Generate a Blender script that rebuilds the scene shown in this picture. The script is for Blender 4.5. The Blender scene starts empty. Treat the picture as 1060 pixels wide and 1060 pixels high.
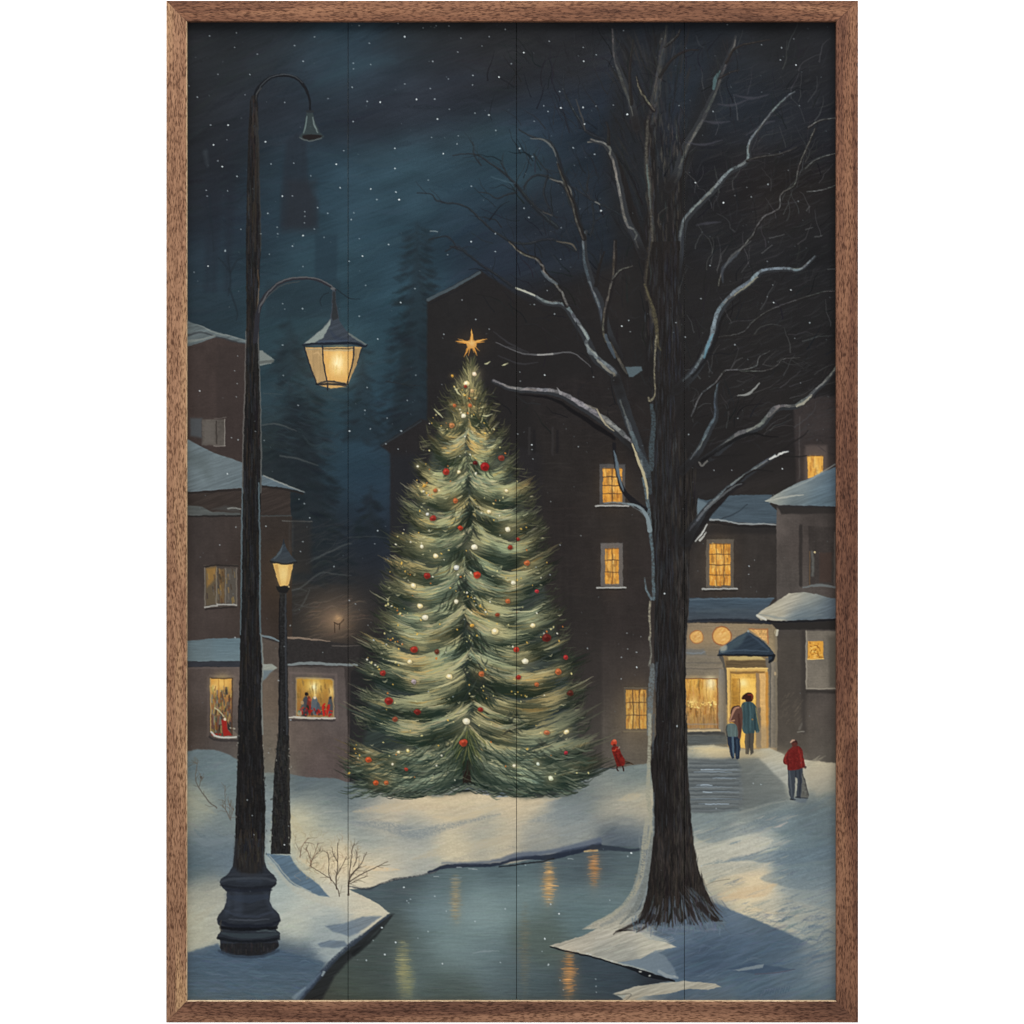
# A framed winter print: four boards in a walnut frame, in front of a white backdrop.
# The picture on the boards is painted here in code (numpy brush strokes) and laid out as flat,
# butted paint surfaces, one mesh for each thing depicted, so every depicted thing is a part of the print.
import bpy, bmesh, math
import numpy as np

rng = np.random.RandomState(11)
S = 1.6                                   # paint samples per millimetre
X0, Y0, X1, Y1 = 190.0, 19.0, 869.0, 1040.0
W = int(round((X1-X0)*S))+1
H = int(round((Y1-Y0)*S))+1
CV = np.zeros((H, W, 3), np.float32)
ID = np.zeros((H, W), np.int32)

# ------------------------------------------------------------------ part registry
PARTS = {}
def pid(name, parent=0, label=None):
    k = len(PARTS)+1
    PARTS[k] = (name, parent, label)
    return k

# ------------------------------------------------------------------ noise
def vnoise(sx, sy, seed, ang=0.0, shape=None):
    """smooth value noise, feature size sx, sy (mm), rotated by ang"""
    r = np.random.RandomState(seed)
    h, w = shape or (H, W)
    Y, X = np.mgrid[0:h, 0:w].astype(np.float32)/S
    c, s = math.cos(ang), math.sin(ang)
    U = (X*c+Y*s)/sx; V = (-X*s+Y*c)/sy
    U -= U.min(); V -= V.min()
    nu, nv = int(U.max())+3, int(V.max())+3
    g = r.rand(nv, nu).astype(np.float32)
    iu = U.astype(int); iv = V.astype(int)
    fu = U-iu; fv = V-iv
    fu = fu*fu*(3-2*fu); fv = fv*fv*(3-2*fv)
    a = g[iv, iu]*(1-fu)+g[iv, iu+1]*fu
    b = g[iv+1, iu]*(1-fu)+g[iv+1, iu+1]*fu
    return a*(1-fv)+b*fv - 0.5

N_FINE = vnoise(1.6, 1.3, 1) + 0.6*vnoise(0.9, 0.9, 2)
N_H = vnoise(22, 1.3, 3, 0.03)+0.7*vnoise(9, .9, 4, -0.04)
N_V = vnoise(1.4, 24, 5)+0.7*vnoise(.9, 10, 6)
N_D = vnoise(26, 1.6, 7, -0.35)+0.7*vnoise(10, 1.0, 8, -0.3)
N_BIG = vnoise(60, 40, 9)+.6*vnoise(24, 18, 10)
N_W = .9*vnoise(14, 22, 12)+.6*vnoise(5, 9, 13)+.35*N_FINE+.22*N_V+.3*N_H

def field(points, sig=28.0):
    """smooth colour field through hand-picked colours"""
    q = 6
    hs, ws = H//q+2, W//q+2
    Y, X = np.mgrid[0:hs, 0:ws].astype(np.float32)
    X = X*q/S+X0; Y = Y*q/S+Y0
    num = np.zeros((hs, ws, 3)); den = np.zeros((hs, ws))
    for x, y, c in points:
        d2 = (X-x)**2+(Y-y)**2
        w = np.exp(-d2/(2*sig*sig))+1e-3/(1+(d2/sig**2)**2)
        num += w[..., None]*np.array(c, float)/255; den += w
    F = num/den[..., None]
    yy = np.arange(H)/q; xx = np.arange(W)/q
    iy = yy.astype(int); fy = (yy-iy)[:, None, None]
    ix = xx.astype(int); fx = (xx-ix)[None, :, None]
    a = F[iy][:, ix]*(1-fx)+F[iy][:, ix+1]*fx
    b = F[iy+1][:, ix]*(1-fx)+F[iy+1][:, ix+1]*fx
    return (a*(1-fy)+b*fy).astype(np.float32)

# ------------------------------------------------------------------ brushes
def smooth(pts, n=6, closed=False):
    P = np.array(pts, float)
    if len(P) < 3: return P
    if closed: Q = np.vstack([P[-1], P, P[0], P[1]])
    else: Q = np.vstack([2*P[0]-P[1], P, 2*P[-1]-P[-2]])
    out = []
    t = np.linspace(0, 1, n, endpoint=False)[:, None]
    for i in range(1, len(Q)-2):
        p0, p1, p2, p3 = Q[i-1], Q[i], Q[i+1], Q[i+2]
        out.append(.5*((2*p1)+(-p0+p2)*t+(2*p0-5*p1+4*p2-p3)*t*t+(-p0+3*p1-3*p2+p3)*t**3))
    out = np.vstack(out)
    if not closed: out = np.vstack([out, P[-1]])
    return out

def box(xa, ya, xb, yb):
    i0 = max(0, int(math.floor((xa-X0)*S))); i1 = min(W, int(math.ceil((xb-X0)*S))+1)
    j0 = max(0, int(math.floor((ya-Y0)*S))); j1 = min(H, int(math.ceil((yb-Y0)*S))+1)
    return i0, j0, i1, j1

def blend(sl, cov, col, a, idn, Xg=None, Yg=None):
    if callable(col): c = col(Xg, Yg)
    elif isinstance(col, np.ndarray) and col.ndim == 3: c = col[sl]
    else: c = np.array(col, np.float32)/255
    m = (cov*a)[..., None]
    CV[sl] = CV[sl]*(1-m)+c*m
    if idn is not None: ID[sl][cov > 0.45] = idn

def poly(pts, col, a=1.0, f=0.8, idn=None, tex=None, ta=0.0, curve=False):
    P = smooth(pts, 6, True) if curve else np.array(pts, float)
    pad = f+1
    i0, j0, i1, j1 = box(P[:, 0].min()-pad, P[:, 1].min()-pad, P[:, 0].max()+pad, P[:, 1].max()+pad)
    if i1 <= i0 or j1 <= j0: return
    Y, X = np.mgrid[j0:j1, i0:i1].astype(np.float32)
    X = X/S+X0; Y = Y/S+Y0
    d2 = np.full(X.shape, 1e9, np.float32); ins = np.zeros(X.shape, bool)
    for k in range(len(P)):
        ax, ay = P[k]; bx, by = P[(k+1) % len(P)]
        vx, vy = bx-ax, by-ay
        L = vx*vx+vy*vy+1e-9
        t = np.clip(((X-ax)*vx+(Y-ay)*vy)/L, 0, 1)
        d2 = np.minimum(d2, (X-ax-t*vx)**2+(Y-ay-t*vy)**2)
        if ay != by:
            c = ((ay > Y) != (by > Y)) & (X < (bx-ax)*(Y-ay)/(by-ay)+ax)
            ins ^= c
    d = np.sqrt(d2); d[~ins] *= -1
    cov = np.clip(.5+d/f, 0, 1)
    if f > 3: cov = cov*cov*(3-2*cov)
    sl = (slice(j0, j1), slice(i0, i1))
    if tex is not None: 
        if callable(col): c = col(X, Y)
        elif isinstance(col, np.ndarray) and col.ndim == 3: c = col[sl]
        else: c = np.broadcast_to(np.array(col, np.float32)/255, X.shape+(3,))
        cc = np.clip(c*(1+ta*tex[sl][..., None]), 0, 1)
        m = (cov*a)[..., None]
        CV[sl] = CV[sl]*(1-m)+cc*m
        if idn is not None: ID[sl][cov > 0.45] = idn
    else:
        blend(sl, cov, col, a, idn, X, Y)

def rect(xa, ya, xb, yb, col, **k): poly([(xa, ya), (xb, ya), (xb, yb), (xa, yb)], col, **k)

def ell(cx, cy, rx, ry, col, a=1.0, f=0.8, idn=None, n=20, ang=0):
    c, s = math.cos(ang), math.sin(ang)
    poly([(cx+rx*math.cos(t)*c-ry*math.sin(t)*s, cy+rx*math.cos(t)*s+ry*math.sin(t)*c) for t in np.linspace(0, 2*math.pi, n, endpoint=False)], col, a=a, f=f, idn=idn)

def glow(cx, cy, rx, ry, col, a):
    i0, j0, i1, j1 = box(cx-3*rx, cy-3*ry, cx+3*rx, cy+3*ry)
    if i1 <= i0 or j1 <= j0: return
    Y, X = np.mgrid[j0:j1, i0:i1].astype(np.float32)
    X = X/S+X0; Y = Y/S+Y0
    cov = np.exp(-(((X-cx)/rx)**2+((Y-cy)/ry)**2)/1.0)
    blend((slice(j0, j1), slice(i0, i1)), cov, col, a, None)

def stroke(pts, w, col, a=1.0, f=0.9, idn=None, n=5, dry=0.0, sm=True):
    """variable-width brush stroke; w is a width or list of widths along it, mm"""
    P = smooth(pts, n) if sm else np.array(pts, float)
    m = len(P)
    ws = np.interp(np.linspace(0, 1, m), np.linspace(0, 1, len(w)), w) if isinstance(w, (list, tuple)) else np.full(m, w)
    r = ws/2; pad = r.max()+f+.7
    i0, j0, i1, j1 = box(P[:, 0].min()-pad, P[:, 1].min()-pad, P[:, 0].max()+pad, P[:, 1].max()+pad)
    if i1 <= i0 or j1 <= j0: return
    cov = np.zeros((j1-j0, i1-i0), np.float32)
    small = cov.size < 2500
    if small:
        Y, X = np.mgrid[j0:j1, i0:i1].astype(np.float32); X = X/S+X0; Y = Y/S+Y0
    for k in range(m-1):
        ax, ay = P[k]; bx, by = P[k+1]
        if small: sub = cov; XX, YY = X, Y
        else:
            pr = max(r[k], r[k+1])+f+.7
            a0, b0, a1, b1 = box(min(ax, bx)-pr, min(ay, by)-pr, max(ax, bx)+pr, max(ay, by)+pr)
            a0 = max(a0, i0); b0 = max(b0, j0); a1 = min(a1, i1); b1 = min(b1, j1)
            if a1 <= a0 or b1 <= b0: continue
            sub = cov[b0-j0:b1-j0, a0-i0:a1-i0]
            YY, XX = np.mgrid[b0:b1, a0:a1].astype(np.float32); XX = XX/S+X0; YY = YY/S+Y0
        vx, vy = bx-ax, by-ay; L = vx*vx+vy*vy+1e-9
        t = np.clip(((XX-ax)*vx+(YY-ay)*vy)/L, 0, 1)
        d = np.sqrt((XX-ax-t*vx)**2+(YY-ay-t*vy)**2)
        rr = r[k]+(r[k+1]-r[k])*t
        np.maximum(sub, np.clip(.5+(rr-d)/f, 0, 1), out=sub)
    sl = (slice(j0, j1), slice(i0, i1))
    if dry: cov = cov*np.clip(1-dry*(0.5+1.6*N_FINE[sl]), 0, 1)
    blend(sl, cov, col, a, idn)

def frame_of(x, y, s): return lambda pts: [(x+s*u, y+s*v) for u, v in pts]
q = 260/1060
A = frame_of(160, 0, q); B = frame_of(400, 0, q); C = frame_of(640, 0, q); D = frame_of(160, 250, q); E = frame_of(400, 250, q)
F = frame_of(640, 250, q); G = frame_of(160, 500, q); Hh = frame_of(360, 500, q); I = frame_of(640, 500, q)
J = frame_of(160, 740, q); K = frame_of(360, 740, q); L = frame_of(640, 740, q); M = frame_of(160, 930, q); N = frame_of(560, 900, 340/1060)
P_ = frame_of(500, 20, 370/1060); Q_ = frame_of(500, 250, 370/1060); R = frame_of(700, 630, 170/1060); S_ = frame_of(730, 700, 140/1060)
T = frame_of(190, 660, 180/1060); U = frame_of(420, 330, 140/1060); V = frame_of(190, 840, 200/1060); W_ = frame_of(250, 270, 140/1060)
XX_ = frame_of(600, 450, 100/303); Yc = frame_of(620, 740, 80/1060); ZZ = frame_of(260, 560, 180/1060)

def jit(c, v): 
    k = rng.normal(0, v)
    return tuple(float(np.clip(x+k+rng.normal(0, v*.35), 0, 255)) for x in c)

def hatch(region, n, length, width, ang, col, a, jv=8, idn=None, curve=.12, mask=None, dry=.3):
    """many separate strokes over a rectangle (xa,ya,xb,yb); col = field array or colour"""
    xa, ya, xb, yb = region
    for _ in range(n):
        x = rng.uniform(xa, xb); y = rng.uniform(ya, yb)
        i = int((x-X0)*S); j = int((y-Y0)*S)
        if not (0 <= i < W and 0 <= j < H): continue
        if mask is not None and ID[j, i] not in mask: continue
        th = (ang(x, y) if callable(ang) else ang)+rng.normal(0, .08)
        l = length*rng.uniform(.5, 1.4); w = width*rng.uniform(.5, 1.5)
        c = col[j, i]*255 if isinstance(col, np.ndarray) and col.ndim == 3 else col
        c = jit(c, jv)
        dx, dy = math.cos(th)*l/2, math.sin(th)*l/2
        k = rng.normal(0, curve)*l
        # stop strokes at the end that leaves the region
        if mask is not None:
            ok = True
            for ex, ey in ((x-dx, y-dy), (x+dx, y+dy)):
                ii = min(W-1, max(0, int((ex-X0)*S))); jj = min(H-1, max(0, int((ey-Y0)*S)))
                if ID[jj, ii] not in mask: ok = False
            if not ok: continue
        stroke([(x-dx, y-dy), (x-dy*k/l*2, y+dx*k/l*2), (x+dx, y+dy)], [w*.3, w, w*.2], c, a=a, f=1.2, idn=idn, n=3, dry=dry)

# ================================================================== THE NIGHT SKY (on the boards themselves)
SKY = field([
 (200,30,(38,40,43)),(240,60,(39,43,47)),(290,50,(39,44,49)),(330,75,(41,56,66)),(350,60,(43,60,71)),(400,75,(41,57,68)),(440,50,(41,45,48)),(500,40,(40,41,43)),
 (200,120,(36,38,41)),(230,150,(36,40,46)),(205,200,(35,38,43)),(230,230,(36,44,54)),(260,120,(37,42,49)),(300,120,(37,42,50)),(340,100,(38,45,54)),(450,110,(38,41,49)),(400,110,(38,40,48)),(420,90,(38,43,51)),
 (330,190,(40,60,72)),(350,230,(43,64,76)),(400,190,(46,68,80)),(430,170,(44,66,76)),(470,150,(40,56,65)),(390,240,(43,66,79)),(440,200,(43,64,76)),(290,170,(37,52,62)),(280,230,(37,53,64)),
 (300,290,(40,60,70)),(340,270,(42,64,74)),(390,290,(42,65,77)),(430,250,(38,58,69)),(480,240,(36,50,62)),(500,190,(37,55,67)),(530,160,(38,58,66)),(560,120,(36,46,60)),(540,80,(39,40,42)),(480,90,(39,43,51)),
 (600,60,(39,40,43)),(580,160,(35,46,56)),(620,150,(34,42,52)),(600,200,(35,42,50)),(640,110,(33,40,50)),(670,60,(36,41,48)),(560,230,(36,42,50)),(520,260,(38,46,58)),
 (740,60,(36,40,46)),(720,90,(35,42,50)),(800,50,(35,36,38)),(850,60,(34,35,38)),(780,110,(35,40,47)),(840,130,(35,37,42)),(720,160,(33,36,42)),(760,180,(35,33,34)),(820,200,(36,33,32)),(860,240,(35,35,37)),(730,240,(35,35,37)),
 (800,280,(36,36,38)),(740,320,(36,36,37)),(850,330,(33,34,36)),(780,380,(35,34,34)),(850,400,(36,35,35)),(740,420,(38,36,36)),(800,440,(42,38,37)),(740,480,(40,38,38)),(780,500,(46,42,40)),
 (230,280,(38,54,65)),(210,300,(37,48,56)),(240,330,(38,54,62)),(300,340,(40,60,68)),(300,400,(40,58,66)),(340,420,(40,62,72)),(390,420,(38,60,72)),(380,480,(37,58,72)),(350,480,(37,56,68)),(310,460,(40,48,50)),(400,350,(38,60,70)),
 (420,330,(36,56,66)),(430,380,(38,56,66)),(380,520,(36,52,66)),(370,560,(38,48,60)),(330,540,(40,46,48)),(340,600,(43,44,44)),(320,640,(46,44,42)),(380,620,(41,40,41)),(380,680,(40,39,40)),(400,560,(40,44,52)),(430,460,(38,42,48)),
 (560,350,(38,37,38)),(600,400,(40,40,48)),(640,350,(42,39,38)),(560,470,(42,39,38)),(600,480,(42,39,37)),(560,600,(44,40,38)),(590,680,(46,43,42)),(610,740,(58,54,51))], 26)
SKY = np.clip(SKY*(1+.9*np.clip(SKY[..., 2:3]-SKY[..., 0:1]-.05, 0, .1)), 0, 1)
rect(X0, Y0, X1, Y1, SKY, f=.5, tex=N_D*.3+N_BIG*1.1+vnoise(34, 12, 55, -.3)*.8, ta=.17)
hatch((192, 20, 700, 520), 1500, 42, 4.5, lambda x, y: -.25+.3*math.sin(x*.012+y*.02), SKY, .38, 3.2, dry=.5)
hatch((660, 20, 868, 520), 500, 30, 3.5, lambda x, y: -.35+.3*math.sin(x*.02), SKY, .4, 3.2, dry=.5)
# pale cloud streaks
for pts, c, w in ((A([(640,380),(760,320),(880,270),(1010,260)]), (48,70,80), 16), (A([(700,340),(820,290),(1000,240)]), (48,68,78), 9),
                  (A([(400,270),(560,210),(760,170)]), (45,56,63), 12), (B([(0,160),(120,120),(300,110)]), (46,52,56), 8),
                  (B([(180,370),(300,330),(420,320)]), (42,50,60), 8), (A([(830,700),(950,640),(1060,590)]), (44,60,70), 14),
                  (B([(250,590),(400,560),(500,545)]), (44,60,66), 12), (B([(0,660),(150,650),(260,690)]), (46,68,80), 14)):
    stroke(pts, [3, w, 3], c, a=.35, f=12)

def wisp(px, py, w, h, c, a=.5, n=40):
    """far conifer: soft drooping dabs inside a narrow triangle"""
    for k in range(n):
        t = rng.rand()**.7
        y = py+h*t; hw = w*(.12+.88*t)
        x = px+rng.uniform(-hw, hw); s = 1 if x > px else -1
        l = rng.uniform(4, 10)+w*.12
        stroke([(x, y), (x+s*l*.5, y+l*.25), (x+s*l, y+l*.3+rng.normal(0, 1.5))], [1.5, 4, .8], jit(c, 3), a=a*rng.uniform(.5, 1), f=3, n=3)
# distant church tower and dim blocks of the town behind the lamp
spire = pid('church_tower', 0, 'faint dark church tower in the night haze behind the tall lamp')
poly(A([(555,600),(600,560),(640,600),(650,790),(690,850),(690,960),(530,960),(535,800)]), (37,43,51), a=.65, f=7, idn=spire, tex=N_V, ta=.06)
poly(A([(560,760),(680,760),(680,980),(540,980)]), (42,43,48), a=.5, f=14)
rect(326, 243, 349, 292, (36,52,63), a=.6, f=5)
rect(275, 290, 352, 329, (37,50,58), a=.45, f=5)
for x in (215,222,236): stroke([(x, 150), (x+2, 210), (x-1, 300)], [5, 9, 5], (34,38,46), a=.35, f=6)
stroke(A([(215,640),(225,700)]), [5,2], (70,80,84), a=.35, f=4)
for pts in (D([(310,60),(320,160),(310,230)]), D([(320,130),(290,90),(270,70)]), D([(320,130),(350,80),(370,70)]), D([(315,200),(350,300),(345,330)]),
            A([(230,820),(240,930),(250,1060)]), A([(240,940),(215,860)]), A([(300,860),(350,850),(385,810)])):
    stroke(pts, [2.2, 1.2], (32,40,47), a=.6, f=1.6)
def pine_points(): pass
pines = []
for px, py, w, h, n, a in ((432,232,40,230,380,.42),(318,400,46,210,380,.5),(384,505,14,50,70,.5),(300,385,30,120,150,.4),(375,360,24,100,70,.35),(300,330,26,60,60,.3)):
    p = pid('pine_tree', 0, 'dim blue black pine in the night haze'); pines.append(p)
    poly([(px,py),(px+w*.35,py+h*.5),(px+w*.8,py+h*.97),(px-w*.8,py+h*.97),(px-w*.35,py+h*.5)], (34,41,46), a=min(.8, .62*(a/.5)), f=10, idn=p)
    wisp(px, py, w, h, (31,38,43), a, n)
PARTS[pines[0]] = ('pine_tree', 0, 'tall dim pine beside the steep gabled house')
PARTS[pines[1]] = ('pine_tree', 0, 'broad dark pine under the lit hanging lantern')
PARTS[pines[2]] = ('pine_tree', 0, 'small dim pine in the blue gap left of the fir')
PARTS[pines[3]] = ('pine_tree', 0, 'narrow dark pine just right of the tall lamp post')
PARTS[pines[4]] = ('pine_tree', 0, 'faint pine on the haze right of the lit lantern')
PARTS[pines[5]] = ('pine_tree', 0, 'faint low pine under the curved lamp arm')
hatch((270, 395, 350, 470), 120, 18, 2, .25, (45,60,66), .3, 5)
# light twigs in the dark thicket at lower left
for pts, w, a in ((D([(455,775),(520,770),(600,800)]),1.2,.7),(D([(530,905),(600,915),(690,945)]),1.6,.6),(D([(460,640),(540,645)]),1,.4),
                  (G([(640,340),(720,300),(800,262),(830,255)]),1.6,.55),(G([(560,460),(620,440),(700,380),(760,385),(830,390)]),1.4,.55),
                  (G([(590,330),(660,320),(740,290)]),1.2,.35),(G([(620,520),(640,480),(655,450)]),1.3,.5),(G([(590,540),(650,510),(720,500),(800,470)]),1.3,.35),
                  (G([(590,510),(660,525),(770,520)]),1.2,.3),(G([(560,455),(610,447),(640,455)]),1.0,.45),(G([(500,560),(560,550),(600,520)]),1.0,.3),
                  (Hh([(0,230),(100,225),(190,235)]),1,.3)):
    stroke(pts, [w, w*1.3, w*.5], (78,84,84), a=a, f=1.3)
hatch((285, 540, 360, 640), 170, 22, 1.2, -.35, (60,62,62), .28, 8)
# mysterious small light in the thicket
glow(346, 640, 30, 28, (112,92,74), .75)
glow(348, 643, 12, 11, (165,132,100), .55)
glow(350, 640, 4, 4, (215,170,120), .6)
hatch((318, 618, 378, 662), 60, 12, 1.2, -.2, (120,98,78), .3, 10)
for pts in (ZZ([(505,495),(530,510),(550,495),(565,480)]), ZZ([(508,500),(510,560)]), ZZ([(540,510),(538,540)])):
    stroke([(260+(x-260)*1.0, y) for x, y in pts], .9, (48,36,28), a=.8)

# ================================================================== HOUSES BEHIND
back = pid('gabled_house', 0, 'steep dark gabled house behind the fir, thin snow on its roof edge')
poly([(442,310),(498,280),(560,322),(600,330),(640,330),(640,470),(560,470),(442,470)], (38,36,36), f=2.6, a=.96, idn=back, tex=N_W, ta=.07)
poly([(520,295),(700,270),(868,300),(868,500),(520,500)], (37,35,35), f=40, a=.55)
stroke([(443,310.5),(470,297),(497,282)], [3.4,3,2.4], (70,82,88), idn=None, a=.9)
stroke([(446,314),(472,301),(497,286)], 1.6, (34,34,36), a=.8)
low = pid('brown_house', 0, 'low brown house with pointed eave, half hidden by the fir')
poly([(394,461),(436,434),(470,440),(560,470),(640,470),(640,800),(404,800),(404,470)], (40,38,39), f=2.6, idn=low, tex=N_W, ta=.08)
stroke([(396,461),(436,436)], 1.4, (52,62,68), a=.6)
poly([(404,470),(440,470),(420,640),(404,640)], (36,40,46), a=.5, f=12)
# right facade
WALL = field([(600,420,(40,37,37)),(600,480,(44,40,38)),(600,560,(48,43,41)),(640,540,(50,45,42)),(640,640,(52,46,44)),(600,640,(47,43,41)),(600,720,(56,51,49)),(640,700,(66,59,55)),(640,760,(94,85,76)),(600,770,(70,68,64)),
              (670,600,(52,46,44)),(560,480,(42,39,38)),(560,560,(43,39,38)),(670,780,(98,90,76)),(625,790,(100,92,84)),(640,460,(42,38,37))], 24)
fac = pid('town_house', 0, 'dark tall town house with three lit windows left of the bare tree')
poly([(545,400),(640,380),(690,380),(690,802),(560,802),(560,470)], WALL, f=14, idn=fac, tex=N_W, ta=.10)
poly(XX_([(62,495),(70,500),(72,1060),(0,1060),(-60,1060),(-60,500)]), (46,43,41), a=.35, f=3)
for x in (590, 575, 583): stroke([(x, 520), (x+1, 700)], [4, 7, 3], (38,35,35), a=.35, f=5)
for y in range(390, 800, 7): hatch((560, y, 680, y+7), 9, 22, 1.6, 0.0, (62,56,52), .14, 5)
# dim dark windows on the gable
for x in (548, 572): 
    stroke([(x, 443), (x, 470)], 2.4, (56,54,54), a=.5, f=1.6); stroke([(x+5, 446), (x+5, 468)], 3, (31,30,32), a=.6, f=1.6)
stroke([(560, 480), (590, 480)], 1, (54,52,50), a=.4)

def lit_window(xa, ya, xb, yb, nx, ny, parent, label, fr=(104,98,92), fw=3.4, dirty=.5, sill=True, base=(212,148,60)):
    w = pid('window', parent, label)
    if fw:
        rect(xa-fw, ya-fw-1.5, xb+fw, yb+fw*.6, fr, idn=w, tex=N_W, ta=.12)
        stroke([(xa-fw, ya-fw-1.5), (xb+fw, ya-fw-1.5)], 1, tuple(c*.62 for c in fr), a=.8, f=.8)
        stroke([(xb+fw, ya-fw), (xb+fw, yb+1)], .9, tuple(c*.5 for c in fr), a=.7, f=.8)
    glow((xa+xb)/2, (ya+yb)/2, (xb-xa)*.75, (yb-ya)*.65, (150,108,60), .22)
    g = pid('pane', w)
    rect(xa, ya, xb, yb, base, idn=g, f=.9)
    for _ in range(int((xb-xa)*(yb-ya)*.16)+12):
        x = rng.uniform(xa+1, xb-1); y = rng.uniform(ya+1, yb-1)
        c = [(246,204,112),(150,90,36),(226,160,66),(104,68,38),(255,228,150),(196,120,50)][rng.choice(6, p=[.2,.22,.22,.16,.06,.14])]
        h = rng.uniform(1.2, 5)
        stroke([(x, max(ya, y-h)), (x+rng.normal(0, .5), min(yb, y+h))], rng.uniform(.8, 2.2), c, a=dirty*rng.uniform(.4, 1), f=1.0)
    glow((xa+xb)/2, ya+(yb-ya)*.4, (xb-xa)*.3, (yb-ya)*.3, (250,206,116), .35)
    for k in range(1, nx):
        x = xa+(xb-xa)*k/nx
        stroke([(x, ya), (x+rng.normal(0, .4), (ya+yb)/2), (x, yb)], [rng.uniform(.8, 1.5), rng.uniform(.6, 1.2), .9], (84,58,38), a=rng.uniform(.65, .95), f=.9)
    for k in range(1, ny):
        y = ya+(yb-ya)*k/ny
        stroke([(xa, y), ((xa+xb)/2, y+rng.normal(0, .3)), (xb, y)], [.9, rng.uniform(.6, 1.4), .8], (84,58,38), a=rng.uniform(.65, .95), f=.9)
    stroke([(xa, ya), (xb, ya)], .9, (110,72,36), a=.7, f=.8)
    if sill:
        stroke([(xa-fw-4, yb+fw*.7+1.2), (xb+fw+3, yb+fw*.7+1)], 1.8, (176,176,170), a=.9, f=.9, idn=w)
        stroke([(xa-fw-2, yb+fw*.7+3), (xb+fw+2, yb+fw*.7+3)], 1.5, (34,31,30), a=.7, f=1.4)
    return w, g
lit_window(624,485,644,520, 2, 4, fac, 'upper lit window crossed by a snowy branch', fr=(74,74,76))
lit_window(626.5,568,640.5,604, 2, 3, fac, 'middle lit window with pale stone surround', fr=(96,92,90), fw=4.6)
lit_window(648,714,669,754, 3, 3, fac, 'lowest lit window close to the tree trunk', fr=(84,78,70), fw=2, sill=False, base=(200,150,70))
stroke([(646,757),(672,757)], 1.4, (124,112,88), a=.6)
glow(655, 742, 22, 30, (150,125,80), .18)

# ================================================================== LEFT HOUSES
lh = pid('brown_house', 0, 'tall brown house at the left edge under snowy roofs')
poly(D([(120,430),(260,395),(385,425),(400,440),(400,1060),(120,1060)]), (63,53,50), f=1, idn=lh, tex=N_W, ta=.12)
poly(D([(262,440),(385,440),(385,900),(262,900)]), (56,48,46), a=.5, f=5)
r1 = pid('roof', lh, 'snowy upper gable roof')
poly(D([(120,325),(180,350),(260,385),(330,402),(385,415),(388,432),(330,418),(262,402),(200,425),(120,448)]), (92,102,104), f=1, idn=r1, tex=N_D, ta=.2)
stroke(D([(140,395),(200,385),(262,402),(330,420),(385,430)]), [2,1.6,1.6], (54,58,62), a=.7)
stroke(D([(135,420),(190,415),(255,398)]), [3,2,1.5], (122,128,124), a=.8)
stroke(D([(180,350),(260,385),(385,416)]), [1,2,1], (132,138,134), a=.6)
wn = pid('window', lh, 'unlit upper window with open shutter')
poly(D([(150,745),(200,745),(200,830),(150,820)]), (76,82,86), a=.8, f=4)
rect(209, 434, 232, 461, (88,82,76), idn=wn, f=1.6, tex=N_W, ta=.2)
rect(211, 437, 222, 459, (98,92,86), f=3, a=.7)
stroke([(224,436),(224,459)], 1.6, (58,52,48), a=.8); stroke([(232.5,434),(232.5,461)], 1, (140,134,126), a=.8); stroke([(221,461.5),(233,461.5)], 1.1, (140,134,126), a=.7)
stroke([(222,433),(234,432)], 1, (105,98,92), a=.6)
# small snowy cap on the far side of the lamp post
cap = pid('roof', lh, 'tiny snow capped gable right of the post')
poly(D([(440,460),(452,458),(505,500),(490,515),(440,525)]), (118,126,122), f=1, idn=cap); stroke(D([(446,510),(498,505)]), 3, (80,84,82), a=.7)
# second roof (wide, snow)
r2 = pid('roof', lh, 'wide snow covered middle roof')
poly(D([(120,825),(190,862),(250,892),(370,932),(450,985),(540,1022),(632,1060)])+G([(635,42),(560,22),(440,8),(370,20),(240,32),(120,42)]), field([(200,470,(96,108,112)),(230,485,(110,122,126)),(250,500,(104,118,124)),(290,505,(92,108,116)),(300,508,(86,100,110))], 18), f=1.1, idn=r2, tex=N_D+N_BIG, ta=.12)
stroke(D([(135,900),(200,940),(230,1000)]), [10,14,6], (82,92,92), a=.4, f=8)
stroke(D([(460,988),(540,1022),(630,1058)]), [1.2,1.6,.8], (150,154,148), a=.8)
# storey with window
poly(G([(120,42),(240,34),(370,22),(440,10),(560,24),(572,30),(575,135),(120,140)]), (58,50,46), f=1.2, idn=lh, tex=N_D, ta=.15)
stroke(G([(130,43),(370,27),(440,15),(560,28),(625,46)]), 2.2, (40,36,35), a=.8)
poly(G([(120,92),(200,100),(240,122),(360,125),(365,136),(120,140)]), (84,88,86), f=1.4, idn=r2, tex=N_H, ta=.15)
poly(G([(240,110),(300,95),(360,105),(360,125)]), (70,70,68), a=.7, f=3)
stroke(G([(310,108),(335,104),(362,110)]), 1.4, (138,140,134), a=.8)
poly(G([(120,140),(580,140),(580,680),(120,680)]), field([(200,560,(60,54,52)),(230,560,(66,56,52)),(200,640,(74,64,60)),(240,650,(70,60,56)),(280,560,(54,48,44)),(290,640,(54,46,40)),(285,600,(60,47,38))],26), f=1.2, idn=lh, tex=N_W, ta=.1)
stroke(G([(130,141),(360,138)]), 1.8, (40,37,36), a=.8)
stroke(G([(450,140),(575,138)]), 1.3, (86,84,80), a=.6); stroke(G([(540,160),(665,162)]), 1.2, (96,96,92), a=.75)
poly(G([(580,150),(660,168),(660,380),(585,380)]), (46,44,43), a=.7, f=8)
for x in (300, 303): stroke([(x, 542), (x, 570)], 1.6, (70,68,66), a=.4, f=2)
w2 = pid('window', lh, 'half lit window with two open casements')
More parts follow.
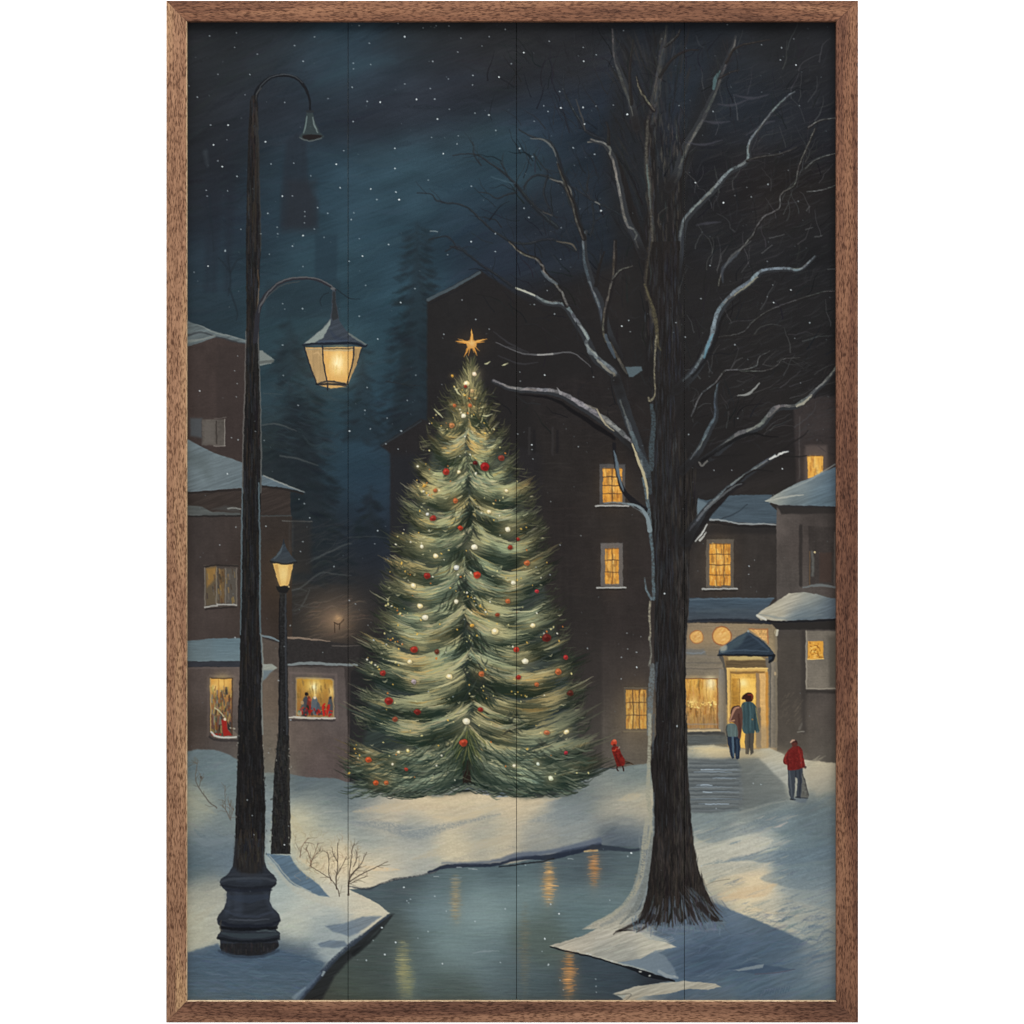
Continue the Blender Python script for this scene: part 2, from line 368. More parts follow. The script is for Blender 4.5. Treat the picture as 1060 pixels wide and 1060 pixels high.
rect(211, 584.5, 246, 629, (74,66,60), f=1, idn=w2)
stroke([(211.5,587),(222,585),(246,586)], 1.6, (40,36,34), a=.8)
p2 = pid('pane', w2)
poly(G([(215,360),(235,352),(265,358),(270,510),(218,518)]), (92,80,62), f=1, idn=p2); poly(G([(300,358),(342,360),(342,512),(300,508)]), (84,78,70), f=1, idn=p2)
poly(G([(218,360),(258,352),(262,400),(222,440)]), (150,112,56), a=.8, f=3); poly(G([(272,362),(296,362),(296,505),(276,505)]), (120,92,54), a=.7, f=2)
for _ in range(34):
    x, y = rng.uniform(214, 243), rng.uniform(590, 624); stroke([(x, y-2.5), (x+.5, y+2.5)], 1.4, jit([(150,116,62),(64,62,62),(110,100,90),(70,50,34)][rng.randint(4)], 8), a=.55)
for pts in (G([(212,357),(214,523)]), G([(345,360),(345,515)]), G([(262,358),(262,512)]), G([(300,360),(300,508)])): stroke(pts, 1, (128,120,108), a=.8)
stroke(G([(212,524),(265,517),(265,512),(345,514)]), 1.5, (170,168,160), a=.9, sm=False)
stroke(G([(215,532),(345,523)]), 1.4, (36,32,31), a=.7)
# third roof + shop
sh = pid('shop_house', 0, 'low shop house at left with two glowing windows')
SHW = field([(200,700,(82,72,68)),(210,750,(74,64,58)),(240,720,(98,86,80)),(205,690,(90,78,72)),(280,720,(104,90,76)),(276,770,(112,102,88)),(310,760,(102,89,82)),(350,740,(92,82,78)),(345,790,(92,80,76)),(310,700,(98,88,82)),(300,660,(60,53,50)),(340,670,(50,47,46)),(350,700,(90,80,76)),(265,800,(112,110,100)),(240,770,(86,78,74))],16)
poly(G([(120,775),(365,775),(365,680),(450,640),(560,700),(560,770),(818,772),(822,1060)])+J([(822,290),(570,290),(120,290)]), SHW, f=1.2, idn=sh, tex=N_W, ta=.11)
poly(G([(455,648),(525,668),(600,655),(740,668),(870,690),(860,765),(560,770),(545,700)]), (50,47,46), f=2.2, idn=sh, tex=N_FINE, ta=.1)
poly(G([(455,655),(525,675),(520,800),(455,790)]), (86,76,68), f=1.5, idn=sh, tex=N_W, ta=.1)
r3 = pid('roof', sh, 'flat roof under smooth blue grey snow')
poly(G([(120,668),(250,655),(365,655),(365,752),(120,752)]), field([(200,670,(96,112,118)),(240,670,(96,116,124)),(200,680,(104,120,124)),(240,683,(110,128,134))],9), f=1.1, idn=r3, tex=N_H, ta=.1)
poly(G([(120,752),(365,752),(365,776),(120,778)]), (52,54,60), f=1, idn=sh, tex=N_H, ta=.15)
stroke(G([(135,784),(365,780)]), 1.6, (100,90,86), a=.6)
poly(G([(455,765),(495,765),(517,778),(480,805),(455,835)]), (148,152,142), f=1.2, idn=r3, tex=N_D, ta=.1)
poly(G([(455,790),(500,790),(470,825),(455,835)]), (108,120,124), f=2)
stroke(G([(455,645),(490,652),(526,668)]), [1.6,2.4,1.4], (118,134,140), a=.9, idn=r3)
stroke(G([(560,652),(620,655),(740,668)]), [2,2.2,.8], (150,130,112), a=.85)
stroke(G([(750,685),(800,690),(868,686)]), [1,1.4,.6], (104,96,88), a=.7)
stroke(G([(558,770),(640,760),(760,766),(855,768)]), [2.6,3.2,2.6,2.2], (126,134,134), a=.95, idn=r3)
stroke(G([(562,775),(850,776)]), 1.6, (62,56,54), a=.8)
poly(G([(800,780),(850,775),(828,800),(826,1060),(818,1060)]), (56,50,48), a=.7, f=1.5)
for x in (252, 257): stroke([(x, 700), (x, 770)], 1.4, (120,106,98), a=.4, f=2)
stroke(T([(150,240),(150,600)]), 1.6, (112,98,90), a=.5, f=2); stroke(T([(160,235),(310,235),(318,260)]), 1.6, (122,108,98), a=.5, f=2)
stroke(T([(650,215),(930,225),(935,500)]), 2.4, (114,100,94), a=.6, f=2, sm=False); stroke(T([(655,215),(660,480)]), 2, (112,98,92), a=.5, f=2)
# left shop window
w3 = pid('window', sh, 'tall lit shop window with red figure on its sill'); g3 = pid('pane', w3)
poly(T([(160,246),(298,246),(300,560),(325,590),(320,615),(200,615),(168,590)]), (112,100,88), f=1, idn=w3)
poly(T([(165,250),(292,250),(295,595),(205,598),(168,575)]), lambda X, Y: np.stack([np.clip((215-(Y-700)*2.2), 80, 235), np.clip(155-(Y-700)*1.7, 72, 190), np.clip(70-(Y-700)*.2, 55, 80)], -1)/255, f=1, idn=g3)
glow(*T([(235,280)])[0], 9, 8, (252,214,120), .6); glow(*T([(185,310)])[0], 3, 4, (255,230,150), .6)
for _ in range(130):
    u, v = rng.uniform(170, 290), rng.uniform(310, 590)
    c = [(70,68,64),(96,104,60),(150,122,60),(56,60,64),(176,150,90),(110,60,40),(120,130,124)][rng.randint(7)]
    x, y = T([(u, v)])[0]; h = rng.uniform(.8, 4)
    stroke([(x, y-h), (x+rng.normal(0, .7), y+h)], rng.uniform(.7, 2.2), jit(c, 10), a=.62)
stroke(T([(215,250),(216,400)]), .9, (170,116,52), a=.7); stroke(T([(250,250),(250,330)]), .9, (176,122,56), a=.7)
stroke(T([(190,430),(215,445),(245,480)]), 1.4, (200,190,150), a=.8)
poly(T([(232,500),(262,505),(268,560),(300,595),(245,600),(238,560)]), (160,36,30), f=.9); ell(*T([(252,497)])[0], 1.6, 1.5, (214,196,170), f=.8)
poly(T([(268,515),(285,540),(290,570),(268,560)]), (52,46,44), f=1); stroke(T([(285,550),(310,555)]), 1.6, (176,170,150), a=.8)
for u in (180, 200, 222): ell(*T([(u,590)])[0], 1.5, 1.3, (166,40,28), a=.8)
stroke(T([(160,248),(295,248)]), 1.1, (70,52,36), a=.8); stroke(T([(296,250),(296,590)]), 1.3, (70,50,36), a=.8); stroke(T([(163,250),(166,575)]), 1.1, (196,158,92), a=.8)
stroke(T([(170,575),(195,600),(240,608),(322,608)]), [1.6,2,1.6], (196,196,186), a=.95, idn=w3); stroke(T([(160,605),(200,625),(325,627)]), 2.2, (46,42,42), a=.7, f=1.6)
# right shop window
w4 = pid('window', sh, 'wide lit shop window full of figures in red and blue'); g4 = pid('pane', w4)
poly(T([(684,246),(700,240),(905,248),(918,262),(918,495),(685,488)]), (150,130,96), f=1, idn=w4)
poly(T([(690,256),(705,250),(900,256),(911,268),(911,482),(692,480)]), lambda X, Y: np.stack([np.clip(186-(Y-700)*.9, 100, 200), np.clip(140-(Y-700)*.9, 80, 150), np.clip(56+0*Y, 50, 80)], -1)/255, f=1, idn=g4)
glow(*T([(797,295)])[0], 8, 7, (255,226,130), .85); glow(*T([(797,300)])[0], 3, 4, (255,246,200), .9); glow(*T([(900,330)])[0], 2.5, 6, (255,224,140), .8); glow(*T([(800,350)])[0], 2, 5, (255,232,160), .7)
for _ in range(60):
    u, v = rng.uniform(695, 905), rng.uniform(262, 400); x, y = T([(u, v)])[0]
    stroke([(x, y-2), (x+.4, y+2)], rng.uniform(.8, 2), jit((160,124,60) if rng.rand() < .5 else (112,92,54), 12), a=.35)
for u, v, w, h, c in ((745,420,22,62,(58,66,76)),(765,410,14,55,(120,44,36)),(800,415,22,58,(84,98,110)),(820,430,12,40,(72,82,92)),(895,420,16,62,(66,74,84)),(725,440,14,42,(82,86,84)),(740,455,16,30,(60,50,50))):
    a0, b0 = T([(u, v)])[0]; s = 180/1060
    ell(a0, b0, w*s, h*s, c, f=1.2, a=.9)
for u, v, r, c in ((750,345,12,(34,28,28)),(800,365,9,(226,206,172)),(895,368,8,(50,48,50)),(722,398,9,(170,140,100)),(772,380,9,(176,70,50))):
    a0, b0 = T([(u, v)])[0]; ell(a0, b0, r*.17, r*.17, c, f=.9)
for _ in range(42):
    u, v = rng.uniform(708, 900), rng.uniform(425, 478)
    if 775 < u < 800 and rng.rand() < .6: continue
    a0, b0 = T([(u, v)])[0]; stroke([(a0, b0), (a0+rng.uniform(-1.5, 1.5), b0+rng.uniform(-3, 1))], rng.uniform(1, 2.4), jit([(178,32,26),(150,28,24),(206,48,34),(66,60,62)][rng.randint(4)], 10), a=.85)
stroke(T([(855,475),(850,420),(858,405)]), 2, (196,34,26)); stroke(T([(872,470),(885,430),(885,412)]), 1.8, (190,34,26))
ell(*T([(708,460)])[0], 2.4, 2.6, (150,160,132), a=.8); ell(*T([(706,448)])[0], 1.2, 1.2, (70,110,90), a=.8)
stroke(T([(640,487),(700,486),(800,492),(922,492)]), [1.4,2.2,2,1.6], (196,190,176), a=.95, idn=w4); stroke(T([(650,503),(920,505)]), 2, (50,45,45), a=.7, f=1.6)

# ================================================================== RIGHT HOUSES
bh = pid('brick_house', 0, 'brown house behind the bare tree, snowy slate roof and one glowing sash window')
poly(I([(240,170),(672,170),(672,600),(240,600)]), (56,51,48), f=1.2, idn=bh, tex=N_W, ta=.12)
poly(I([(390,175),(672,180),(672,215),(360,215)]), (38,36,36), a=.6, f=5)
r4 = pid('roof', bh, 'blue grey snow covered roof behind the bare tree')
poly(I([(240,60),(330,62),(370,75),(430,55),(520,50),(650,50),(640,90),(672,120),(672,172),(560,170),(430,160),(390,155),(240,190)]), (68,82,92), f=1, idn=r4, tex=N_H+N_BIG, ta=.13)
poly(I([(330,65),(385,90),(370,130),(330,170)]), (102,118,126), f=2, a=.9)
stroke(I([(388,155),(440,158),(520,172),(600,172),(668,176)]), [2,1.4,1.6,1], (152,158,158), a=.9)
stroke(I([(395,165),(520,182),(668,184)]), 2, (34,32,32), a=.8)
stroke(I([(440,150),(500,125),(545,90)]), [1.4,1], (44,52,60), a=.7)
lit_window(734.5,563,756.3,606, 3, 4, bh, 'glowing sash window above the blue porch roof', fr=(92,86,78), fw=3.6)
hi = pid('chimney_house', 0, 'high dark house with one small lit window at the right edge')
poly(F([(740,700),(800,660),(925,650),(925,1060),(755,1060)]), (56,50,49), f=3, idn=hi, tex=N_W, ta=.1)
poly(F([(790,860),(880,860),(885,1010),(785,1010)]), (96,84,80), a=.7, f=5)
stroke(F([(765,740),(765,1000)]), 1.4, (84,80,78), a=.5)
lit_window(836,472,852,495, 1, 1, hi, 'small glowing upper window at the right edge', fw=0, sill=False, base=(228,170,76), dirty=.35)
# tower house, upper storey
tw = pid('tower_house', 0, 'tall grey brown house at the right edge with two snowy roofs')
TW = field([(812,540,(88,80,75)),(820,600,(82,75,70)),(840,560,(72,64,60)),(860,580,(70,62,58)),(850,530,(64,58,55)),(812,620,(78,72,68)),(820,700,(84,76,68)),(815,760,(90,82,73)),(840,700,(76,70,66)),(860,740,(82,74,68)),(850,780,(88,82,74)),(820,780,(104,96,86))],16)
poly(I([(668,95),(925,95),(925,500),(668,500)]), TW, f=1, idn=tw, tex=N_W, ta=.13)
poly(I([(665,98),(925,98),(925,128),(690,132)]), (50,46,44), f=2, idn=tw)
stroke(I([(770,180),(770,430)]), 3.6, (48,44,42), a=.8, f=1.6)
dw = pid('window', tw, 'dark unlit window under the upper snowy roof')
rect(837, 545, 864, 606, (60,54,51), idn=dw, f=1.4, tex=N_W, ta=.2); stroke(I([(808,290),(808,430)]), 1.2, (116,88,56), a=.6); stroke(I([(818,290),(822,350),(820,390)]), 2.4, (110,114,108), a=.6, f=2); ell(*I([(830,292)])[0], 1, 1.2, (220,200,150), a=.9)
rect(848, 572, 861, 603, (74,56,48), a=.6, f=2)
stroke(I([(912,210),(914,430)]), 1.6, (92,84,78), a=.8); stroke(I([(780,440),(850,432),(918,440)]), [1.5,3,2], (112,118,118), a=.8, idn=dw)
rt1 = pid('roof', tw, 'upper snow covered roof')
poly(I([(618,76),(680,40),(745,5),(830,-30),(925,-72),(925,100),(760,98),(672,92)]), field([(805,515,(150,152,142)),(825,505,(128,138,138)),(845,495,(110,124,130)),(850,515,(92,110,120)),(820,520,(98,112,118)),(862,500,(84,104,118))],9), f=1, idn=rt1, tex=N_D, ta=.13)
stroke(I([(622,76),(700,60),(780,50)]), [1,2,1], (180,180,168), a=.7); stroke(I([(672,98),(800,100),(920,104)]), 1.8, (44,42,44), a=.8); stroke(F([(690,1058),(800,1010),(915,940)]), 1.4, (150,156,152), a=.6)
# shop front
sf = pid('cafe_front', 0, 'pale plastered cafe front with glowing round and square windows')
SF = field([(712,650,(118,108,96)),(760,650,(128,116,100)),(800,660,(140,128,106)),(720,690,(108,104,98)),(745,700,(114,108,100)),(712,740,(104,100,94)),(750,740,(110,108,102)),(804,700,(150,136,112)),(804,760,(146,132,112)),(800,640,(96,88,80)),(745,770,(92,92,88)),(715,775,(86,88,86))],14)*np.array([1.13, 1.09, 1.0])
poly(I([(250,590),(672,596),(672,1060)])+L([(672,175),(250,175)]), SF, f=1, idn=sf, tex=N_H*.6+N_FINE*.4, ta=.1)
r5 = pid('roof', sf, 'long blue snow covered lean to roof')
poly(I([(240,485),(660,485),(600,560),(590,580),(240,590)]), lambda X, Y: np.stack([(66+0*X), 79-(Y-630)*.4, 90-(Y-630)*.65], -1)/255, f=1, idn=r5, tex=N_H, ta=.13)
stroke(I([(300,492),(480,488),(655,487)]), 1.4, (92,106,116), a=.7)
stroke(I([(295,583),(430,578),(590,584),(640,592)]), [2.6,3,3,2.4], (38,42,50), a=.95)
stroke(I([(330,545),(470,535),(580,540)]), [1,3,1], (86,98,104), a=.4, f=3)
for (u, v, r) in ((331,650,27),(437,645,37)):
    x, y = I([(u, v)])[0]; rr = r*q
    w5 = pid('window', sf, 'smaller round glowing window' if r == 27 else 'larger round glowing window')
    ell(x, y, rr*1.14, rr*1.12, (150,92,56), f=1, idn=w5); ell(x, y, rr, rr*.97, (224,172,96), f=1.2, idn=w5)
    for _ in range(40):
        t = rng.uniform(0, 6.28); d = rr*.8*rng.rand()**.5
        stroke([(x+d*math.cos(t), y+d*math.sin(t)), (x+d*math.cos(t)+1.5, y+d*math.sin(t)-1)], 1.4, jit((240,198,124) if rng.rand() < .5 else (206,140,70), 8), a=.4)
w6 = pid('window', sf, 'small peach coloured window behind the porch roof')
poly(R([(470,135),(588,135),(590,225),(560,200)]), (208,162,100), f=1, idn=w6, tex=N_FINE, ta=.25); stroke(R([(470,132),(590,132),(592,228)]), 1.2, (166,100,58), a=.8, sm=False)
poly(R([(62,262),(180,262),(190,300),(62,300)]), (98,104,108), a=.7, f=2.5); stroke(R([(62,285),(150,290),(185,280)]), 1.3, (128,138,146), a=.6)
for v, c in ((312,(128,118,106)),(350,(96,90,84)),(378,(138,126,110)),(388,(88,82,76))): stroke(R([(62,v),(290,v)]), 1.2, c, a=.6, f=1.4)
rect(700, 632, 706, 800, (60,50,36), a=.4, f=6)
for u, c in ((285,(132,130,126)),(300,(116,114,112)),(315,(96,92,88))): stroke(R([(u,400),(u,830)]), 2.6, c, a=.7, f=2)
w7 = pid('window', sf, 'big glowing shop window with warm clutter inside'); g7 = pid('pane', w7)
poly(R([(62,432),(275,432),(275,800),(62,800)]), (140,126,104), f=1, idn=w7)
glow(728, 730, 20, 22, (206,160,92), .35); glow(724, 662, 22, 10, (190,150,96), .3)
poly(R([(62,455),(265,455),(265,772),(62,772)]), lambda X, Y: np.stack([np.clip(216-(Y-705)*.9, 120, 225), np.clip(160-(Y-705)*.6, 90, 170), np.clip(72+(Y-705)*.25, 60, 90)], -1)/255, f=1, idn=g7)
glow(*R([(220,485)])[0], 5, 6, (255,240,190), .95); glow(*R([(210,540)])[0], 5, 7, (248,206,110), .6); glow(*R([(110,600)])[0], 3.4, 4, (250,216,130), .6); glow(*R([(110,480)])[0], 5, 5, (240,186,84), .5)
for _ in range(230):
    u, v = rng.uniform(70, 258), rng.uniform(462, 765); x, y = R([(u, v)])[0]
    c = [(150,98,44),(190,134,62),(232,184,98),(110,82,48),(206,158,92)][rng.randint(5)]; h = rng.uniform(.8, 4.5)
    y0, y1 = max(703.5, y-h), min(753, y+h)
    stroke([(x, y0), (x+rng.normal(0, .4), y1)], rng.uniform(.5, 1.7), jit(c, 12), a=.5)
glow(*R([(220,485)])[0], 5, 6, (255,238,184), .8); glow(*R([(205,545)])[0], 6, 7, (246,204,116), .45); glow(*R([(110,485)])[0], 6, 5, (236,186,96), .4); glow(*R([(112,600)])[0], 4, 4, (250,216,130), .5)
poly(R([(62,690),(265,690),(265,772),(62,772)]), (140,112,74), a=.35, f=6)
for _ in range(60):
    u, v = rng.uniform(75, 255), rng.uniform(595, 640); x, y = R([(u, v)])[0]; ell(x, y, rng.uniform(.4, 1.1), rng.uniform(.4, 1.1), jit((246,206,120), 14), a=.8, f=.7)
stroke(R([(66,452),(266,452)]), 1, (118,70,36), a=.8); stroke(R([(266,455),(266,772)]), 1.2, (132,80,42), a=.8)
stroke(R([(70,745),(262,748)]), 1.6, (150,134,116), a=.6); stroke(R([(72,788),(180,790),(280,786)]), [2.4,2.8,2.4], (206,186,146), a=.95, idn=w7); stroke(R([(75,803),(290,806),(285,830)]), [3,4,3], (58,60,60), a=.9, f=1.6)
poly(R([(70,815),(330,815),(335,880),(70,880)]), (84,90,90), a=.85, f=3, tex=N_H, ta=.15)
# porch
po = pid('porch', 0, 'glowing entrance porch under a pointed dark blue roof'); 
poly(R([(270,298),(610,298),(612,360),(600,420),(600,905),(330,900),(325,420),(300,340)]), (136,112,76), f=1, idn=po, tex=N_W, ta=.1)
poly(R([(270,300),(300,302),(325,400),(330,620),(318,620),(315,420),(296,345)]), (84,80,74), f=1)
poly(R([(330,310),(540,306),(575,330),(340,332)]), (190,168,112), f=1.4); poly(R([(318,335),(592,335),(592,380),(322,382)]), (92,76,54), f=1.6, tex=N_H, ta=.2)
poly(R([(575,318),(606,318),(606,420),(590,420)]), (104,98,90), f=1.4)
dr = pid('door', po, 'open doorway glowing yellow')
glow(774, 735, 24, 40, (220,170,90), .3)
poly(R([(328,385),(588,385),(590,900),(335,900)]), (214,172,98), f=1, idn=dr); poly(R([(348,405),(572,405),(574,900),(350,900)]), (142,106,58), f=1.2)
poly(R([(352,420),(515,420),(515,900),(352,900)]), (206,158,74), f=1.2, tex=N_W, ta=.2); poly(R([(360,450),(405,450),(405,640),(360,640)]), (178,128,52), f=1.5, tex=N_W, ta=.25)
poly(R([(412,452),(510,452),(512,900),(412,900)]), (240,190,92), f=1.5, tex=N_W, ta=.08); glow(*R([(432,482)])[0], 4.5, 4.5, (255,238,170), .9); glow(*R([(460,540)])[0], 8, 9, (255,216,120), .45)
poly(R([(515,418),(538,418),(545,900),(520,900)]), (150,122,90), f=1.2); poly(R([(538,418),(576,420),(580,900),(545,900)]), (216,172,108), f=1.2, tex=N_W, ta=.12)
poly(R([(576,410),(592,410),(594,900),(580,900)]), (196,138,64), f=1.2); poly(R([(525,640),(545,640),(548,900),(520,900)]), (112,100,82), f=1.6)
poly(R([(500,760),(600,760),(600,905),(500,905)]), (158,140,112), a=.55, f=8)
stroke(R([(330,388),(590,386)]), 1.2, (244,208,130), a=.8); stroke(R([(332,390),(338,700)]), 1.2, (240,200,116), a=.7); stroke(R([(408,455),(410,640)]), 1, (150,104,48), a=.8)
poly(R([(600,345),(655,345),(656,900),(604,900)]), (134,124,108), f=1.4, idn=sf, tex=N_W, ta=.12); stroke(R([(606,360),(606,890)]), 1.8, (80,78,74), a=.7); stroke(R([(646,180),(648,880)]), 2.2, (160,146,120), a=.7); ell(*R([(645,155)])[0], 2, 3.2, (186,172,138)); ell(*R([(637,420)])[0], 1, 1.8, (230,200,150), a=.8)
pr = pid('porch_roof', po, 'pointed dark blue porch roof')
poly(R([(465,147),(540,195),(605,250),(636,296),(630,335),(612,350),(598,345),(594,304),(400,300),(268,300),(275,270),(330,225),(400,178)]), (46,58,70), f=1, idn=pr, tex=N_D, ta=.15)
poly(R([(465,152),(400,180),(330,228),(285,265),(282,290),(330,285),(420,230)]), (74,92,100), a=.65, f=3); ell(*R([(305,258)])[0], 4.4, 3, (166,168,154), a=.8, f=2.4, ang=-.8)
stroke(R([(465,158),(530,210),(600,270)]), [1,2,1], (72,90,108), a=.6, f=2); stroke(R([(290,276),(440,268),(600,278)]), [1,1.6,1], (74,92,108), a=.6); stroke(R([(268,300),(420,300),(600,304),(632,300)]), [1.5,2,2,2.6], (22,27,34), a=.9)
stroke(R([(604,345),(622,330),(632,305)]), 3, (24,28,34), a=.9); ell(*R([(465,147)])[0], 1.2, 1.2, (150,160,160), a=.8)
# lower tower wall
poly(R([(655,118),(1045,118),(1045,1060),(820,1060),(655,955)]), TW, f=1, idn=tw, tex=N_W, ta=.13)
poly(R([(600,85),(700,80),(1045,70),(1045,135),(668,138),(640,125)]), (46,43,41), f=1.4, idn=tw)
rect(802, 653, 836, 780, (70,64,57), a=.45, f=7); stroke(R([(822,150),(825,790)]), 5, (58,53,50), a=.7, f=4)
pw = pid('window', tw, 'pale wall bay with one small glowing square pane')
poly(R([(838,145),(1045,145),(1045,520),(838,518)]), (118,110,98), f=1.4, idn=pw, tex=N_W, ta=.12); poly(R([(980,180),(1045,180),(1045,510),(985,505)]), (92,86,76), a=.8, f=4)
pp = pid('pane', pw); rect(*R([(850,210)])[0], *R([(948,328)])[0], (222,160,66), f=1, idn=pp)
for _ in range(46):
    u, v = rng.uniform(858, 940), rng.uniform(218, 318); x, y = R([(u, v)])[0]; stroke([(x, y), (x+rng.normal(0, 1.2), y+rng.normal(0, 1.2))], 1, jit((150,92,32) if rng.rand() < .6 else (250,206,110), 10), a=.7)
stroke(R([(850,328),(948,326)]), 1, (236,200,120), a=.9); stroke(R([(840,145),(840,515),(1040,518)]), 1.4, (156,148,132), a=.8, sm=False); stroke(R([(845,535),(1040,538)]), 3, (50,46,43), a=.8, f=2.4)
poly(R([(820,600),(1045,600),(1045,955),(820,955)]), (94,86,78), a=.3, f=12)
for _ in range(26):
    u, v = rng.uniform(670, 800), rng.uniform(560, 760); x, y = R([(u, v)])[0]; stroke([(x, y), (x+3, y-4)], 1, (108,98,84), a=.3, f=1.4)
rt2 = pid('roof', tw, 'lower snow covered roof with bright snow lip')
poly(I([(580,562),(610,535),(660,505),(720,466),(780,460),(835,468),(880,482),(925,490),(925,572),(800,578),(700,582),(630,578),(600,580)]), field([(800,632,(176,170,150)),(820,622,(178,172,154)),(840,618,(150,152,142)),(850,628,(100,112,118)),(830,636,(96,110,118)),(862,632,(86,98,108))],8), f=1, idn=rt2, tex=N_D, ta=.12)
stroke(I([(586,560),(612,572),(622,578)]), [2.6,2.4], (206,204,190), a=.95, idn=rt2); stroke(I([(600,556),(700,570),(800,560),(860,556)]), [1,2.4,2,1], (118,128,130), a=.6, f=2); stroke(I([(630,584),(760,584),(920,578)]), 2, (30,30,34), a=.9)
stroke(R([(655,140),(650,170)]), 2.4, (196,190,170), a=.9)
stroke(R([(795,775),(806,755),(812,740)]), [2.4,.8], (120,116,106), a=.5, f=1.6); stroke(R([(785,795),(825,792)]), 1.1, (150,146,134), a=.7)

# ================================================================== SNOW GROUND
snow = pid('snowy_ground', 0, 'snow covered ground in cream light and blue shade')
SN0 = field([(215,785,(104,120,126)),(235,800,(110,126,132)),(240,850,(122,134,136)),(203,840,(140,145,134)),(215,870,(112,126,134)),(205,895,(88,106,116)),(235,890,(104,120,132)),(215,925,(152,152,140)),(205,955,(168,168,152)),(225,945,(158,160,152)),(250,830,(110,124,128)),
 (235,1010,(76,94,112)),(280,1025,(78,98,116)),(205,1020,(82,100,112)),(310,1000,(80,98,116)),(290,990,(72,90,108)),
 (275,830,(130,142,146)),(285,800,(108,118,118)),(320,805,(92,106,114)),(350,815,(96,110,116)),(330,830,(128,138,138)),(380,825,(118,130,134)),(340,850,(136,146,146)),(318,850,(178,172,146)),(330,868,(172,168,148)),(300,900,(146,158,158)),(320,890,(190,180,150)),(352,892,(206,188,156)),(380,895,(202,188,160)),(350,920,(182,180,166)),(340,960,(146,156,158)),(300,960,(172,176,166)),(290,930,(158,168,166)),(320,935,(172,176,168)),(380,940,(186,180,162)),(345,975,(150,160,162)),
 (400,840,(186,172,148)),(440,835,(198,182,152)),(480,828,(198,182,152)),(540,832,(188,174,148)),(390,850,(150,150,142)),(430,858,(134,142,144)),(480,848,(170,162,144)),(500,865,(148,150,142)),(380,870,(136,146,146)),(590,850,(126,136,140)),(470,878,(190,180,154)),(430,885,(168,166,154)),(520,872,(178,168,146)),(400,900,(176,172,158)),(440,898,(150,154,150)),
 (600,870,(140,144,140)),(560,860,(146,148,142)),(640,835,(160,156,142)),(625,815,(128,134,130)),(650,805,(116,128,128)),(600,820,(112,122,124)),(560,882,(158,154,140)),(650,860,(112,124,132)),(640,872,(74,86,100)),(560,892,(96,108,122)),(660,835,(168,160,140)),
 (730,775,(182,174,150)),(715,785,(120,128,128)),(760,778,(150,150,138)),(740,810,(92,98,100)),(770,800,(100,104,102)),(790,825,(112,118,116)),(805,800,(110,114,110)),(740,850,(122,134,136)),(800,850,(116,132,138)),(850,845,(100,114,120)),(850,797,(176,166,144)),(815,800,(168,168,156)),(800,785,(176,174,160)),(860,820,(120,128,126)),
 (770,880,(176,174,162)),(740,882,(164,164,154)),(790,872,(176,176,166)),(735,905,(172,168,152)),(780,925,(206,186,152)),(760,920,(182,170,146)),(795,940,(196,188,166)),(770,940,(194,186,160)),(830,960,(156,160,152)),(850,890,(104,120,128)),(830,900,(112,128,136)),(820,880,(112,130,138)),(850,930,(132,142,144)),(820,930,(140,148,148)),(845,970,(130,138,138)),
 (720,965,(96,114,130)),(740,950,(100,116,130)),(760,1000,(74,92,110)),(720,1000,(78,96,114)),(800,985,(78,96,112)),(830,1000,(94,110,122)),(850,1020,(96,114,124)),(800,1020,(88,106,120)),(690,960,(116,130,142)),
 (590,975,(176,170,154)),(640,965,(184,180,166)),(620,980,(160,158,148)),(675,975,(186,182,166)),(690,992,(120,132,140)),(660,990,(150,156,152)),(705,1000,(80,98,116))], 13)
SN = np.clip(SN0*(1+.10*np.clip((SN0[..., :1]-.42)/.2, 0, 1))*np.array([1.0, .995, .975]), 0, 1)
poly(J([(120,158),(180,146),(250,146),(310,165),(360,195),(470,245),(570,250),(640,262),(760,268),(870,300)])+K([(120,330),(400,330),(600,318),(900,300),(980,245),(1060,225)])+L([(0,225),(60,212),(150,205),(290,180),(290,130),(400,128),(480,140),(560,150),(640,140),(700,168),(780,188),(925,205),(925,1300)])+[(180,1045)], SN, f=1.6, idn=snow, tex=N_D*.3+N_H*.4+N_BIG*.4+N_FINE*.2, ta=.10)
def flow(x, y):
    if x < 300: return -.5+.9*math.exp(-((y-860)/60)**2)
    if x < 700: return -.10+.12*math.sin(x*.02)-.1*(x > 540)
    return -.35+.3*math.sin(y*.03)
hatch((192, 775, 868, 1038), 3600, 15, 2.2, flow, SN, .34, 6.5, mask=(snow,), idn=None)
hatch((192, 775, 868, 1038), 1200, 8, 1.0, flow, np.clip(SN*1.08, 0, 1), .35, 9, mask=(snow,))
for _ in range(620):     # broad loaded-brush dabs, each with one crisp edge
    x = rng.uniform(194, 866); y = rng.uniform(785, 1034); i = int((x-X0)*S); j = int((y-Y0)*S)
    if ID[j, i] != snow: continue
    th = flow(x, y)+rng.normal(0, .15); l = rng.uniform(9, 26); w = rng.uniform(1.6, 5)
    c = SN[j, i]*255; k = rng.choice([-1, 1])*rng.uniform(6, 17); c = np.clip(c+np.array([k, k*.9, k*.7]), 40, 235)
    dx, dy = math.cos(th)*l/2, math.sin(th)*l/2; b_ = rng.normal(0, l*.05)
    stroke([(x-dx, y-dy), (x, y+b_), (x+dx, y+dy)], [w*.5, w, .5], tuple(c), a=rng.uniform(.3, .65), f=1.2, n=3, dry=.35)
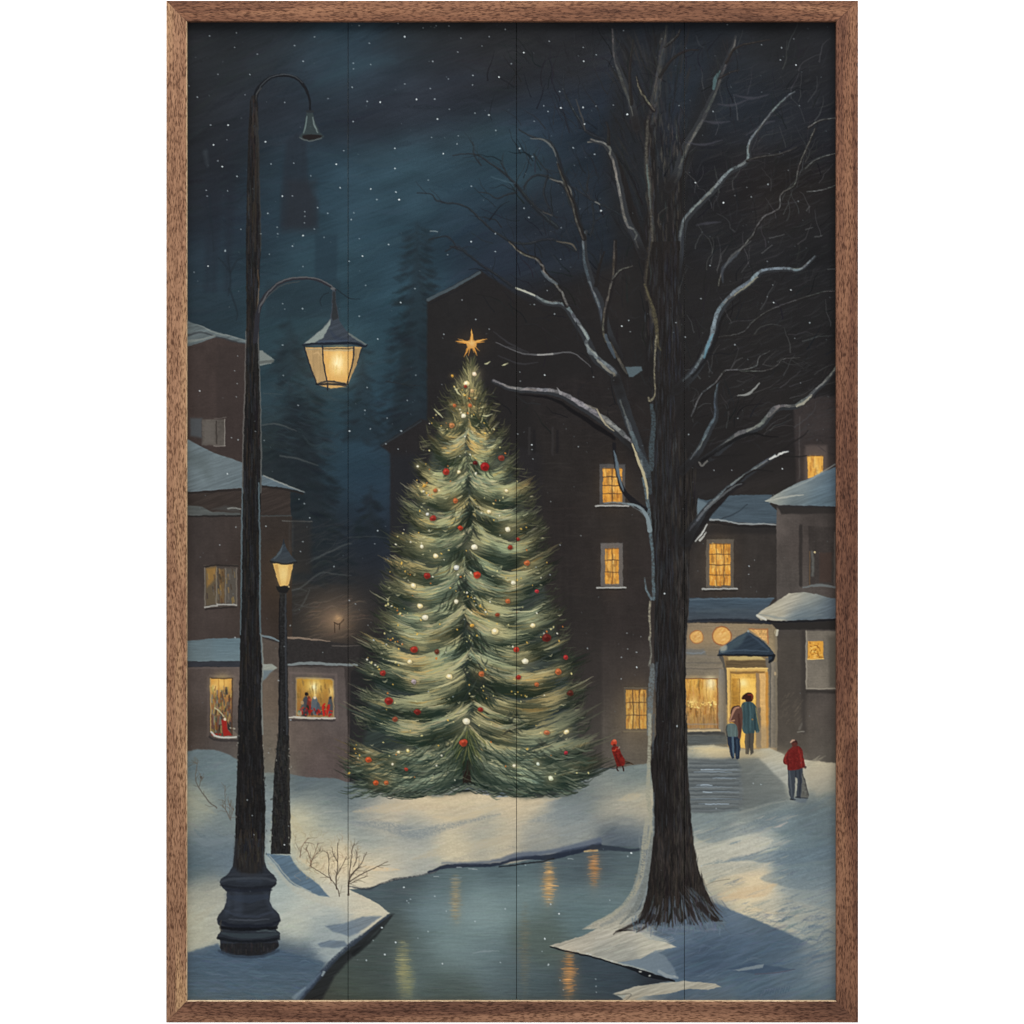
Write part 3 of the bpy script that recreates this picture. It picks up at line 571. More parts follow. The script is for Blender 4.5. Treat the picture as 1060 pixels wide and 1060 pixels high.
# cream light streaks and cool troughs on the far bank
for pts, w, c, a in ((K([(20,410),(150,395),(300,385),(440,390)]),9,(206,188,156),.6),(K([(360,430),(480,440),(560,410),(680,370)]),8,(214,196,160),.65),(K([(440,350),(600,345),(800,365),(900,350)]),7,(200,184,154),.6),
     (K([(0,450),(160,470),(300,500),(420,470),(640,420)]),12,(126,136,140),.6),(K([(230,490),(320,478)]),3,(196,190,172),.7),(K([(270,610),(420,570),(600,540),(720,500)]),12,(196,184,156),.6),(K([(400,620),(560,590),(720,560)]),6,(172,166,150),.5),
     (K([(60,640),(140,650),(220,655)]),5,(226,200,160),.8),(K([(20,610),(70,625)]),5,(226,198,156),.8),(K([(120,570),(190,560)]),3,(206,192,166),.5),(K([(760,450),(900,420),(1060,350)]),10,(134,142,142),.6),(K([(760,520),(900,490),(1030,450)]),8,(148,150,144),.5),
     (L([(0,360),(60,345),(100,338)]),8,(196,182,152),.7),(J([(560,400),(600,470),(640,520)]),8,(190,180,146),.6),(J([(600,600),(680,640),(780,680)]),7,(214,196,160),.75),(J([(700,600),(800,610)]),6,(222,200,164),.6),(J([(720,410),(790,405)]),2,(176,178,168),.7),
     (J([(480,620),(560,700),(640,760),(780,800),(940,820)]),9,(190,186,168),.5),(J([(140,900),(200,850),(260,800)]),9,(176,172,152),.55),(J([(150,960),(230,960)]),6,(172,170,154),.5),(J([(150,350),(180,380),(260,420)]),9,(158,158,138),.5),(J([(150,520),(240,540),(330,520)]),9,(124,136,142),.5),
     (L([(300,140),(420,145),(470,150)]),3.5,(210,196,160),.8),(L([(330,570),(460,565),(600,540)]),7,(186,184,170),.7),(L([(380,640),(480,640),(560,625)]),7,(176,174,162),.6),(L([(420,760),(540,740),(670,715)]),7,(214,190,152),.85),(L([(440,770),(560,765),(620,760)]),4,(216,188,150),.8),
     (L([(520,820),(620,830),(760,850)]),6,(206,190,158),.7),(L([(540,860),(680,890),(780,930)]),7,(196,188,164),.6),(L([(660,460),(710,452)]),1.6,(180,182,172),.7),(L([(450,425),(560,400),(640,375),(700,365)]),3,(156,160,152),.6),(L([(800,620),(915,610)]),6,(140,150,152),.5),
     (L([(480,500),(620,440),(780,400),(915,340)]),9,(100,116,124),.35),(L([(600,600),(760,560),(915,520)]),12,(104,122,132),.35)):
    stroke(pts, [1, w, w*.8, 1], c, a=min(1, a*.95), f=max(1.4, w*.26), dry=.5)
# crisp palette knife edges of light, right slope
for pts, c, a in ((L([(325,580),(380,555),(425,548),(500,528),(600,515),(655,528),(610,560),(520,585),(430,615),(340,645)]),(190,188,172),.6),
                  (L([(345,655),(400,640),(480,640),(560,622),(615,632),(560,660),(460,680),(370,700)]),(176,176,162),.55),
                  (L([(430,625),(520,600),(620,575),(760,570),(925,548),(925,600),(780,625),(640,628),(540,615)]),(104,122,134),.6),
                  (L([(600,690),(700,650),(820,640),(925,640),(925,720),(800,740),(690,720)]),(116,132,140),.5),
                  (L([(560,800),(680,775),(800,800),(915,830),(915,900),(800,880),(690,850)]),(166,166,154),.45),
                  (L([(330,505),(450,480),(600,440),(760,420),(640,480),(500,515),(380,540)]),(112,126,132),.45),
                  (L([(640,460),(760,430),(900,390),(925,470),(800,500),(690,505)]),(108,124,130),.4)):
    poly(pts, c, a=a, f=2.2, tex=N_D+N_FINE*.5, ta=.1, curve=True)
for _ in range(160):
    u, v = rng.uniform(320, 900), rng.uniform(420, 900); x, y = L([(u, v)])[0]; l = rng.uniform(8, 22); b_ = rng.rand() < .5
    i = int((x-X0)*S); j = int((y-Y0)*S)
    if ID[j, min(W-1, i)] != snow: continue
    stroke([(x-l*.5, y+l*.16), (x, y), (x+l*.5, y-l*.2)], [.4, rng.uniform(1, 3), .3], jit((196,190,168) if b_ and u < 720 else (106,122,134), 9), a=rng.uniform(.2, .5), f=1.1, n=3, dry=.4)
poly(L([(590,180),(660,160),(700,165),(735,215),(715,300),(690,280),(640,230)]), (176,176,164), a=.75, f=2, tex=N_D, ta=.12)
poly(L([(785,235),(860,210),(925,205),(925,320),(840,340),(800,300)]), (178,168,146), a=.45, f=9)
poly(L([(420,775),(520,745),(640,715),(675,712),(625,765),(520,775),(450,790)]), (212,188,150), a=.55, f=2.4)
stroke(L([(370,720),(400,705),(470,693)]), [.8,1], (120,116,104), a=.6)
# light from the door on the snow
glow(765, 781, 34, 8, (214,184,130), .5); glow(735, 777, 24, 4, (222,200,150), .5); glow(812, 786, 16, 8, (206,194,160), .4)
# shadow of the two who walk to the door
poly(L([(470,185),(590,180),(640,230),(700,290),(715,350),(640,370),(530,395),(500,330)]), (104,110,108), a=.6, f=5, tex=N_H, ta=.1)
# steps
st = pid('steps', 0, 'broad grey steps dusted with snow, leading up to the porch')
poly(L([(292,183),(500,183),(515,230),(525,300),(530,385),(420,412),(306,412),(296,300)]), (104,110,110), f=4.5, idn=st, tex=N_H, ta=.16)
for v in (215, 255, 285, 315, 350, 395): stroke(L([(298,v+8),(400,v+10),(515,v+5)]), [2,3,2], (80,88,92), a=.45, f=2)
for v in range(205, 400, 19): stroke(L([(300,v),(400,v+1),(508,v-1)]), [1.4,2,1], (72,80,84), a=.5, f=1.3); stroke(L([(302,v+7),(400,v+8),(506,v+6)]), [1,1.6,.8], (124,132,134), a=.45, f=1.3)
for u0, u1, v in ((350,500,231),(400,495,267),(330,395,297),(360,510,326),(340,465,376),(320,480,241),(300,520,355),(310,480,305)): stroke(L([(u0,v),((u0+u1)/2,v-1),(u1,v+1)]), [.6,1.2,.5], (136,150,160), a=.85 if v < 300 else .6)
for u0, u1, v in ((350,400,231),(360,395,327),(370,465,376),(350,395,297)): stroke(L([(u0,v),(u1,v)]), [1.2,1.7,.8], (166,180,190), a=.8)
# lamp shadow and near-left blue shade
poly(M([(120,235),(180,215),(265,190),(300,240),(400,245),(520,215),(600,240),(720,270),(690,330),(620,420),(600,460),(120,460)]), lambda X, Y: np.stack([72+(Y-985)*.25, 92+(Y-985)*.2, 112+0*Y], -1)/255, a=.8, f=2.5, tex=N_H, ta=.12)
hatch((195, 985, 330, 1036), 240, 16, 2, .1, (84,104,122), .35, 10, mask=(snow,))
sl_ = V([(452,230),(520,238),(580,240),(612,290),(660,340),(745,405),(800,470),(742,462),(660,425),(600,402),(550,355),(505,290)])
poly(sl_, (84,108,128), a=.9, f=1.6, tex=N_D, ta=.14)
stroke(V([(470,240),(520,300),(560,350),(610,398),(700,440)]), [1,1.6,1], (206,204,184), a=.5)
# knife-edged blue shade on the near bank
for pts in (J([(720,890),(800,880),(880,850),(960,850),(860,920),(820,935),(790,925),(750,915)]), J([(690,965),(740,950),(800,955),(820,975),(760,985),(700,980)])):
    poly(pts, (96,112,128), a=.75, f=2, tex=N_D, ta=.15)
# trunk shade to the right and below
poly(N([(330,185),(400,130),(560,108),(640,140),(760,190),(880,245),(900,275),(955,270),(955,430),(460,430),(430,360),(330,320),(250,300),(360,270),(435,250),(400,225),(350,205)]), field([(700,965,(98,116,134)),(740,950,(92,110,128)),(760,985,(78,97,116)),(700,1000,(74,93,112)),(800,975,(80,98,114)),(820,1010,(94,112,124)),(850,1000,(120,130,134)),(850,1030,(94,112,122)),(740,1030,(92,108,120)),(780,1020,(82,102,118)),(680,1000,(96,112,124)),(730,1000,(70,88,108))],12), a=.92, f=2.2, tex=N_D*.7+N_BIG*.5, ta=.12)
hatch((690, 940, 866, 1036), 420, 20, 2.4, -.3, (88,108,126), .3, 11, mask=(snow,))
poly(N([(30,246),(130,212),(200,195),(320,205),(350,225),(400,235),(436,250),(370,262),(320,290),(250,300),(170,275),(100,262)]), field([(590,975,(178,172,156)),(640,965,(186,180,164)),(680,980,(188,184,166)),(640,985,(158,158,148))],10), a=.95, f=1.2, tex=N_D, ta=.14)
for _ in range(60):
    u, v = rng.uniform(120, 410), rng.uniform(215, 275); x, y = N([(u, v)])[0]; stroke([(x, y), (x+8, y-3)], [.6,1.6,.4], jit((190,186,170), 12), a=.45)
poly(N([(250,300),(320,290),(370,262),(400,280),(430,320),(440,350),(400,345),(330,320)]), (122,136,146), a=.7, f=2)
poly(N([(600,320),(680,300),(800,320),(820,322),(700,338),(640,330)]), (62,80,102), a=.7, f=2); poly(N([(620,325),(720,305),(715,318),(640,328)]), (128,140,146), a=.9, f=1.2)
stroke(N([(690,338),(760,333),(820,322)]), [1,1.2,.6], (84,78,92), a=.6)

# ================================================================== POND
pond = pid('pond', 0, 'still dark pond with golden window reflections')
PD = field([(380,925,(66,78,86)),(420,915,(62,72,78)),(470,915,(76,90,96)),(520,905,(70,84,92)),(450,940,(88,104,112)),(500,940,(104,120,124)),(540,930,(88,104,108)),(580,905,(70,82,90)),(620,890,(64,74,82)),(650,900,(74,86,92)),(640,930,(86,100,106)),(600,945,(82,98,104)),
 (400,970,(62,70,70)),(380,1000,(58,66,66)),(360,1020,(60,68,64)),(430,990,(74,86,88)),(470,975,(92,108,112)),(500,990,(88,102,108)),(530,1010,(72,84,90)),(560,970,(72,82,80)),(550,1030,(62,74,80)),(620,1010,(50,60,70)),(640,1025,(48,58,68)),(600,1030,(56,66,72)),(470,1025,(66,76,76)),(690,1012,(34,38,46)),(330,1030,(56,58,54))], 16)
PD = np.clip(PD*np.array([1.14, 1.16, 1.12])+.016, 0, 1)
pond_top = K([(0,722),(80,735),(150,712),(200,696),(300,680),(360,668),(400,648),(520,636),(640,632),(720,622),(850,600),(930,580),(1000,562),(1060,548)])
shore = J([(820,735),(870,760),(940,795),(992,836),(960,862),(880,925),(820,975),(760,1030),(740,1050)])+M([(745,275),(715,310),(680,360),(640,405),(615,440)])
right = N([(330,-70),(322,0),(302,100),(245,158),(140,213),(28,246),(100,268),(170,280),(250,308),(330,328),(430,358),(300,380),(235,402),(290,430)])
poly(pond_top[1:]+right+[(656,1045),(305,1045)]+shore[::-1][0:0]+shore[::-1], PD, f=1.1, idn=pond, tex=N_H*.8, ta=.12)
hatch((320, 885, 700, 1038), 1500, 20, 1.4, 0.0, PD, .4, 7, mask=(pond,), curve=.02)
poly(M([(615,440),(640,400),(700,330),(745,275),(830,205),(900,140),(990,70),(1010,66),(960,120),(890,190),(840,240),(760,330),(700,440)]), (36,38,40), a=.85, f=3, tex=N_D, ta=.2)
# dark lip of the banks
edge = K([(0,722),(80,735),(150,710),(200,694),(300,678),(360,664),(390,650)])
stroke(edge, [.8,2.6,1.4,2.8,1,2.2,1.2], (44,48,56), a=.8, f=1.4, dry=.3)
stroke(K([(340,664),(420,640),(520,634),(620,632),(720,606),(850,600),(930,580),(1060,552)]), [2,4.4,4,3,5,7,6], (38,46,62), a=.95, f=1.3, idn=snow)
stroke(K([(400,626),(600,620),(720,592),(850,578),(1060,532)]), [1.5,3,6,4,7], (84,96,116), a=.75, f=2.6)
stroke(K([(640,640),(800,622),(870,606)]), 1.6, (28,30,36), a=.8); stroke(L([(-110,560),(-50,562),(0,565),(50,572),(95,568)]), [6,5.4,4.4,3.4,2.4], (46,54,66), a=.85, f=1.6)
for u, v in ((470,643),(372,682),(940,607),(520,650),(535,651)): stroke(K([(u-9,v),(u+12,v)]), [.8,1.2,.6], (168,178,180), a=.8)
stroke(K([(1000,576),(1055,573)]), 1.8, (206,180,130), a=.8)
stroke(M([(615,430),(640,395),(700,325),(748,268),(822,200),(835,190),(900,140),(985,72)]), [3,5,6,5,4,5,3,2], (52,62,78), a=.9, f=1.6, idn=snow, dry=.3)
stroke(M([(600,425),(640,380),(700,315)]), [5,4,2], (92,110,128), a=.8, f=2, idn=snow); stroke(M([(590,418),(635,378)]), [4,2], (128,146,158), a=.7, f=2)
stroke(M([(708,325),(716,312)]), [2.2,3], (150,164,168), a=.8); stroke(M([(840,235),(930,160),(1000,75)]), [5,3,1], (28,30,32), a=.7, f=2)
stroke(N([(30,250),(100,268),(165,282),(250,308),(300,322),(340,338),(430,360)]), [1.4,2,1.6,1.6,3.5,6,2], (24,27,32), a=.95)
for u, v in ((120,262),(150,270),(160,274),(228,296),(350,343),(430,345),(320,330)): ell(*N([(u,v)])[0], 1.5, .8, (190,192,184), a=.85)
lip = N([(232,403),(300,378),(380,368),(460,360),(560,368),(582,378),(540,388),(480,385),(400,402),(330,410),(280,428),(262,420),(275,405)])
poly(lip, (172,168,152), f=1.1, idn=snow, tex=N_D, ta=.14); stroke(N([(380,328),(410,345),(440,348)]), [3,4,2], (146,156,160), a=.9, idn=snow, f=1.4)
stroke(N([(240,405),(290,402),(275,420)]), 1, (90,92,88), a=.6)
for cx, cy, rx, ry, a in ((490,945,52,20,.5),(560,925,60,12,.3),(470,985,30,22,.3)): glow(cx, cy, rx, ry, (136,154,154), a)
# gold reflections: broken horizontal dabs
for cx, y0, y1, w, c, a in ((568,893,938,8,(214,166,104),.9),(615,880,920,7,(196,140,86),.85),(472,906,958,7,(166,146,108),.6),(417,974,1036,9,(172,164,112),.6),(589,986,1036,9,(204,144,84),.85),(543,935,1036,7,(118,112,92),.35),(424,1000,1036,7,(160,158,110),.45),(660,905,925,3,(170,140,100),.4)):
    glow(cx, (y0+y1)/2, w*.9, (y1-y0)*.4, c, a*.45)
    y = y0
    while y < y1:
        k = math.sin((y-y0)/(y1-y0)*math.pi*.85+.4)
        for _ in range(2):
            kk = rng.uniform(.72, 1.22); x = cx+rng.normal(0, 1.3); l = w*rng.uniform(.4, 1)*(.5+.5*k)
            stroke([(x-l, y), (x, y+rng.normal(0, .3)), (x+l, y)], [.4, rng.uniform(.8, 1.9), .4], tuple(v*kk for v in c), a=a*rng.uniform(.4, 1)*k)
        y += rng.uniform(1.2, 2.4)
for pts in (K([(530,1005),(580,998),(640,997)]), K([(440,690),(480,688)])): stroke(pts, [.8,2,.6], (136,150,154), a=.7, f=1.4)

# ================================================================== CHRISTMAS TREE
xt = pid('christmas_tree', 0, 'big lit fir with red, gold and white baubles')
LE = [(370,485),(385,478),(400,465),(430,450),(450,442),(470,436),(510,423),(560,408),(610,397),(660,388),(700,379),(750,369),(790,360),(815,357)]
RE = [(370,491),(385,497),(400,505),(430,516),(450,524),(470,534),(510,552),(560,566),(610,576),(660,588),(700,600),(750,609),(790,613),(815,610)]
def le(y): return np.interp(y, [a for a, b in LE], [b for a, b in LE])
def re(y): return np.interp(y, [a for a, b in RE], [b for a, b in RE])
def ax(y): return np.interp(y, [370, 440, 500, 560, 640, 720, 820], [488, 482, 486, 484, 481, 487, 482])
core = [(x+(11 if y > 400 else 4), y) for y, x in LE]+[(400,818),(450,824),(500,818),(545,826),(590,822)]+[(x-(12 if y > 400 else 4), y) for y, x in RE[::-1]]
poly(core, field([(487,400,(62,64,52)),(485,480,(58,66,58)),(480,560,(48,56,48)),(450,560,(62,68,56)),(520,560,(58,62,52)),(480,640,(44,54,48)),(430,650,(56,64,58)),(540,650,(58,66,60)),(480,740,(36,48,44)),(420,740,(54,64,60)),(550,740,(54,66,64)),(480,800,(34,44,40)),(400,790,(50,60,56)),(560,790,(46,58,54)),(600,760,(50,56,54))],24), f=9, a=.96, idn=xt, tex=N_D, ta=.2)
TIERS = [(a_, b_*.955, c_*.955) for a_, b_, c_ in ((392,14,12),(408,22,20),(428,34,32),(446,42,42),(466,52,54),(490,62,66),(514,66,74),(542,74,80),(568,80,86),(590,86,92),(610,90,96),(630,94,102),(652,100,108),(674,106,116),(700,112,122),(728,120,128),(752,126,132),(775,130,134))]
def bough(cx, y0, w, d, s, u):
    # smile-shaped bough: falls away from the trunk, flattens, lifts at its tip
    y = y0+d*(1-math.exp(-3.0*u))-d*.62*max(0, u-.5)**1.5*2.6
    return cx+s*w*u, y
def tree_col(v, u, y, side):
    top = (y-380)/430.0
    light = np.array([186,178,122])*(1-top)+np.array([166,166,128])*top
    mid = np.array([104,102,70])*(1-top)+np.array([84,94,76])*top
    dark = np.array([48,54,38])*(1-top)+np.array([30,46,38])*top
    v = min(1, max(0, v))
    c = light*(1-v/.4)+mid*(v/.4) if v < .4 else mid*(1-(v-.4)/.6)+dark*((v-.4)/.6)
    k = 1-.42*max(0, u-.66)/.34
    if side > 0 and u > .5: k *= .88
    return c*k
WARM = vnoise(30, 22, 21)*2; PATCH = vnoise(20, 9, 22)+.7*vnoise(42, 26, 23)
def nz_at(T_, x, y): return T_[min(H-1, max(0, int((y-Y0)*S))), min(W-1, max(0, int((x-X0)*S)))]
for ti, (ty, wl, wr) in enumerate(TIERS):
    nxt = TIERS[ti+1][0] if ti+1 < len(TIERS) else 802
    band = (nxt-ty)*1.3+4
    scale = min(1, (ty-370)/120)
    dep = 10+17*scale+8*max(0, (ty-640)/135)
    cnt = int(190+1150*scale*(band/28))
    offs = {-1: rng.uniform(-5, 6)*scale, 1: rng.uniform(-5, 6)*scale}
    ph = {-1: rng.uniform(0, 6), 1: rng.uniform(0, 6)}; wk = {-1: rng.uniform(.86, 1.0), 1: rng.uniform(.86, 1.0)}
    items = sorted((rng.rand()**.85 for _ in range(cnt)), reverse=True)
    for v in items:
        s = rng.choice([-1, 1]); w = (wl if s < 0 else wr)*wk[s]
        cx = ax(ty)
        u0 = rng.uniform(.0, .92); du = rng.uniform(.09, .30)
        off = v*band+rng.normal(0, 2.4)+offs[s]
        wig = 6*math.sin(u0*6+ph[s])*scale
        wob = 1+.06*rng.normal()
        pts = []
        for k in range(4):
            u = u0+du*k/3
            x, y = bough(cx, ty, w*wob, dep*(1-.3*v), s, u)
            pts.append((x, y+off*(1-.4*u)+wig*(.3+.7*u)))
        pt = nz_at(PATCH, *pts[1]); wm = nz_at(WARM, *pts[1])
        c = tree_col(v*1.15-pt*1.1+rng.normal(0, .17), u0, pts[0][1], s)
        c = c*np.array([1+.13*wm, 1, 1-.12*wm])
        if u0 > .62 and v > .45 and rng.rand() < .75: continue        # gaps between the tiers open towards the tips
        if u0 < .14 and v > .35: c = c*.84
        if rng.rand() < .07: c = c*np.array([1.2, 1.04, .84])
        if rng.rand() < .05 and v < .45: c = np.array([188,182,142])*(.8+.3*rng.rand())
        if pts[-1][1] > 824: continue
        wd = rng.uniform(.6, 2.2)*(.55+.45*scale)
        end = u0+du > .9
        stroke(pts, [wd*.5, wd, wd*.8, .25 if end else .5], tuple(np.clip(c, 0, 255)), a=rng.uniform(.5, .9)*(.7 if end else 1), f=.9, idn=xt if u0+du < 1.02 else None, n=3)
# crown tip: upright needles
for _ in range(150):
    y = rng.uniform(372, 440); hw = np.interp(y, [370,390,420,440], [2,10,20,26]); s = rng.choice([-1, 1]); x = 487+rng.uniform(-hw, hw); d = (x-487)/max(hw, 1)
    l = rng.uniform(6, 13)
    c = tree_col(rng.rand()*.9, abs(d), y, s)*(1.05 if rng.rand() < .3 else .85)
    stroke([(x-d*2, y+l*.5), (x+d*1.5, y), (x+d*5, y-l*.5)], [1.2, 1.6, .4], tuple(c), a=.75, f=.9, idn=xt, n=3)
for ti, (ty, wl, wr) in enumerate(TIERS):
    if ti % 2 == 0 or ty < 440: continue
    cx = ax(ty)+rng.normal(0, 3)
    for _ in range(60):        # hollow above the next peak
        s = rng.choice([-1, 1]); h = rng.uniform(0, 16); x = cx+s*abs(rng.normal(0, 5+h*.5)); y = ty-16+h
        stroke([(x, y-4), (x+s*2, y+2), (x+s*6, y+6)], [.6, 2, .4], jit((34,44,34), 6), a=.6, f=1.1, n=3)
    for _ in range(90):
        s = rng.choice([-1, 1]); u0 = rng.rand()**1.3*.5; du = rng.uniform(.08, .22); o = abs(rng.normal(0, 4))
        pts = [bough(cx+rng.normal(0, .8), ty-3+o, (wl if s < 0 else wr)*.8, 25*min(1, (ty-360)/140), s, u0+du*k/3) for k in range(4)]
        stroke(pts, [.4, rng.uniform(.9, 2.2), .4], jit([(176,172,132),(150,152,118),(196,186,140),(128,138,108)][rng.randint(4)], 9), a=rng.uniform(.4, .85)*(1-u0), f=.9, idn=xt, n=3)
# dark hollows beside the trunk, pale peaks where the boughs part
for px, py, h, w, a in ((487,530,38,11,.5),(486,490,20,10,.4),(478,600,34,12,.5),(484,648,30,12,.6),(488,690,44,22,.65),(482,760,44,18,.5),(500,690,40,16,.5),(455,765,20,14,.35),(560,770,22,20,.4),(405,735,10,22,.35),(530,740,22,12,.45)):
    for _ in range(26):
        s = rng.choice([-1, 1]); x = px+rng.normal(0, w*.28); y = py+rng.uniform(-.3, .6)*h
        stroke([(x, y), (x+s*w*.25, y+h*.22), (x+s*w*.75, y+h*.42)], [.8, 2.2, .5], jit((36,44,37), 6), a=a, f=1.2, n=3)
for px, py, wl, wr, h in ((487,486,44,40,15),(486,517,50,52,18),(478,590,70,70,24),(481,630,76,56,27),(488,673,86,70,32),(480,730,82,74,26),(483,447,30,34,12),(484,752,60,96,34)):
    for _ in range(50):
        s = rng.choice([-1, 1]); w = wl if s < 0 else wr
        u0 = rng.rand()**1.2*.75; du = rng.uniform(.12, .3); o = abs(rng.normal(0, 4.2))
        pts = [bough(px+rng.normal(0, .8), py+o, w, h, s, u0+du*k/3) for k in range(4)]
        c = jit([(160,158,124),(134,142,118),(190,178,132),(104,120,100)][rng.randint(4)], 8)
        if u0 < .06: pts[0] = (px+rng.normal(0, .8), py+o-4)
        stroke(pts, [.6, 1.8*(1-u0*.5), .5], c, a=rng.uniform(.35, .75), f=1, idn=xt, n=3)
# feathery tips breaking the outline
TIPY = [t_[0]+(9+18*min(1, (t_[0]-370)/120))*.8 for t_ in TIERS]
for _ in range(900):
    y = TIPY[rng.randint(len(TIPY))]+rng.normal(0, 4.5); s = rng.choice([-1, 1])
    if y < 402 or y > 812: continue
    y += 3*s; x = le(y)+1 if s < 0 else re(y)-1
    x -= s*rng.uniform(-3, 16); l = rng.uniform(4, 12)
    c = tree_col(rng.uniform(.2, .9), .85, y, s)
    stroke([(x-s*l*.6, y+2.5), (x, y+2.2), (x+s*l*.5, y-rng.uniform(1.5, 5))], [.9, 1.2, .25], tuple(c), a=rng.uniform(.35, .8), f=.9, n=3, idn=xt if rng.rand() < .4 else None)
# skirt
for _ in range(620):
    x = rng.uniform(358, 612); base = 823-10*math.exp(-((x-483)/24)**2)-abs(x-483)*.01
    if x > 590: base -= (x-590)*.5
    y = base-rng.uniform(0, 44)**1.0
    if y < 775: continue
    s = -1 if x < 483 else 1; d = abs(x-483)/125
    l = rng.uniform(8, 22)
    c = tree_col(rng.uniform(.35, 1.05), .5, y, s)
    if rng.rand() < .12: c = np.array([126,134,112])
    sl = 1.2*(1-min(1, d))**2
    stroke([(x-s*l*.5, y-l*(.18+sl*.5)), (x, y), (x+s*l*.5, y+l*(.12-.2*d))], [.5, 1.7, .3], tuple(c), a=.7, f=1, idn=xt, n=3)
tk = pid('trunk', xt); poly([(479,788),(486,786),(488,810),(479,811)], (38,30,25), f=1.4, idn=tk)
for _ in range(90):
    x = 484+rng.normal(0, 9); y = rng.uniform(762, 800); s = 1 if x > 484 else -1
    stroke([(484+(x-484)*.3, y-10), (x, y), (x+s*3, y+8)], [.5, 1.3, .3], jit((96,104,56) if y < 785 and rng.rand() < .6 else (42,54,40), 8), a=.7, f=1, n=3)
# snow rising against the skirt
for _ in range(46):
    x = rng.uniform(452, 520); y = 822-9*math.exp(-((x-483)/18)**2)+rng.uniform(-1, 3); stroke([(x-6, y+1), (x, y), (x+6, y+.5)], [.4, rng.uniform(1, 2.4), .4], jit((156,156,148) if x < 483 else (124,134,142), 9), a=.6, f=1.2, n=3)
for _ in range(260):
    x = rng.uniform(362, 606); y = 823+rng.normal(0, 2.2)-max(0, x-585)*.5-8*math.exp(-((x-483)/22)**2); s = -1 if x < 483 else 1
    stroke([(x-s*5, y-3), (x, y-.6), (x+s*4, y-1.5)], [.8, 1.3, .3], jit((44,54,46) if rng.rand() < .6 else (96,106,90), 7), a=.75, f=.9, n=3, idn=xt)
# warm light on the needles
for _ in range(900):
    y = 410+400*rng.rand()**.8; x = rng.uniform(le(y)-2, re(y)+2); d = (x-ax(y))/60; l = rng.uniform(5, 13); s = 1 if d > 0 else -1
    c = tree_col(rng.uniform(.1, 1), .4, y, s)
    stroke([(x-s*l*.5, y-l*.22*max(0, 1-abs(d)*.6)), (x, y), (x+s*l*.5, y+l*.12*(1-abs(d)))], [.4, rng.uniform(.7, 1.5), .3], tuple(c*rng.uniform(.85, 1.2)), a=rng.uniform(.3, .6), f=.9, n=3)
for x, y, r in ((484,478,14),(470,515,12),(510,480,10),(483,440,12),(440,565,14),(478,760,9),(520,650,12),(410,600,10),(450,690,16),(400,640,10)): glow(x, y, r, r*.7, (176,164,106), .16)
# garland sparks
SPARK = []
for x0, y0, x1, y1, n in ((404,625,416,636,9),(378,681,392,692,7),(436,508,448,513,6),(480,612,505,636,12),(416,583,424,596,5),(402,661,418,668,6),(434,504,444,500,5),(560,660,572,650,6),(452,430,444,440,4),(530,716,545,722,6),(475,425,490,430,6),(366,772,372,786,5),(470,400,486,412,5)):
    for k in range(n): t = k/(n-1); SPARK.append((x0+(x1-x0)*t+rng.normal(0, .9), y0+(y1-y0)*t+rng.normal(0, .9)))
for _ in range(150):
    y = 400+410*rng.rand()**.8; SPARK.append((rng.uniform(le(y)+2, re(y)-2), y))
for x, y in SPARK:
    c = [(236,190,84),(232,220,150),(206,120,50),(240,236,214)][rng.choice(4, p=[.4,.3,.14,.16])]
    r = rng.uniform(.4, .95); ell(x, y, r*rng.uniform(1, 1.6), r, c, a=.85, f=.9, n=8, ang=rng.uniform(0, 3))
for _ in range(70):
    y = rng.uniform(400, 805); x = rng.uniform(le(y)+4, re(y)-4); l = rng.uniform(2, 5)
    stroke([(x, y), (x+l*.5, y+rng.normal(0, .4)), (x+l, y-rng.uniform(0, 2))], [.4, 1.3, .3], (214,206,160), a=.6, f=.9, n=3)
for pts in (U([(600,755),(640,762),(680,748)]), U([(640,1010),(670,1005),(703,985)]), U([(380,530),(410,580),(430,600)]), U([(225,710),(260,745),(290,775)]), U([(618,352),(635,350),(660,335)]), U([(758,365),(775,360),(805,350)]),
            Hh([(740,140),(760,128)]), Hh([(700,545),(780,540),(820,522)]), Hh([(640,560),(700,558)])):
    stroke(pts, [.7, 1.5, .5], (206,204,160), a=.85, f=.9)
RED=(156,40,32); DRK=(104,34,28); ORG=(190,100,54); WHT=(226,222,196); CRM=(232,214,156); GLD=(226,170,72); BLU=(186,196,206)
BA = []
for u, v, r, c in ((360,148,16,RED),(475,188,12,(190,58,34)),(455,75,12,ORG),(718,236,9,RED),(685,270,13,(150,50,32)),(334,392,17,RED),(546,388,17,(196,56,34)),(756,338,15,ORG),(676,498,12,ORG),(798,457,10,(190,50,56)),(632,557,10,(150,60,34)),(838,652,22,DRK),(280,703,19,(170,48,34)),(712,703,15,(190,52,36)),(148,803,14,(160,46,38)),(174,920,20,RED),(294,965,17,(130,38,30)),(200,997,13,(150,72,48)),(560,955,13,(150,42,32)),(920,735,12,(180,46,44)),(888,797,17,ORG),(940,887,17,(92,40,30)),(720,820,12,(172,44,34)),(370,30,8,ORG),(375,713,12,(110,54,36)),(565,805,14,ORG),(535,270,16,WHT),(312,268,10,WHT),(370,308,13,CRM),(276,434,14,CRM),(305,518,14,CRM),(326,567,15,WHT),(458,357,13,BLU),(457,500,10,WHT),(620,626,17,CRM),(262,753,12,CRM),(428,816,16,CRM),(500,1005,18,WHT),(675,195,13,WHT),(698,420,11,WHT),(596,122,11,CRM),(748,752,16,WHT),(670,33,9,WHT),(780,600,12,CRM),(278,838,12,(176,160,160)),(796,850,11,ORG),(525,602,10,GLD),(335,130,8,BLU)):
    BA.append((*Hh([(u, v)])[0], r*q, c))
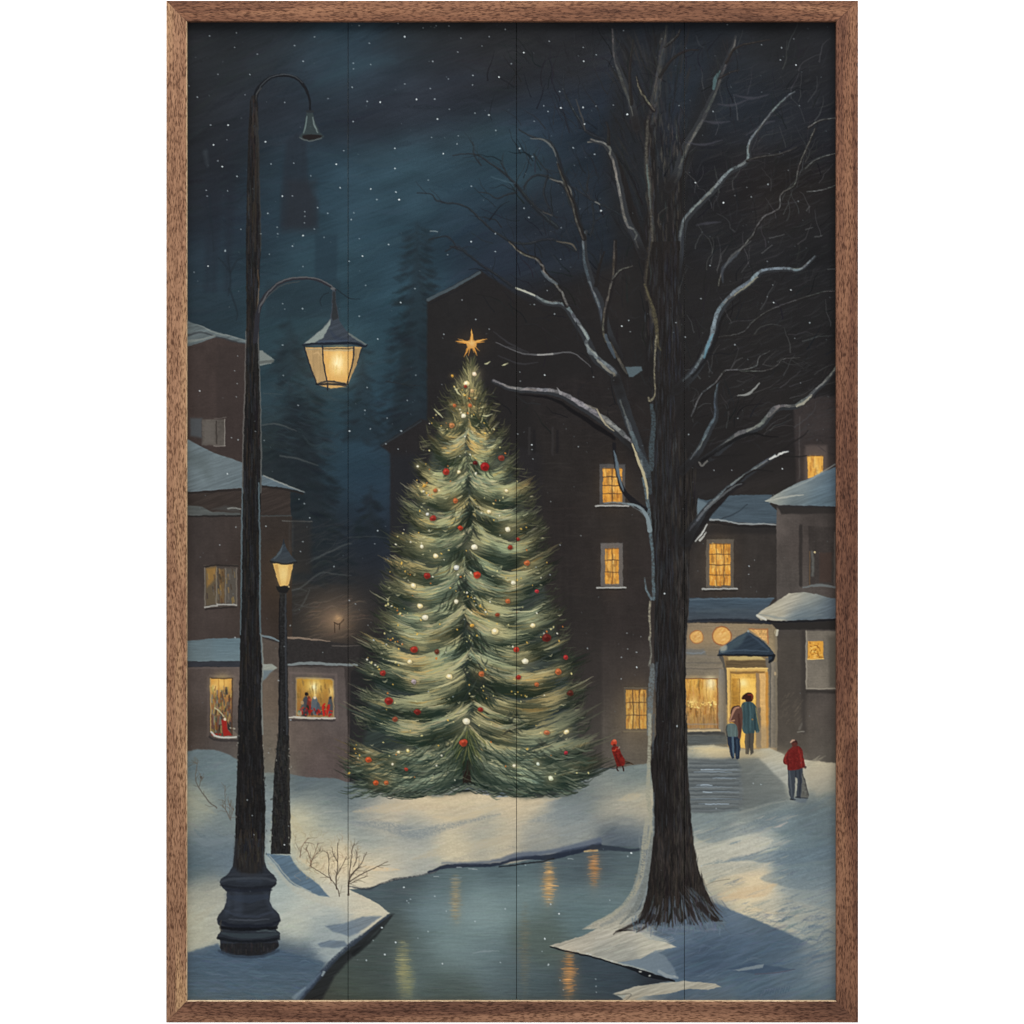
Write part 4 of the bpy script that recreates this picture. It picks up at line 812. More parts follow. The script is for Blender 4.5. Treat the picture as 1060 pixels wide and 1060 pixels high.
for u, v, r, c in ((415,950,21,(160,28,28)),(252,972,17,(176,50,36)),(484,914,15,(140,58,44)),(375,935,12,(96,28,26)),(275,775,13,(190,124,74)),(288,692,9,ORG),(352,692,10,ORG),(372,560,11,(232,204,176)),(338,600,15,CRM),(325,735,12,WHT),(305,972,9,CRM),(278,568,5,GLD),(160,1030,8,GLD),(508,1052,9,CRM),(207,1052,8,ORG),(133,948,6,WHT),(333,612,8,(150,50,34)),(362,632,9,(214,176,120))):
    BA.append((*E([(u, v)])[0], r*q, c))
for u, v, r, c in ((488,118,21,(186,66,40)),(87,188,15,(206,82,40)),(118,287,14,(200,84,40)),(163,285,11,ORG),(245,228,9,(180,60,44)),(920,160,10,(180,44,56)),(840,75,14,(196,112,70)),(922,72,12,CRM),(702,213,8,WHT),(856,268,12,(206,222,190)),(803,207,8,(196,222,216)),(215,157,7,CRM),(254,152,8,(222,202,96)),(190,208,6,WHT)):
    BA.append((*K([(u, v)])[0], r*q, c))
for x, y, r, c in BA:
    lum = sum(c)/3
    kind = 'white' if lum > 170 else ('red' if c[1] < 75 else 'gold')
    b = pid('bauble', xt)
    r = max(r*.86, 1.2)
    if kind == 'gold': glow(x, y, r*2.6, r*2.2, (206,160,90), .22)
    ell(x+.3, y+.6, r*1.25, r*1.2, (40,42,32), a=.45, f=1.6, n=12)
    e_ = rng.uniform(.82, 1.0); t_ = rng.uniform(0, 3.1)
    poly([(x+r*math.cos(t+t_)*rng.uniform(.88, 1.1), y+r*e_*math.sin(t+t_)*rng.uniform(.88, 1.1)) for t in np.linspace(0, 6.283, 10, endpoint=False)], c, f=1.0, idn=b, curve=True)
    if kind != 'white':
        ell(x+r*.2, y+r*.35, r*.7, r*.5, tuple(v*.66 for v in c), a=.7, f=1.2, n=10)
        ell(x-r*.25, y-r*.3, r*.34, r*.28, tuple(min(255, v*1.05+34) for v in c), a=.6, f=1.0, n=8)
    else:
        glow(x, y, r*3.2, r*2.8, (222,200,140), .28); ell(x-r*.1, y-r*.2, r*.55, r*.5, (250,246,226), a=.8, f=1.2, n=8); ell(x+r*.3, y+r*.55, r*.5, r*.3, tuple(v*.78 for v in c), a=.6, f=1, n=8)
# star
sr = pid('star', xt, 'golden many pointed star on the very top')
scx, scy = U([(516,190)])[0]
for (u, v), w in (((516,80),3.4),((388,175),2.8),((636,158),2.8),((410,158),1.5),((620,180),1.6),((456,298),2.2),((560,292),2.2),((490,290),1.3),((535,265),1.2),((578,250),1.4),((470,250),1.4),((405,188),1.4)):
    x, y = U([(u, v)])[0]
    stroke([(scx, scy), ((scx+x)/2, (scy+y)/2), (x, y)], [w*1.3, w*.75, .25], (208,146,66), f=.8, idn=sr, n=3)
ell(scx, scy+1, 5.2, 4.6, (214,158,84), f=1.4, idn=sr); ell(scx+.3, scy+.2, 2.6, 2.6, (232,188,122), f=2, a=.8)
for u, v in ((516,95),(420,172),(610,165)): 
    x, y = U([(u, v)])[0]; stroke([(scx, scy), (x, y)], [1, .3], (240,200,120), a=.7, f=.8)
glow(scx, scy, 13, 12, (150,104,54), .16)

# ================================================================== BARE TREE
bt = pid('bare_tree', 0, 'great bare tree with snow along its limbs and trunk')
BK = (35,33,33)
def branch(pts, w0, w1, light=None, la=.8, side=-1, dark=BK, a=1.0, lw=.5, parts=None, n=6):
    if max(w0, w1) > 5.4 and dark == BK and light is not None: dark = (47,49,52)
    stroke(pts, [w0*1.3, (w0+w1)*.68, w1*1.15], dark, a=a, f=1.2, idn=bt if a > .6 else None, n=n)
    if dark != BK and max(w0, w1) > 5.4:      # the limb's root sinks into the dark of the trunk
        e_ = 0 if w0 >= w1 else -1; wr_ = max(w0, w1); PP = smooth(pts, n) if len(pts) > 2 else np.array(pts, float)
        for t_, r_, a_ in ((0, .95, .95), (2, .8, .7), (4, .6, .45)):
            p_ = PP[min(t_, len(PP)-1)] if e_ == 0 else PP[max(0, len(PP)-1-t_)]
            glow(p_[0], p_[1], wr_*r_, wr_*r_, BK, a_)
    if light is None: return
    if len(pts) < 3: pts = [pts[0], ((pts[0][0]+pts[1][0])/2, (pts[0][1]+pts[1][1])/2), pts[1]]
    P = smooth(pts, n); m = len(P)
    ws = np.interp(np.linspace(0, 1, m), [0, .5, 1], [w0, (w0+w1)*.55, w1])
    d = np.gradient(P, axis=0); L_ = np.hypot(d[:, 0], d[:, 1])+1e-6
    nx, ny = -d[:, 1]/L_, d[:, 0]/L_
    flip = np.where(ny*1.0+nx*.5 > 0, -1, 1)*(1 if side < 0 else -1)     # towards upper left
    O = P+np.stack([nx, ny], 1)*(flip*ws*.26)[:, None]
    step = 4
    for k in range(0, m-2, step-1):
        seg = O[k:k+step+1]
        if len(seg) < 2: break
        t = k/m
        root_end = 1-t if ws[0] < ws[-1] else t
        if max(ws) > 5 and root_end < .03: continue
        ease = min(1, .3+root_end*2.6) if max(ws) > 5 else 1
        w = ws[k]*lw*ease
        c = jit(light, 7)
        stroke([tuple(p) for p in seg], [w*rng.uniform(.7, 1), w*rng.uniform(.8, 1.3), w*rng.uniform(.5, .9)], c, a=la*ease*rng.uniform(.6, 1), f=1.0, n=2, idn=bt if w > 1 else None, dry=.35)
        if w > 1.6 and rng.rand() < .5:
            q0 = O[k]+rng.normal(0, w*.25, 2); q1 = O[min(m-1, k+step)]+rng.normal(0, w*.25, 2)
            stroke([tuple(q0), tuple(q1)], [w*.3, w*.5], jit([(178,176,160),(66,72,80),(120,112,96)][rng.randint(3)], 8), a=.45*la, f=1, sm=False)
def twigs(pts, n, l, w, c=(38,38,40), a=.6, spread=.9, up=-1):
    if len(pts) < 3: pts = [pts[0], ((pts[0][0]+pts[1][0])/2, (pts[0][1]+pts[1][1])/2), pts[1]]
    P = smooth(pts, 8)
    for _ in range(n):
        k = rng.randint(1, len(P)-1); d = P[k]-P[k-1]; th = math.atan2(d[1], d[0])+rng.choice([-1, 1])*rng.uniform(.3, spread)
        ll = l*rng.uniform(.4, 1.3); x, y = P[k]
        th2 = th+rng.normal(0, .4)
        p1 = (x+ll*.5*math.cos(th), y+ll*.5*math.sin(th)); p2 = (p1[0]+ll*.5*math.cos(th2), p1[1]+ll*.5*math.sin(th2))
        stroke([(x, y), p1, p2], [w, w*.7, .3], jit(c, 5), a=a*rng.uniform(.5, 1), f=1, n=3)
G1=(118,116,108); BL=(86,102,114); CR=(150,144,124); SNW=(150,154,152)
# soft dim crown mass behind
for pts, w in ((P_([(500,1060),(500,700),(490,300),(520,60)]),[50,46,34,22]),(P_([(420,700),(400,400),(430,60)]),[20,30,16]),(P_([(560,800),(570,500),(640,300),(720,80)]),[30,26,24,10])):
    stroke(pts, w, (35,34,34), a=.62, f=16)
for _ in range(240):
    x, y = P_([(rng.uniform(390, 610), rng.uniform(40, 640))])[0]; l = rng.uniform(10, 34); d = (x-693)*.006
    stroke([(x-d*l, y+l*.5), (x, y), (x+d*l+rng.normal(0, 1), y-l*.5)], [.8, 2.2, .5], jit([(30,29,29),(48,46,44),(40,44,50)][rng.randint(3)], 4), a=.4, f=1.6, n=3)
for _ in range(900):
    x = rng.uniform(560, 866); y = rng.uniform(40, 470); d = math.atan2(y-470, x-690)
    if x < 640 and y > 330: continue
    th = d+rng.normal(0, .5); l = rng.uniform(5, 18)
    c = jit((48,50,53) if rng.rand() < .5 else (29,29,31), 3)
    stroke([(x, y), (x+l*.5*math.cos(th), y+l*.5*math.sin(th)+rng.normal(0, 1.5)), (x+l*math.cos(th), y+l*math.sin(th))], [.6, 1.2, .3], c, a=.3, f=1.3, n=3)
for _ in range(420):     # dry frosty strokes on the right
    x = rng.uniform(730, 860); y = rng.uniform(70, 460); l = rng.uniform(6, 22)
    stroke([(x, y), (x+l*.5, y-l*.12), (x+l, y-l*.38+rng.normal(0, 1))], [.4, 1.3, .3], jit((60,60,62), 5), a=.25, f=1.4, n=3)
# webs of fine twigs
for _ in range(420):
    x, y = rng.uniform(505, 866), rng.uniform(50, 450)
    if x < 660 and y > 300 and rng.rand() < .7: continue
    th = math.atan2(y-560, x-693)+rng.normal(0, .35); pts = [(x, y)]
    for k in range(4):
        l = rng.uniform(4, 10); th += rng.normal(0, .3); x += l*math.cos(th); y += l*math.sin(th); pts.append((x, y))
    w = rng.uniform(.6, 1.5); frost = x > 690 and rng.rand() < .4
    stroke(pts, [w, w*.7, .3], jit((80,82,82) if frost else (28,29,32), 6), a=.45 if frost else .65, f=1, n=3)
# left thin far branches
thin = [(B([(600,850),(550,785),(500,735),(440,690),(370,650),(280,655)]),2.6,.8),(B([(720,960),(620,870),(550,780)]),4,2.4),(B([(800,1060),(700,1010),(560,1030),(460,980),(400,930),(330,870),(220,850),(190,820),(130,815)]),2.6,.7),
        (B([(550,812),(500,825),(465,837),(430,818),(390,810)]),1.8,.6),(B([(780,870),(750,790),(690,750),(630,740),(590,770),(580,800)]),2.8,1.2),(B([(820,960),(800,880),(770,800),(740,720),(715,640),(690,600),(640,585),(600,570),(560,548)]),4.4,1),
        (B([(680,740),(665,820),(700,900),(720,920)]),2,1.4),(B([(1010,920),(940,880),(860,840),(800,800),(760,780)]),2.2,.8),(B([(870,860),(875,930),(860,1000)]),2,1),(B([(930,900),(880,940),(860,1000)]),1.4,.8),(B([(860,840),(830,800),(810,760)]),1.6,.5),(B([(840,820),(850,760),(870,720)]),1.2,.4),
        (B([(510,740),(490,700),(480,680)]),1.4,.4),(B([(400,700),(370,650),(365,600)]),1.2,.4),(B([(690,905),(640,880),(590,840)]),2,1),(B([(620,650),(660,700),(700,740)]),1.2,.5),
        (B([(920,590),(850,560),(810,500),(770,430),(750,380),(748,310)]),3.4,.8),(E([(270,20),(330,45),(400,100),(455,135),(530,190)]),1.4,2.6),(E([(560,0),(590,30),(600,40)]),1,.6),(E([(880,220),(900,100),(905,40)]),3,2),
        (E([(0,590),(60,600),(140,610)]),.8,.5),(B([(180,1010),(260,1000),(300,1050)]),1.2,.6),(B([(250,1060),(290,1040),(340,1060)]),1.5,.6)]
for pts, w0, w1 in thin:
    branch(pts, w0*.9, w1, (60,66,70), .5, dark=(33,36,40), a=.85, lw=.35); twigs(pts, 5, 14, .8, a=.5)
for pts, c, a in ((B([(690,755),(740,770),(775,800),(785,850)]),(120,118,108),.8),(B([(610,585),(660,590),(700,620),(715,660)]),(104,106,102),.8),(B([(720,685),(740,735)]),(100,104,100),.7),(B([(850,600),(895,598),(925,620),(950,660)]),(118,112,100),.9),
                  (B([(185,975),(215,978)]),(150,160,160),.8),(B([(440,745),(500,765),(540,775)]),(58,80,92),.7),(B([(660,895),(700,910)]),(96,92,84),.6),(B([(800,420),(820,480),(840,550)]),(84,76,66),.5),(B([(880,852),(900,862)]),(160,160,150),.7),(B([(720,1018),(780,1030),(800,1055)]),(96,88,74),.8)):
    stroke(pts, [.8, 2, 1], c, a=a, f=1.2)
# main leader and big limbs

TR = P_([(478,1060),(486,900),(480,760),(470,720),(452,690),(428,600),(405,520),(385,440),(368,390),(395,400),(425,470),(450,560),(475,640),(488,560),(482,430),(478,300),(505,280),(512,430),(515,560),(535,640),(548,560),(560,470),(590,400),(610,370),(612,390),(600,440),(590,480),(590,560),(605,570),(590,620),(585,700),(575,800),(580,950),(600,1060)])
poly(TR, (34,32,32), f=1.6, idn=bt, tex=N_V, ta=.12)
branch(P_([(500,300),(505,250),(520,170),(535,100),(545,20)]), 7, 2.2, (84,80,72), .5)
stroke(P_([(490,290),(486,420),(496,520),(500,640),(492,740)]), [2,5,5.4,5,3], (66,62,56), a=.75, f=3, dry=.4)
stroke(P_([(488,300),(484,400),(492,480),(500,600),(502,680)]), [1.4,2.6,3,2.4,1.4], (100,98,88), a=.6, f=2, dry=.5); stroke(P_([(486,430),(492,500),(498,560)]), [.8,1.8,.8], (96,118,116), a=.7, f=1.4)
stroke(P_([(490,680),(484,760),(486,830)]), [3,3.4,3], (74,66,56), a=.6, f=2.4, dry=.4)
for _ in range(330):
    u = rng.choice([rng.normal(498, 9), rng.normal(568, 12), rng.normal(535, 22)]); v = rng.uniform(290, 1000); x, y = P_([(u, v)])[0]; l = rng.uniform(6, 18)
    stroke([(x+.4, y+l*.5), (x, y), (x+.2, y-l*.5)], [.4, rng.uniform(.8, 2), .3], jit([(72,68,62),(54,58,64),(88,82,70),(28,27,27)][rng.choice(4, p=[.35,.3,.12,.23])], 6), a=rng.uniform(.25, .55), f=1.2, n=3)
for _ in range(120):
    k_ = rng.rand(); x, y = P_([(505+k_*30+rng.normal(0, 6), 290-k_*240)])[0]; l = rng.uniform(5, 14)
    stroke([(x-.6, y+l*.5), (x+.8, y-l*.5)], [1.6, .5], jit((66,64,60) if rng.rand() < .5 else (46,50,56), 6), a=.45, f=1.2, sm=False)
branch(P_([(505,270),(480,235),(462,195),(455,170)]), 3.6, 1, (116,110,92), .7)
branch(P_([(455,320),(440,250),(415,180),(392,110),(385,30)]), 7, 2.2, (92,90,84), .6)
branch(P_([(440,250),(435,160),(445,60)]), 3, 1, (60,58,54), .4)
branch(P_([(525,170),(560,120),(600,95),(640,90)]), 3, 1, (54,52,50), .4)
branch(P_([(540,80),(575,50),(585,30)]), 2.4, 1.4, (100,104,100), .5)
branch(P_([(475,700),(455,650),(428,595),(410,520),(392,430),(365,375),(320,358)]), 7, 3, G1, .85, side=-1, lw=.45)
branch(P_([(372,370),(372,330),(365,305)]), 3, 1, (52,56,58), .4)
branch(P_([(400,1000),(370,930),(350,850),(325,790),(305,720),(300,650),(305,630)]), 8, 3, BL, .6)
branch(P_([(300,650),(280,600),(265,540),(240,480),(222,430)]), 4, 2, (88,88,80), .6)
branch(P_([(335,790),(345,730),(360,690)]), 3, 1, None)
branch(P_([(550,500),(575,460),(585,420),(605,370),(640,310),(680,230),(710,150),(740,80),(750,50)]), 8, 2.4, (92,92,86), .55, side=1)
branch(P_([(590,400),(582,350),(578,315)]), 2, .8, (66,70,76), .5)
branch(P_([(720,130),(750,85),(800,70),(850,62)]), 2.4, .8, (66,60,54), .6)
branch(P_([(690,180),(730,160),(760,150)]), 1.6, .7, (66,62,58), .5)
stroke(P_([(683,205),(690,175),(703,152)]), [3,4,1], (74,98,100), a=.85)
stroke(P_([(655,85),(640,75),(632,50)]), [1,2,1], (52,56,60), a=.5)
for pts in (C([(420,440),(480,445),(550,420)]), C([(490,400),(560,414),(635,400)]), C([(355,510),(410,518),(470,512)]), C([(330,950),(380,942),(430,936)]), C([(540,570),(620,520),(660,510)]), C([(280,600),(360,610),(440,590)])):
    stroke(pts, [.8, 3, .8], (64,64,72), a=.65, f=1.6)
branch(P_([(575,760),(585,690),(598,600),(640,550),(690,500),(730,455),(785,420),(790,370),(830,310),(890,240),(925,215)]), 6.4, 1.6, (122,134,136), .85, lw=.62)
branch(P_([(785,420),(830,408),(880,400),(930,380)]), 2.6, .8, (96,96,94), .6)
branch(P_([(700,790),(715,740),(760,690),(800,640),(830,590),(880,560),(885,520),(925,490),(940,430),(965,370),(985,325)]), 2.4, 1.8, (108,108,104), .75, lw=.55)
stroke(P_([(712,780),(712,740),(760,690)]), [1,4,2], (62,68,76), a=.7, f=1.6)
for pts in (P_([(965,322),(1000,300),(1050,293)]), P_([(955,445),(990,415),(1048,398)]), P_([(960,513),(1000,508),(1048,492)])):
    branch(pts, 2, 1, (122,126,124), .8)
twigs(P_([(700,500),(790,420),(890,240)]), 16, 26, 1, (46,46,48), .6); twigs(P_([(800,640),(925,490),(985,325)]), 20, 28, 1, (48,48,50), .6); twigs(P_([(640,310),(740,80)]), 16, 26, 1, (44,44,46), .6)
twigs(P_([(500,300),(545,20)]), 10, 26, 1.2, (42,42,42), .6); twigs(P_([(415,180),(385,30)]), 10, 20, 1.2, (42,42,42), .6)
for pts in (F([(450,110),(480,60),(560,0)]), C([(640,1005),(700,990)]), C([(795,890),(808,872)]), F([(605,50),(650,15)]), F([(830,-20),(860,-25)]), C([(790,970),(820,960)]), F([(885,117),(915,116)])):
    stroke(pts, [1, 2.2, .7], (88,90,90), a=.7, f=1.3)
# big left limbs
branch(E([(1060,860),(1030,770),(990,650),(960,560),(880,490),(845,410),(800,340),(750,272),(680,260),(620,230),(545,197)]), 9, 2.6, (124,134,136), .85, lw=.6, side=-1)
branch(E([(760,270),(725,190),(670,130),(640,78),(570,48),(520,0)]), 3.6, 1.8, (136,132,120), .8, lw=.6, side=1)
stroke(E([(545,197),(580,208),(625,228)]), [1.5,2,1.5], (186,184,164), a=.8); stroke(E([(655,125),(690,160),(720,180)]), [2,4,2], (88,98,104), a=.7)
stroke(E([(960,560),(990,660),(1000,700)]), [2.6,2.6,1], (176,166,138), a=.85); stroke(E([(890,500),(930,540),(960,560)]), [2,3,2], (140,138,126), a=.8)
branch(E([(1010,560),(960,470),(925,400),(920,340),(935,250),(960,140),(965,0)]), 5, 3.6, (104,98,84), .6)
branch(E([(955,160),(985,125),(1040,105)]), 2.6, 1.2, (122,120,114), .85)
stroke(E([(925,395),(945,450),(965,490)]), [3,4,2], (78,92,104), a=.7)
branch(E([(450,588),(530,622),(640,630),(735,645),(830,700),(900,745),(960,790),(1050,870)]), 3, 8.5, (150,146,148), .9, lw=.75)
stroke(E([(560,645),(700,665),(800,725),(900,790),(960,830)]), [1,3,4,5,4], (22,21,23), a=.85, f=1.4)
stroke(E([(720,618),(735,640)]), [.6,3], (140,138,138), a=.9); stroke(E([(890,710),(920,765),(960,800)]), [1.6,1.8,1], (176,166,138), a=.8)
stroke(E([(460,425),(560,468),(620,478),(700,474),(780,468),(830,500),(862,530)]), [.8,1.3,1.6,1.6,1.2,1,.6], (104,104,106), a=.75); stroke(E([(640,478),(700,474)]), 1.6, (160,158,154), a=.8)
for pts in (E([(450,380),(520,430),(600,470)]), E([(480,440),(540,450),(600,480)]), E([(470,480),(560,515),(640,510)])): stroke(pts, [.6,1.6,.6], (62,62,66), a=.6, f=1.4)
branch(E([(550,355),(630,352),(680,385),(740,420)]), 1.6, 1, (52,52,54), .5)
twigs(E([(620,230),(750,272),(850,420)]), 12, 18, 1, (44,44,48), .5)
# lower left limb into trunk, with cream snow
branch(F([(-10,590),(40,740),(85,860),(120,980),(140,1060)]), 8, 6, (96,108,114), .8)
# ---- trunk lower
TL = F([(135,0),(118,160),(130,260),(155,360),(160,440),(150,520),(152,640),(125,672),(140,720),(135,860),(140,960)])+I([(110,0),(135,60),(150,300),(155,500),(150,700),(160,900),(160,1060)])+L([(136,140),(136,230),(148,320),(150,500),(132,640),(122,750),(95,850),(30,890),(-10,915),(60,912),(90,905),(130,870),(155,905),(185,870),(215,880),(235,840),(265,880),(300,850),(325,880),(355,850),(380,870),(430,860),(400,800),(365,730),(338,650),(318,550),(305,400),(292,200),(288,0)])+I([(285,1000),(285,700),(298,500),(300,290),(330,200),(335,60),(320,0)])+F([(330,960),(285,900),(250,800),(235,700),(245,620),(300,590),(250,560),(245,300),(262,0)])
poly(TL, (36,33,32), f=1.2, idn=bt, tex=N_V+N_FINE*.4, ta=.22)
def bark(region, n, c, a=.5, l=16):
    xa, ya, xb, yb = region
    for _ in range(n):
        x = rng.uniform(xa, xb); y = rng.uniform(ya, yb); i = int((x-X0)*S); j = int((y-Y0)*S)
        if not (0 <= j < H and 0 <= i < W) or ID[j, i] != bt: continue
        h = l*rng.uniform(.4, 1.2); lean = (x-693)*.0016*max(0, y-860)*.15
        stroke([(x-lean, y-h/2), (x+rng.normal(0, .5), y), (x+lean, y+h/2)], [.4, rng.uniform(.8, 1.8), .3], jit(c, 5), a=a*rng.uniform(.4, 1), f=1, n=3)
bark((676, 480, 726, 950), 420, (52,48,45), .5, 20); bark((676, 480, 726, 950), 420, (24,23,23), .6, 22)
bark((672, 250, 700, 520), 130, (56,60,68), .45, 24); bark((676, 440, 700, 700), 130, (54,60,66), .4, 30)
bark((668, 860, 745, 965), 260, (64,56,50), .5, 14); bark((660, 900, 760, 965), 180, (30,26,25), .6, 14)
bark((690, 250, 722, 520), 110, (40,44,54), .5, 26)
for _ in range(110):     # blue bounce on the right flare
    t = rng.rand(); x = 716+t*30+rng.normal(0, 4); y = 930+t*25+rng.normal(0, 8); stroke([(x-4, y-6), (x, y), (x+5, y+5)], [.5,1.6,.4], jit((88,100,112),10), a=.4, f=1.2, n=3)
bark((696, 420, 722, 940), 420, (66,60,54), .42, 22); bark((676, 300, 716, 900), 300, (56,60,66), .4, 20); bark((700, 560, 714, 900), 200, (78,74,68), .3, 16)
bark((680, 860, 740, 955), 320, (72,64,58), .4, 14)
# snow clinging to the left of the trunk
poly(L([(140,430),(124,560),(104,660),(82,735),(40,790),(-20,835),(-120,885),(-150,905),(-60,905),(20,905),(90,860),(118,760),(134,640),(150,500)]), field([(672,860,(150,152,142)),(668,900,(132,138,136)),(655,935,(150,152,142)),(640,955,(172,168,152)),(662,930,(112,122,126))],12), f=1.8, tex=N_D+N_FINE*.5, ta=.12, idn=bt, curve=False)
for pts, w, c, a in ((F([(140,0),(118,160),(128,240),(150,340)]),[1.5,2,2.6,3],(88,82,68),.75),(F([(112,180),(140,260),(160,340),(165,430),(180,460)]),[2,3.5,5,4,1],(112,104,76),.8),(F([(160,400),(152,520),(155,640),(135,672),(128,660)]),[2.4,1.6,1.6,3,2],(170,162,132),.95),
     (F([(140,690),(150,760),(140,860),(140,960)]),[4,6,7,6],(86,104,112),.85),(F([(60,860),(90,940),(112,1000),(125,1060)]),[1.2,2.6,3,2.4],(182,174,142),.95),(F([(90,880),(125,960),(135,1060)]),[4,6,5],(84,98,106),.8),
     (I([(105,-20),(122,60),(132,160),(145,300),(148,400),(150,490)]),[3,5,4.6,3.6,4,4],(98,118,126),.95),(I([(112,400),(118,450),(140,490)]),[.8,2.4,3],(112,132,140),.95),(I([(-60,85),(0,82),(60,95),(110,130),(135,180)]),[1.5,2,2.6,3.6,3],(120,132,136),.95),
     (I([(135,500),(132,560),(136,620),(130,660)]),[2.6,3,1.6,2.4],(176,170,146),.95),(I([(132,650),(140,720),(132,770)]),[1.6,2,2.6],(140,142,130),.9),(I([(145,770),(140,850),(135,950),(128,1060)]),[6,7.5,7,5],(112,122,124),.95),(I([(165,760),(158,830),(160,880)]),[3,3,1],(84,94,104),.7),
     (L([(132,0),(132,100),(128,230),(126,340),(140,470),(118,560)]),[4.5,4.5,4.5,6,5,5],(168,166,146),.97),(L([(150,0),(147,100),(145,180)]),[3,3,1],(84,92,98),.8),(L([(150,330),(148,440),(150,510)]),[2,3,1.5],(108,120,124),.9),
     (L([(120,440),(108,560),(96,660),(70,740),(20,810),(-30,845),(-110,880)]),[5,7,8,8,7,5,2],(170,168,150),.97),(L([(142,500),(128,620),(110,720),(70,820),(10,880)]),[2,5,6,6,3],(122,128,124),.85),(L([(90,520),(92,640),(60,740)]),[1.5,2,2],(136,146,146),.7),(L([(70,770),(0,850),(-70,890)]),[5,6,4],(150,154,148),.8)):
    y_ = pts[0][1]; kw = .8; kc = .82 if y_ < 480 else .95
    stroke(pts, [v*kw for v in w], tuple(v*kc for v in c), a=a, f=1.3, idn=bt, dry=.45)
for _ in range(200):
    t = rng.rand(); u = 90+t*330; v = 800+rng.uniform(0, 90); x, y = L([(u, v)])[0]; d = (u-230)/200
    stroke([(x-d*5, y-9), (x, y), (x+d*8, y+7)], [.6, rng.uniform(1, 2.2), .4], jit([(34,30,29),(58,48,42),(104,116,128),(76,88,100)][rng.choice(4, p=[.4,.25,.2,.15])], 7), a=.5, f=1.1, n=3)
for _ in range(150):
    u = rng.uniform(40, 440); y0_ = 905-abs(u-215)*.12; x, y = L([(u, y0_+rng.uniform(-6, 26))])[0]; l = rng.uniform(6, 15)
    stroke([(x-l*.5, y+1), (x, y-.5), (x+l*.5, y+1.2)], [.5, rng.uniform(1.4, 3), .5], jit((98,112,126) if u > 160 else (150,152,146), 9), a=.5, f=1.4, n=3)
# roots in snow
for pts, w in ((L([(130,800),(90,870),(20,905),(-20,925)]),[6,3,1]),(L([(150,850),(120,890),(80,915)]),[4,3,1]),(L([(170,850),(160,905)]),[3,1]),(L([(240,820),(262,880)]),[4,1]),(L([(300,820),(335,885)]),[4,1]),(L([(340,800),(400,860),(440,870)]),[6,4,1])):
    stroke(pts, w, (40,34,32), a=.75, f=1.6)
for _ in range(60):
    u = rng.uniform(60, 430); v = 900-abs(u-200)*.05+rng.normal(0, 14); x, y = L([(u, v)])[0]; stroke([(x, y-3), (x+rng.normal(0, 1), y+3)], [1.6, .4], jit((96,112,128), 10), a=.6, f=1.4)
# right limbs
branch(Q_([(575,440),(620,395),(650,350),(680,290),(700,210),(740,160),(800,115),(830,88),(900,82),(940,85),(985,45)]), 8, 2.2, (122,136,142), .92, lw=.62)
stroke(Q_([(655,345),(668,305),(682,275)]), [2,3,1.5], (96,138,154), a=.75); stroke(Q_([(620,400),(660,350),(690,290),(710,225),(760,180)]), [2,3,4,2.5,1], (26,25,26), a=.7, f=1.5)
stroke(Q_([(745,160),(790,125),(815,105)]), [1,2,1], (160,158,136), a=.7)
branch(Q_([(700,285),(770,270),(800,240),(860,200),(960,165),(1010,150),(1045,148)]), 2.2, 1.2, (90,92,92), .75)
branch(Q_([(705,285),(800,280),(870,250)]), 1.6, .8, (58,56,54), .5)
branch(Q_([(592,680),(640,620),(670,560),(690,520),(690,460),(702,400)]), 7, 1.6, (88,102,112), .8)
branch(Q_([(620,520),(645,460),(690,420),(720,385),(770,382),(810,370),(820,345),(850,325)]), 3, 1.4, (108,112,112), .8)
branch(Q_([(760,385),(830,385),(870,370),(890,350),(940,345)]), 2.2, .8, (98,98,96), .75)
stroke(Q_([(755,458),(790,450),(820,420)]), [.8,2.6,1.2], (140,142,138), a=.9); branch(Q_([(725,500),(760,485),(790,480),(810,455)]), 2, 1, None)
stroke(Q_([(735,378),(750,355),(770,345)]), [1.4,1], (70,70,70), a=.7)
branch(Q_([(640,660),(700,620),(750,578),(820,550),(870,495),(930,488),(990,440),(1030,400),(1050,370)]), 7, 2.4, (116,118,116), .9, lw=.6)
stroke(Q_([(930,488),(950,480),(975,455)]), [2,2.6,1.4], (170,166,148), a=.85); stroke(Q_([(650,650),(740,590),(800,570),(840,578),(875,580)]), [3,4,2.4,1.6,1], (24,23,24), a=.75, f=1.4)
stroke(Q_([(640,655),(650,665),(665,650)]), 2, (120,118,112), a=.7); branch(Q_([(680,640),(730,635),(775,632)]), 1.8, .9, None)
branch(Q_([(600,890),(640,830),(690,770),(740,725),(800,680),(860,640),(905,622)]), 9, 1.8, (108,118,124), .85, lw=.5)
stroke(Q_([(850,645),(875,632),(905,622)]), [1.6,2.6,.8], (206,206,200), a=.95); branch(Q_([(870,632),(905,605),(945,580),(965,560)]), 1.2, .7, None); branch(Q_([(880,636),(930,638),(960,635)]), 1.4, .7, None)
branch(Q_([(740,728),(800,680),(860,682)]), 1.8, 1, None)
poly(I([(300,270),(330,200),(390,100),(460,20),(520,-5),(540,0),(470,50),(400,130),(350,200),(310,262),(298,300)]), (36,34,35), f=1.2, idn=bt, tex=N_D, ta=.15)
stroke(I([(335,150),(400,85),(480,20),(520,2)]), [1.6,2.4,2,1], (92,96,98), a=.75)
stroke(I([(375,175),(355,210),(325,245)]), [1,2,1], (196,198,192), a=.9); stroke(I([(372,208),(345,240)]), [.8,2.6], (206,206,198), a=.8)
twigs(Q_([(720,385),(940,345)]), 14, 18, .9, (70,70,70), .5); twigs(Q_([(740,160),(985,45)]), 14, 22, .9, (44,42,42), .5); twigs(Q_([(820,550),(1050,370)]), 14, 22, .9, (48,46,46), .5)
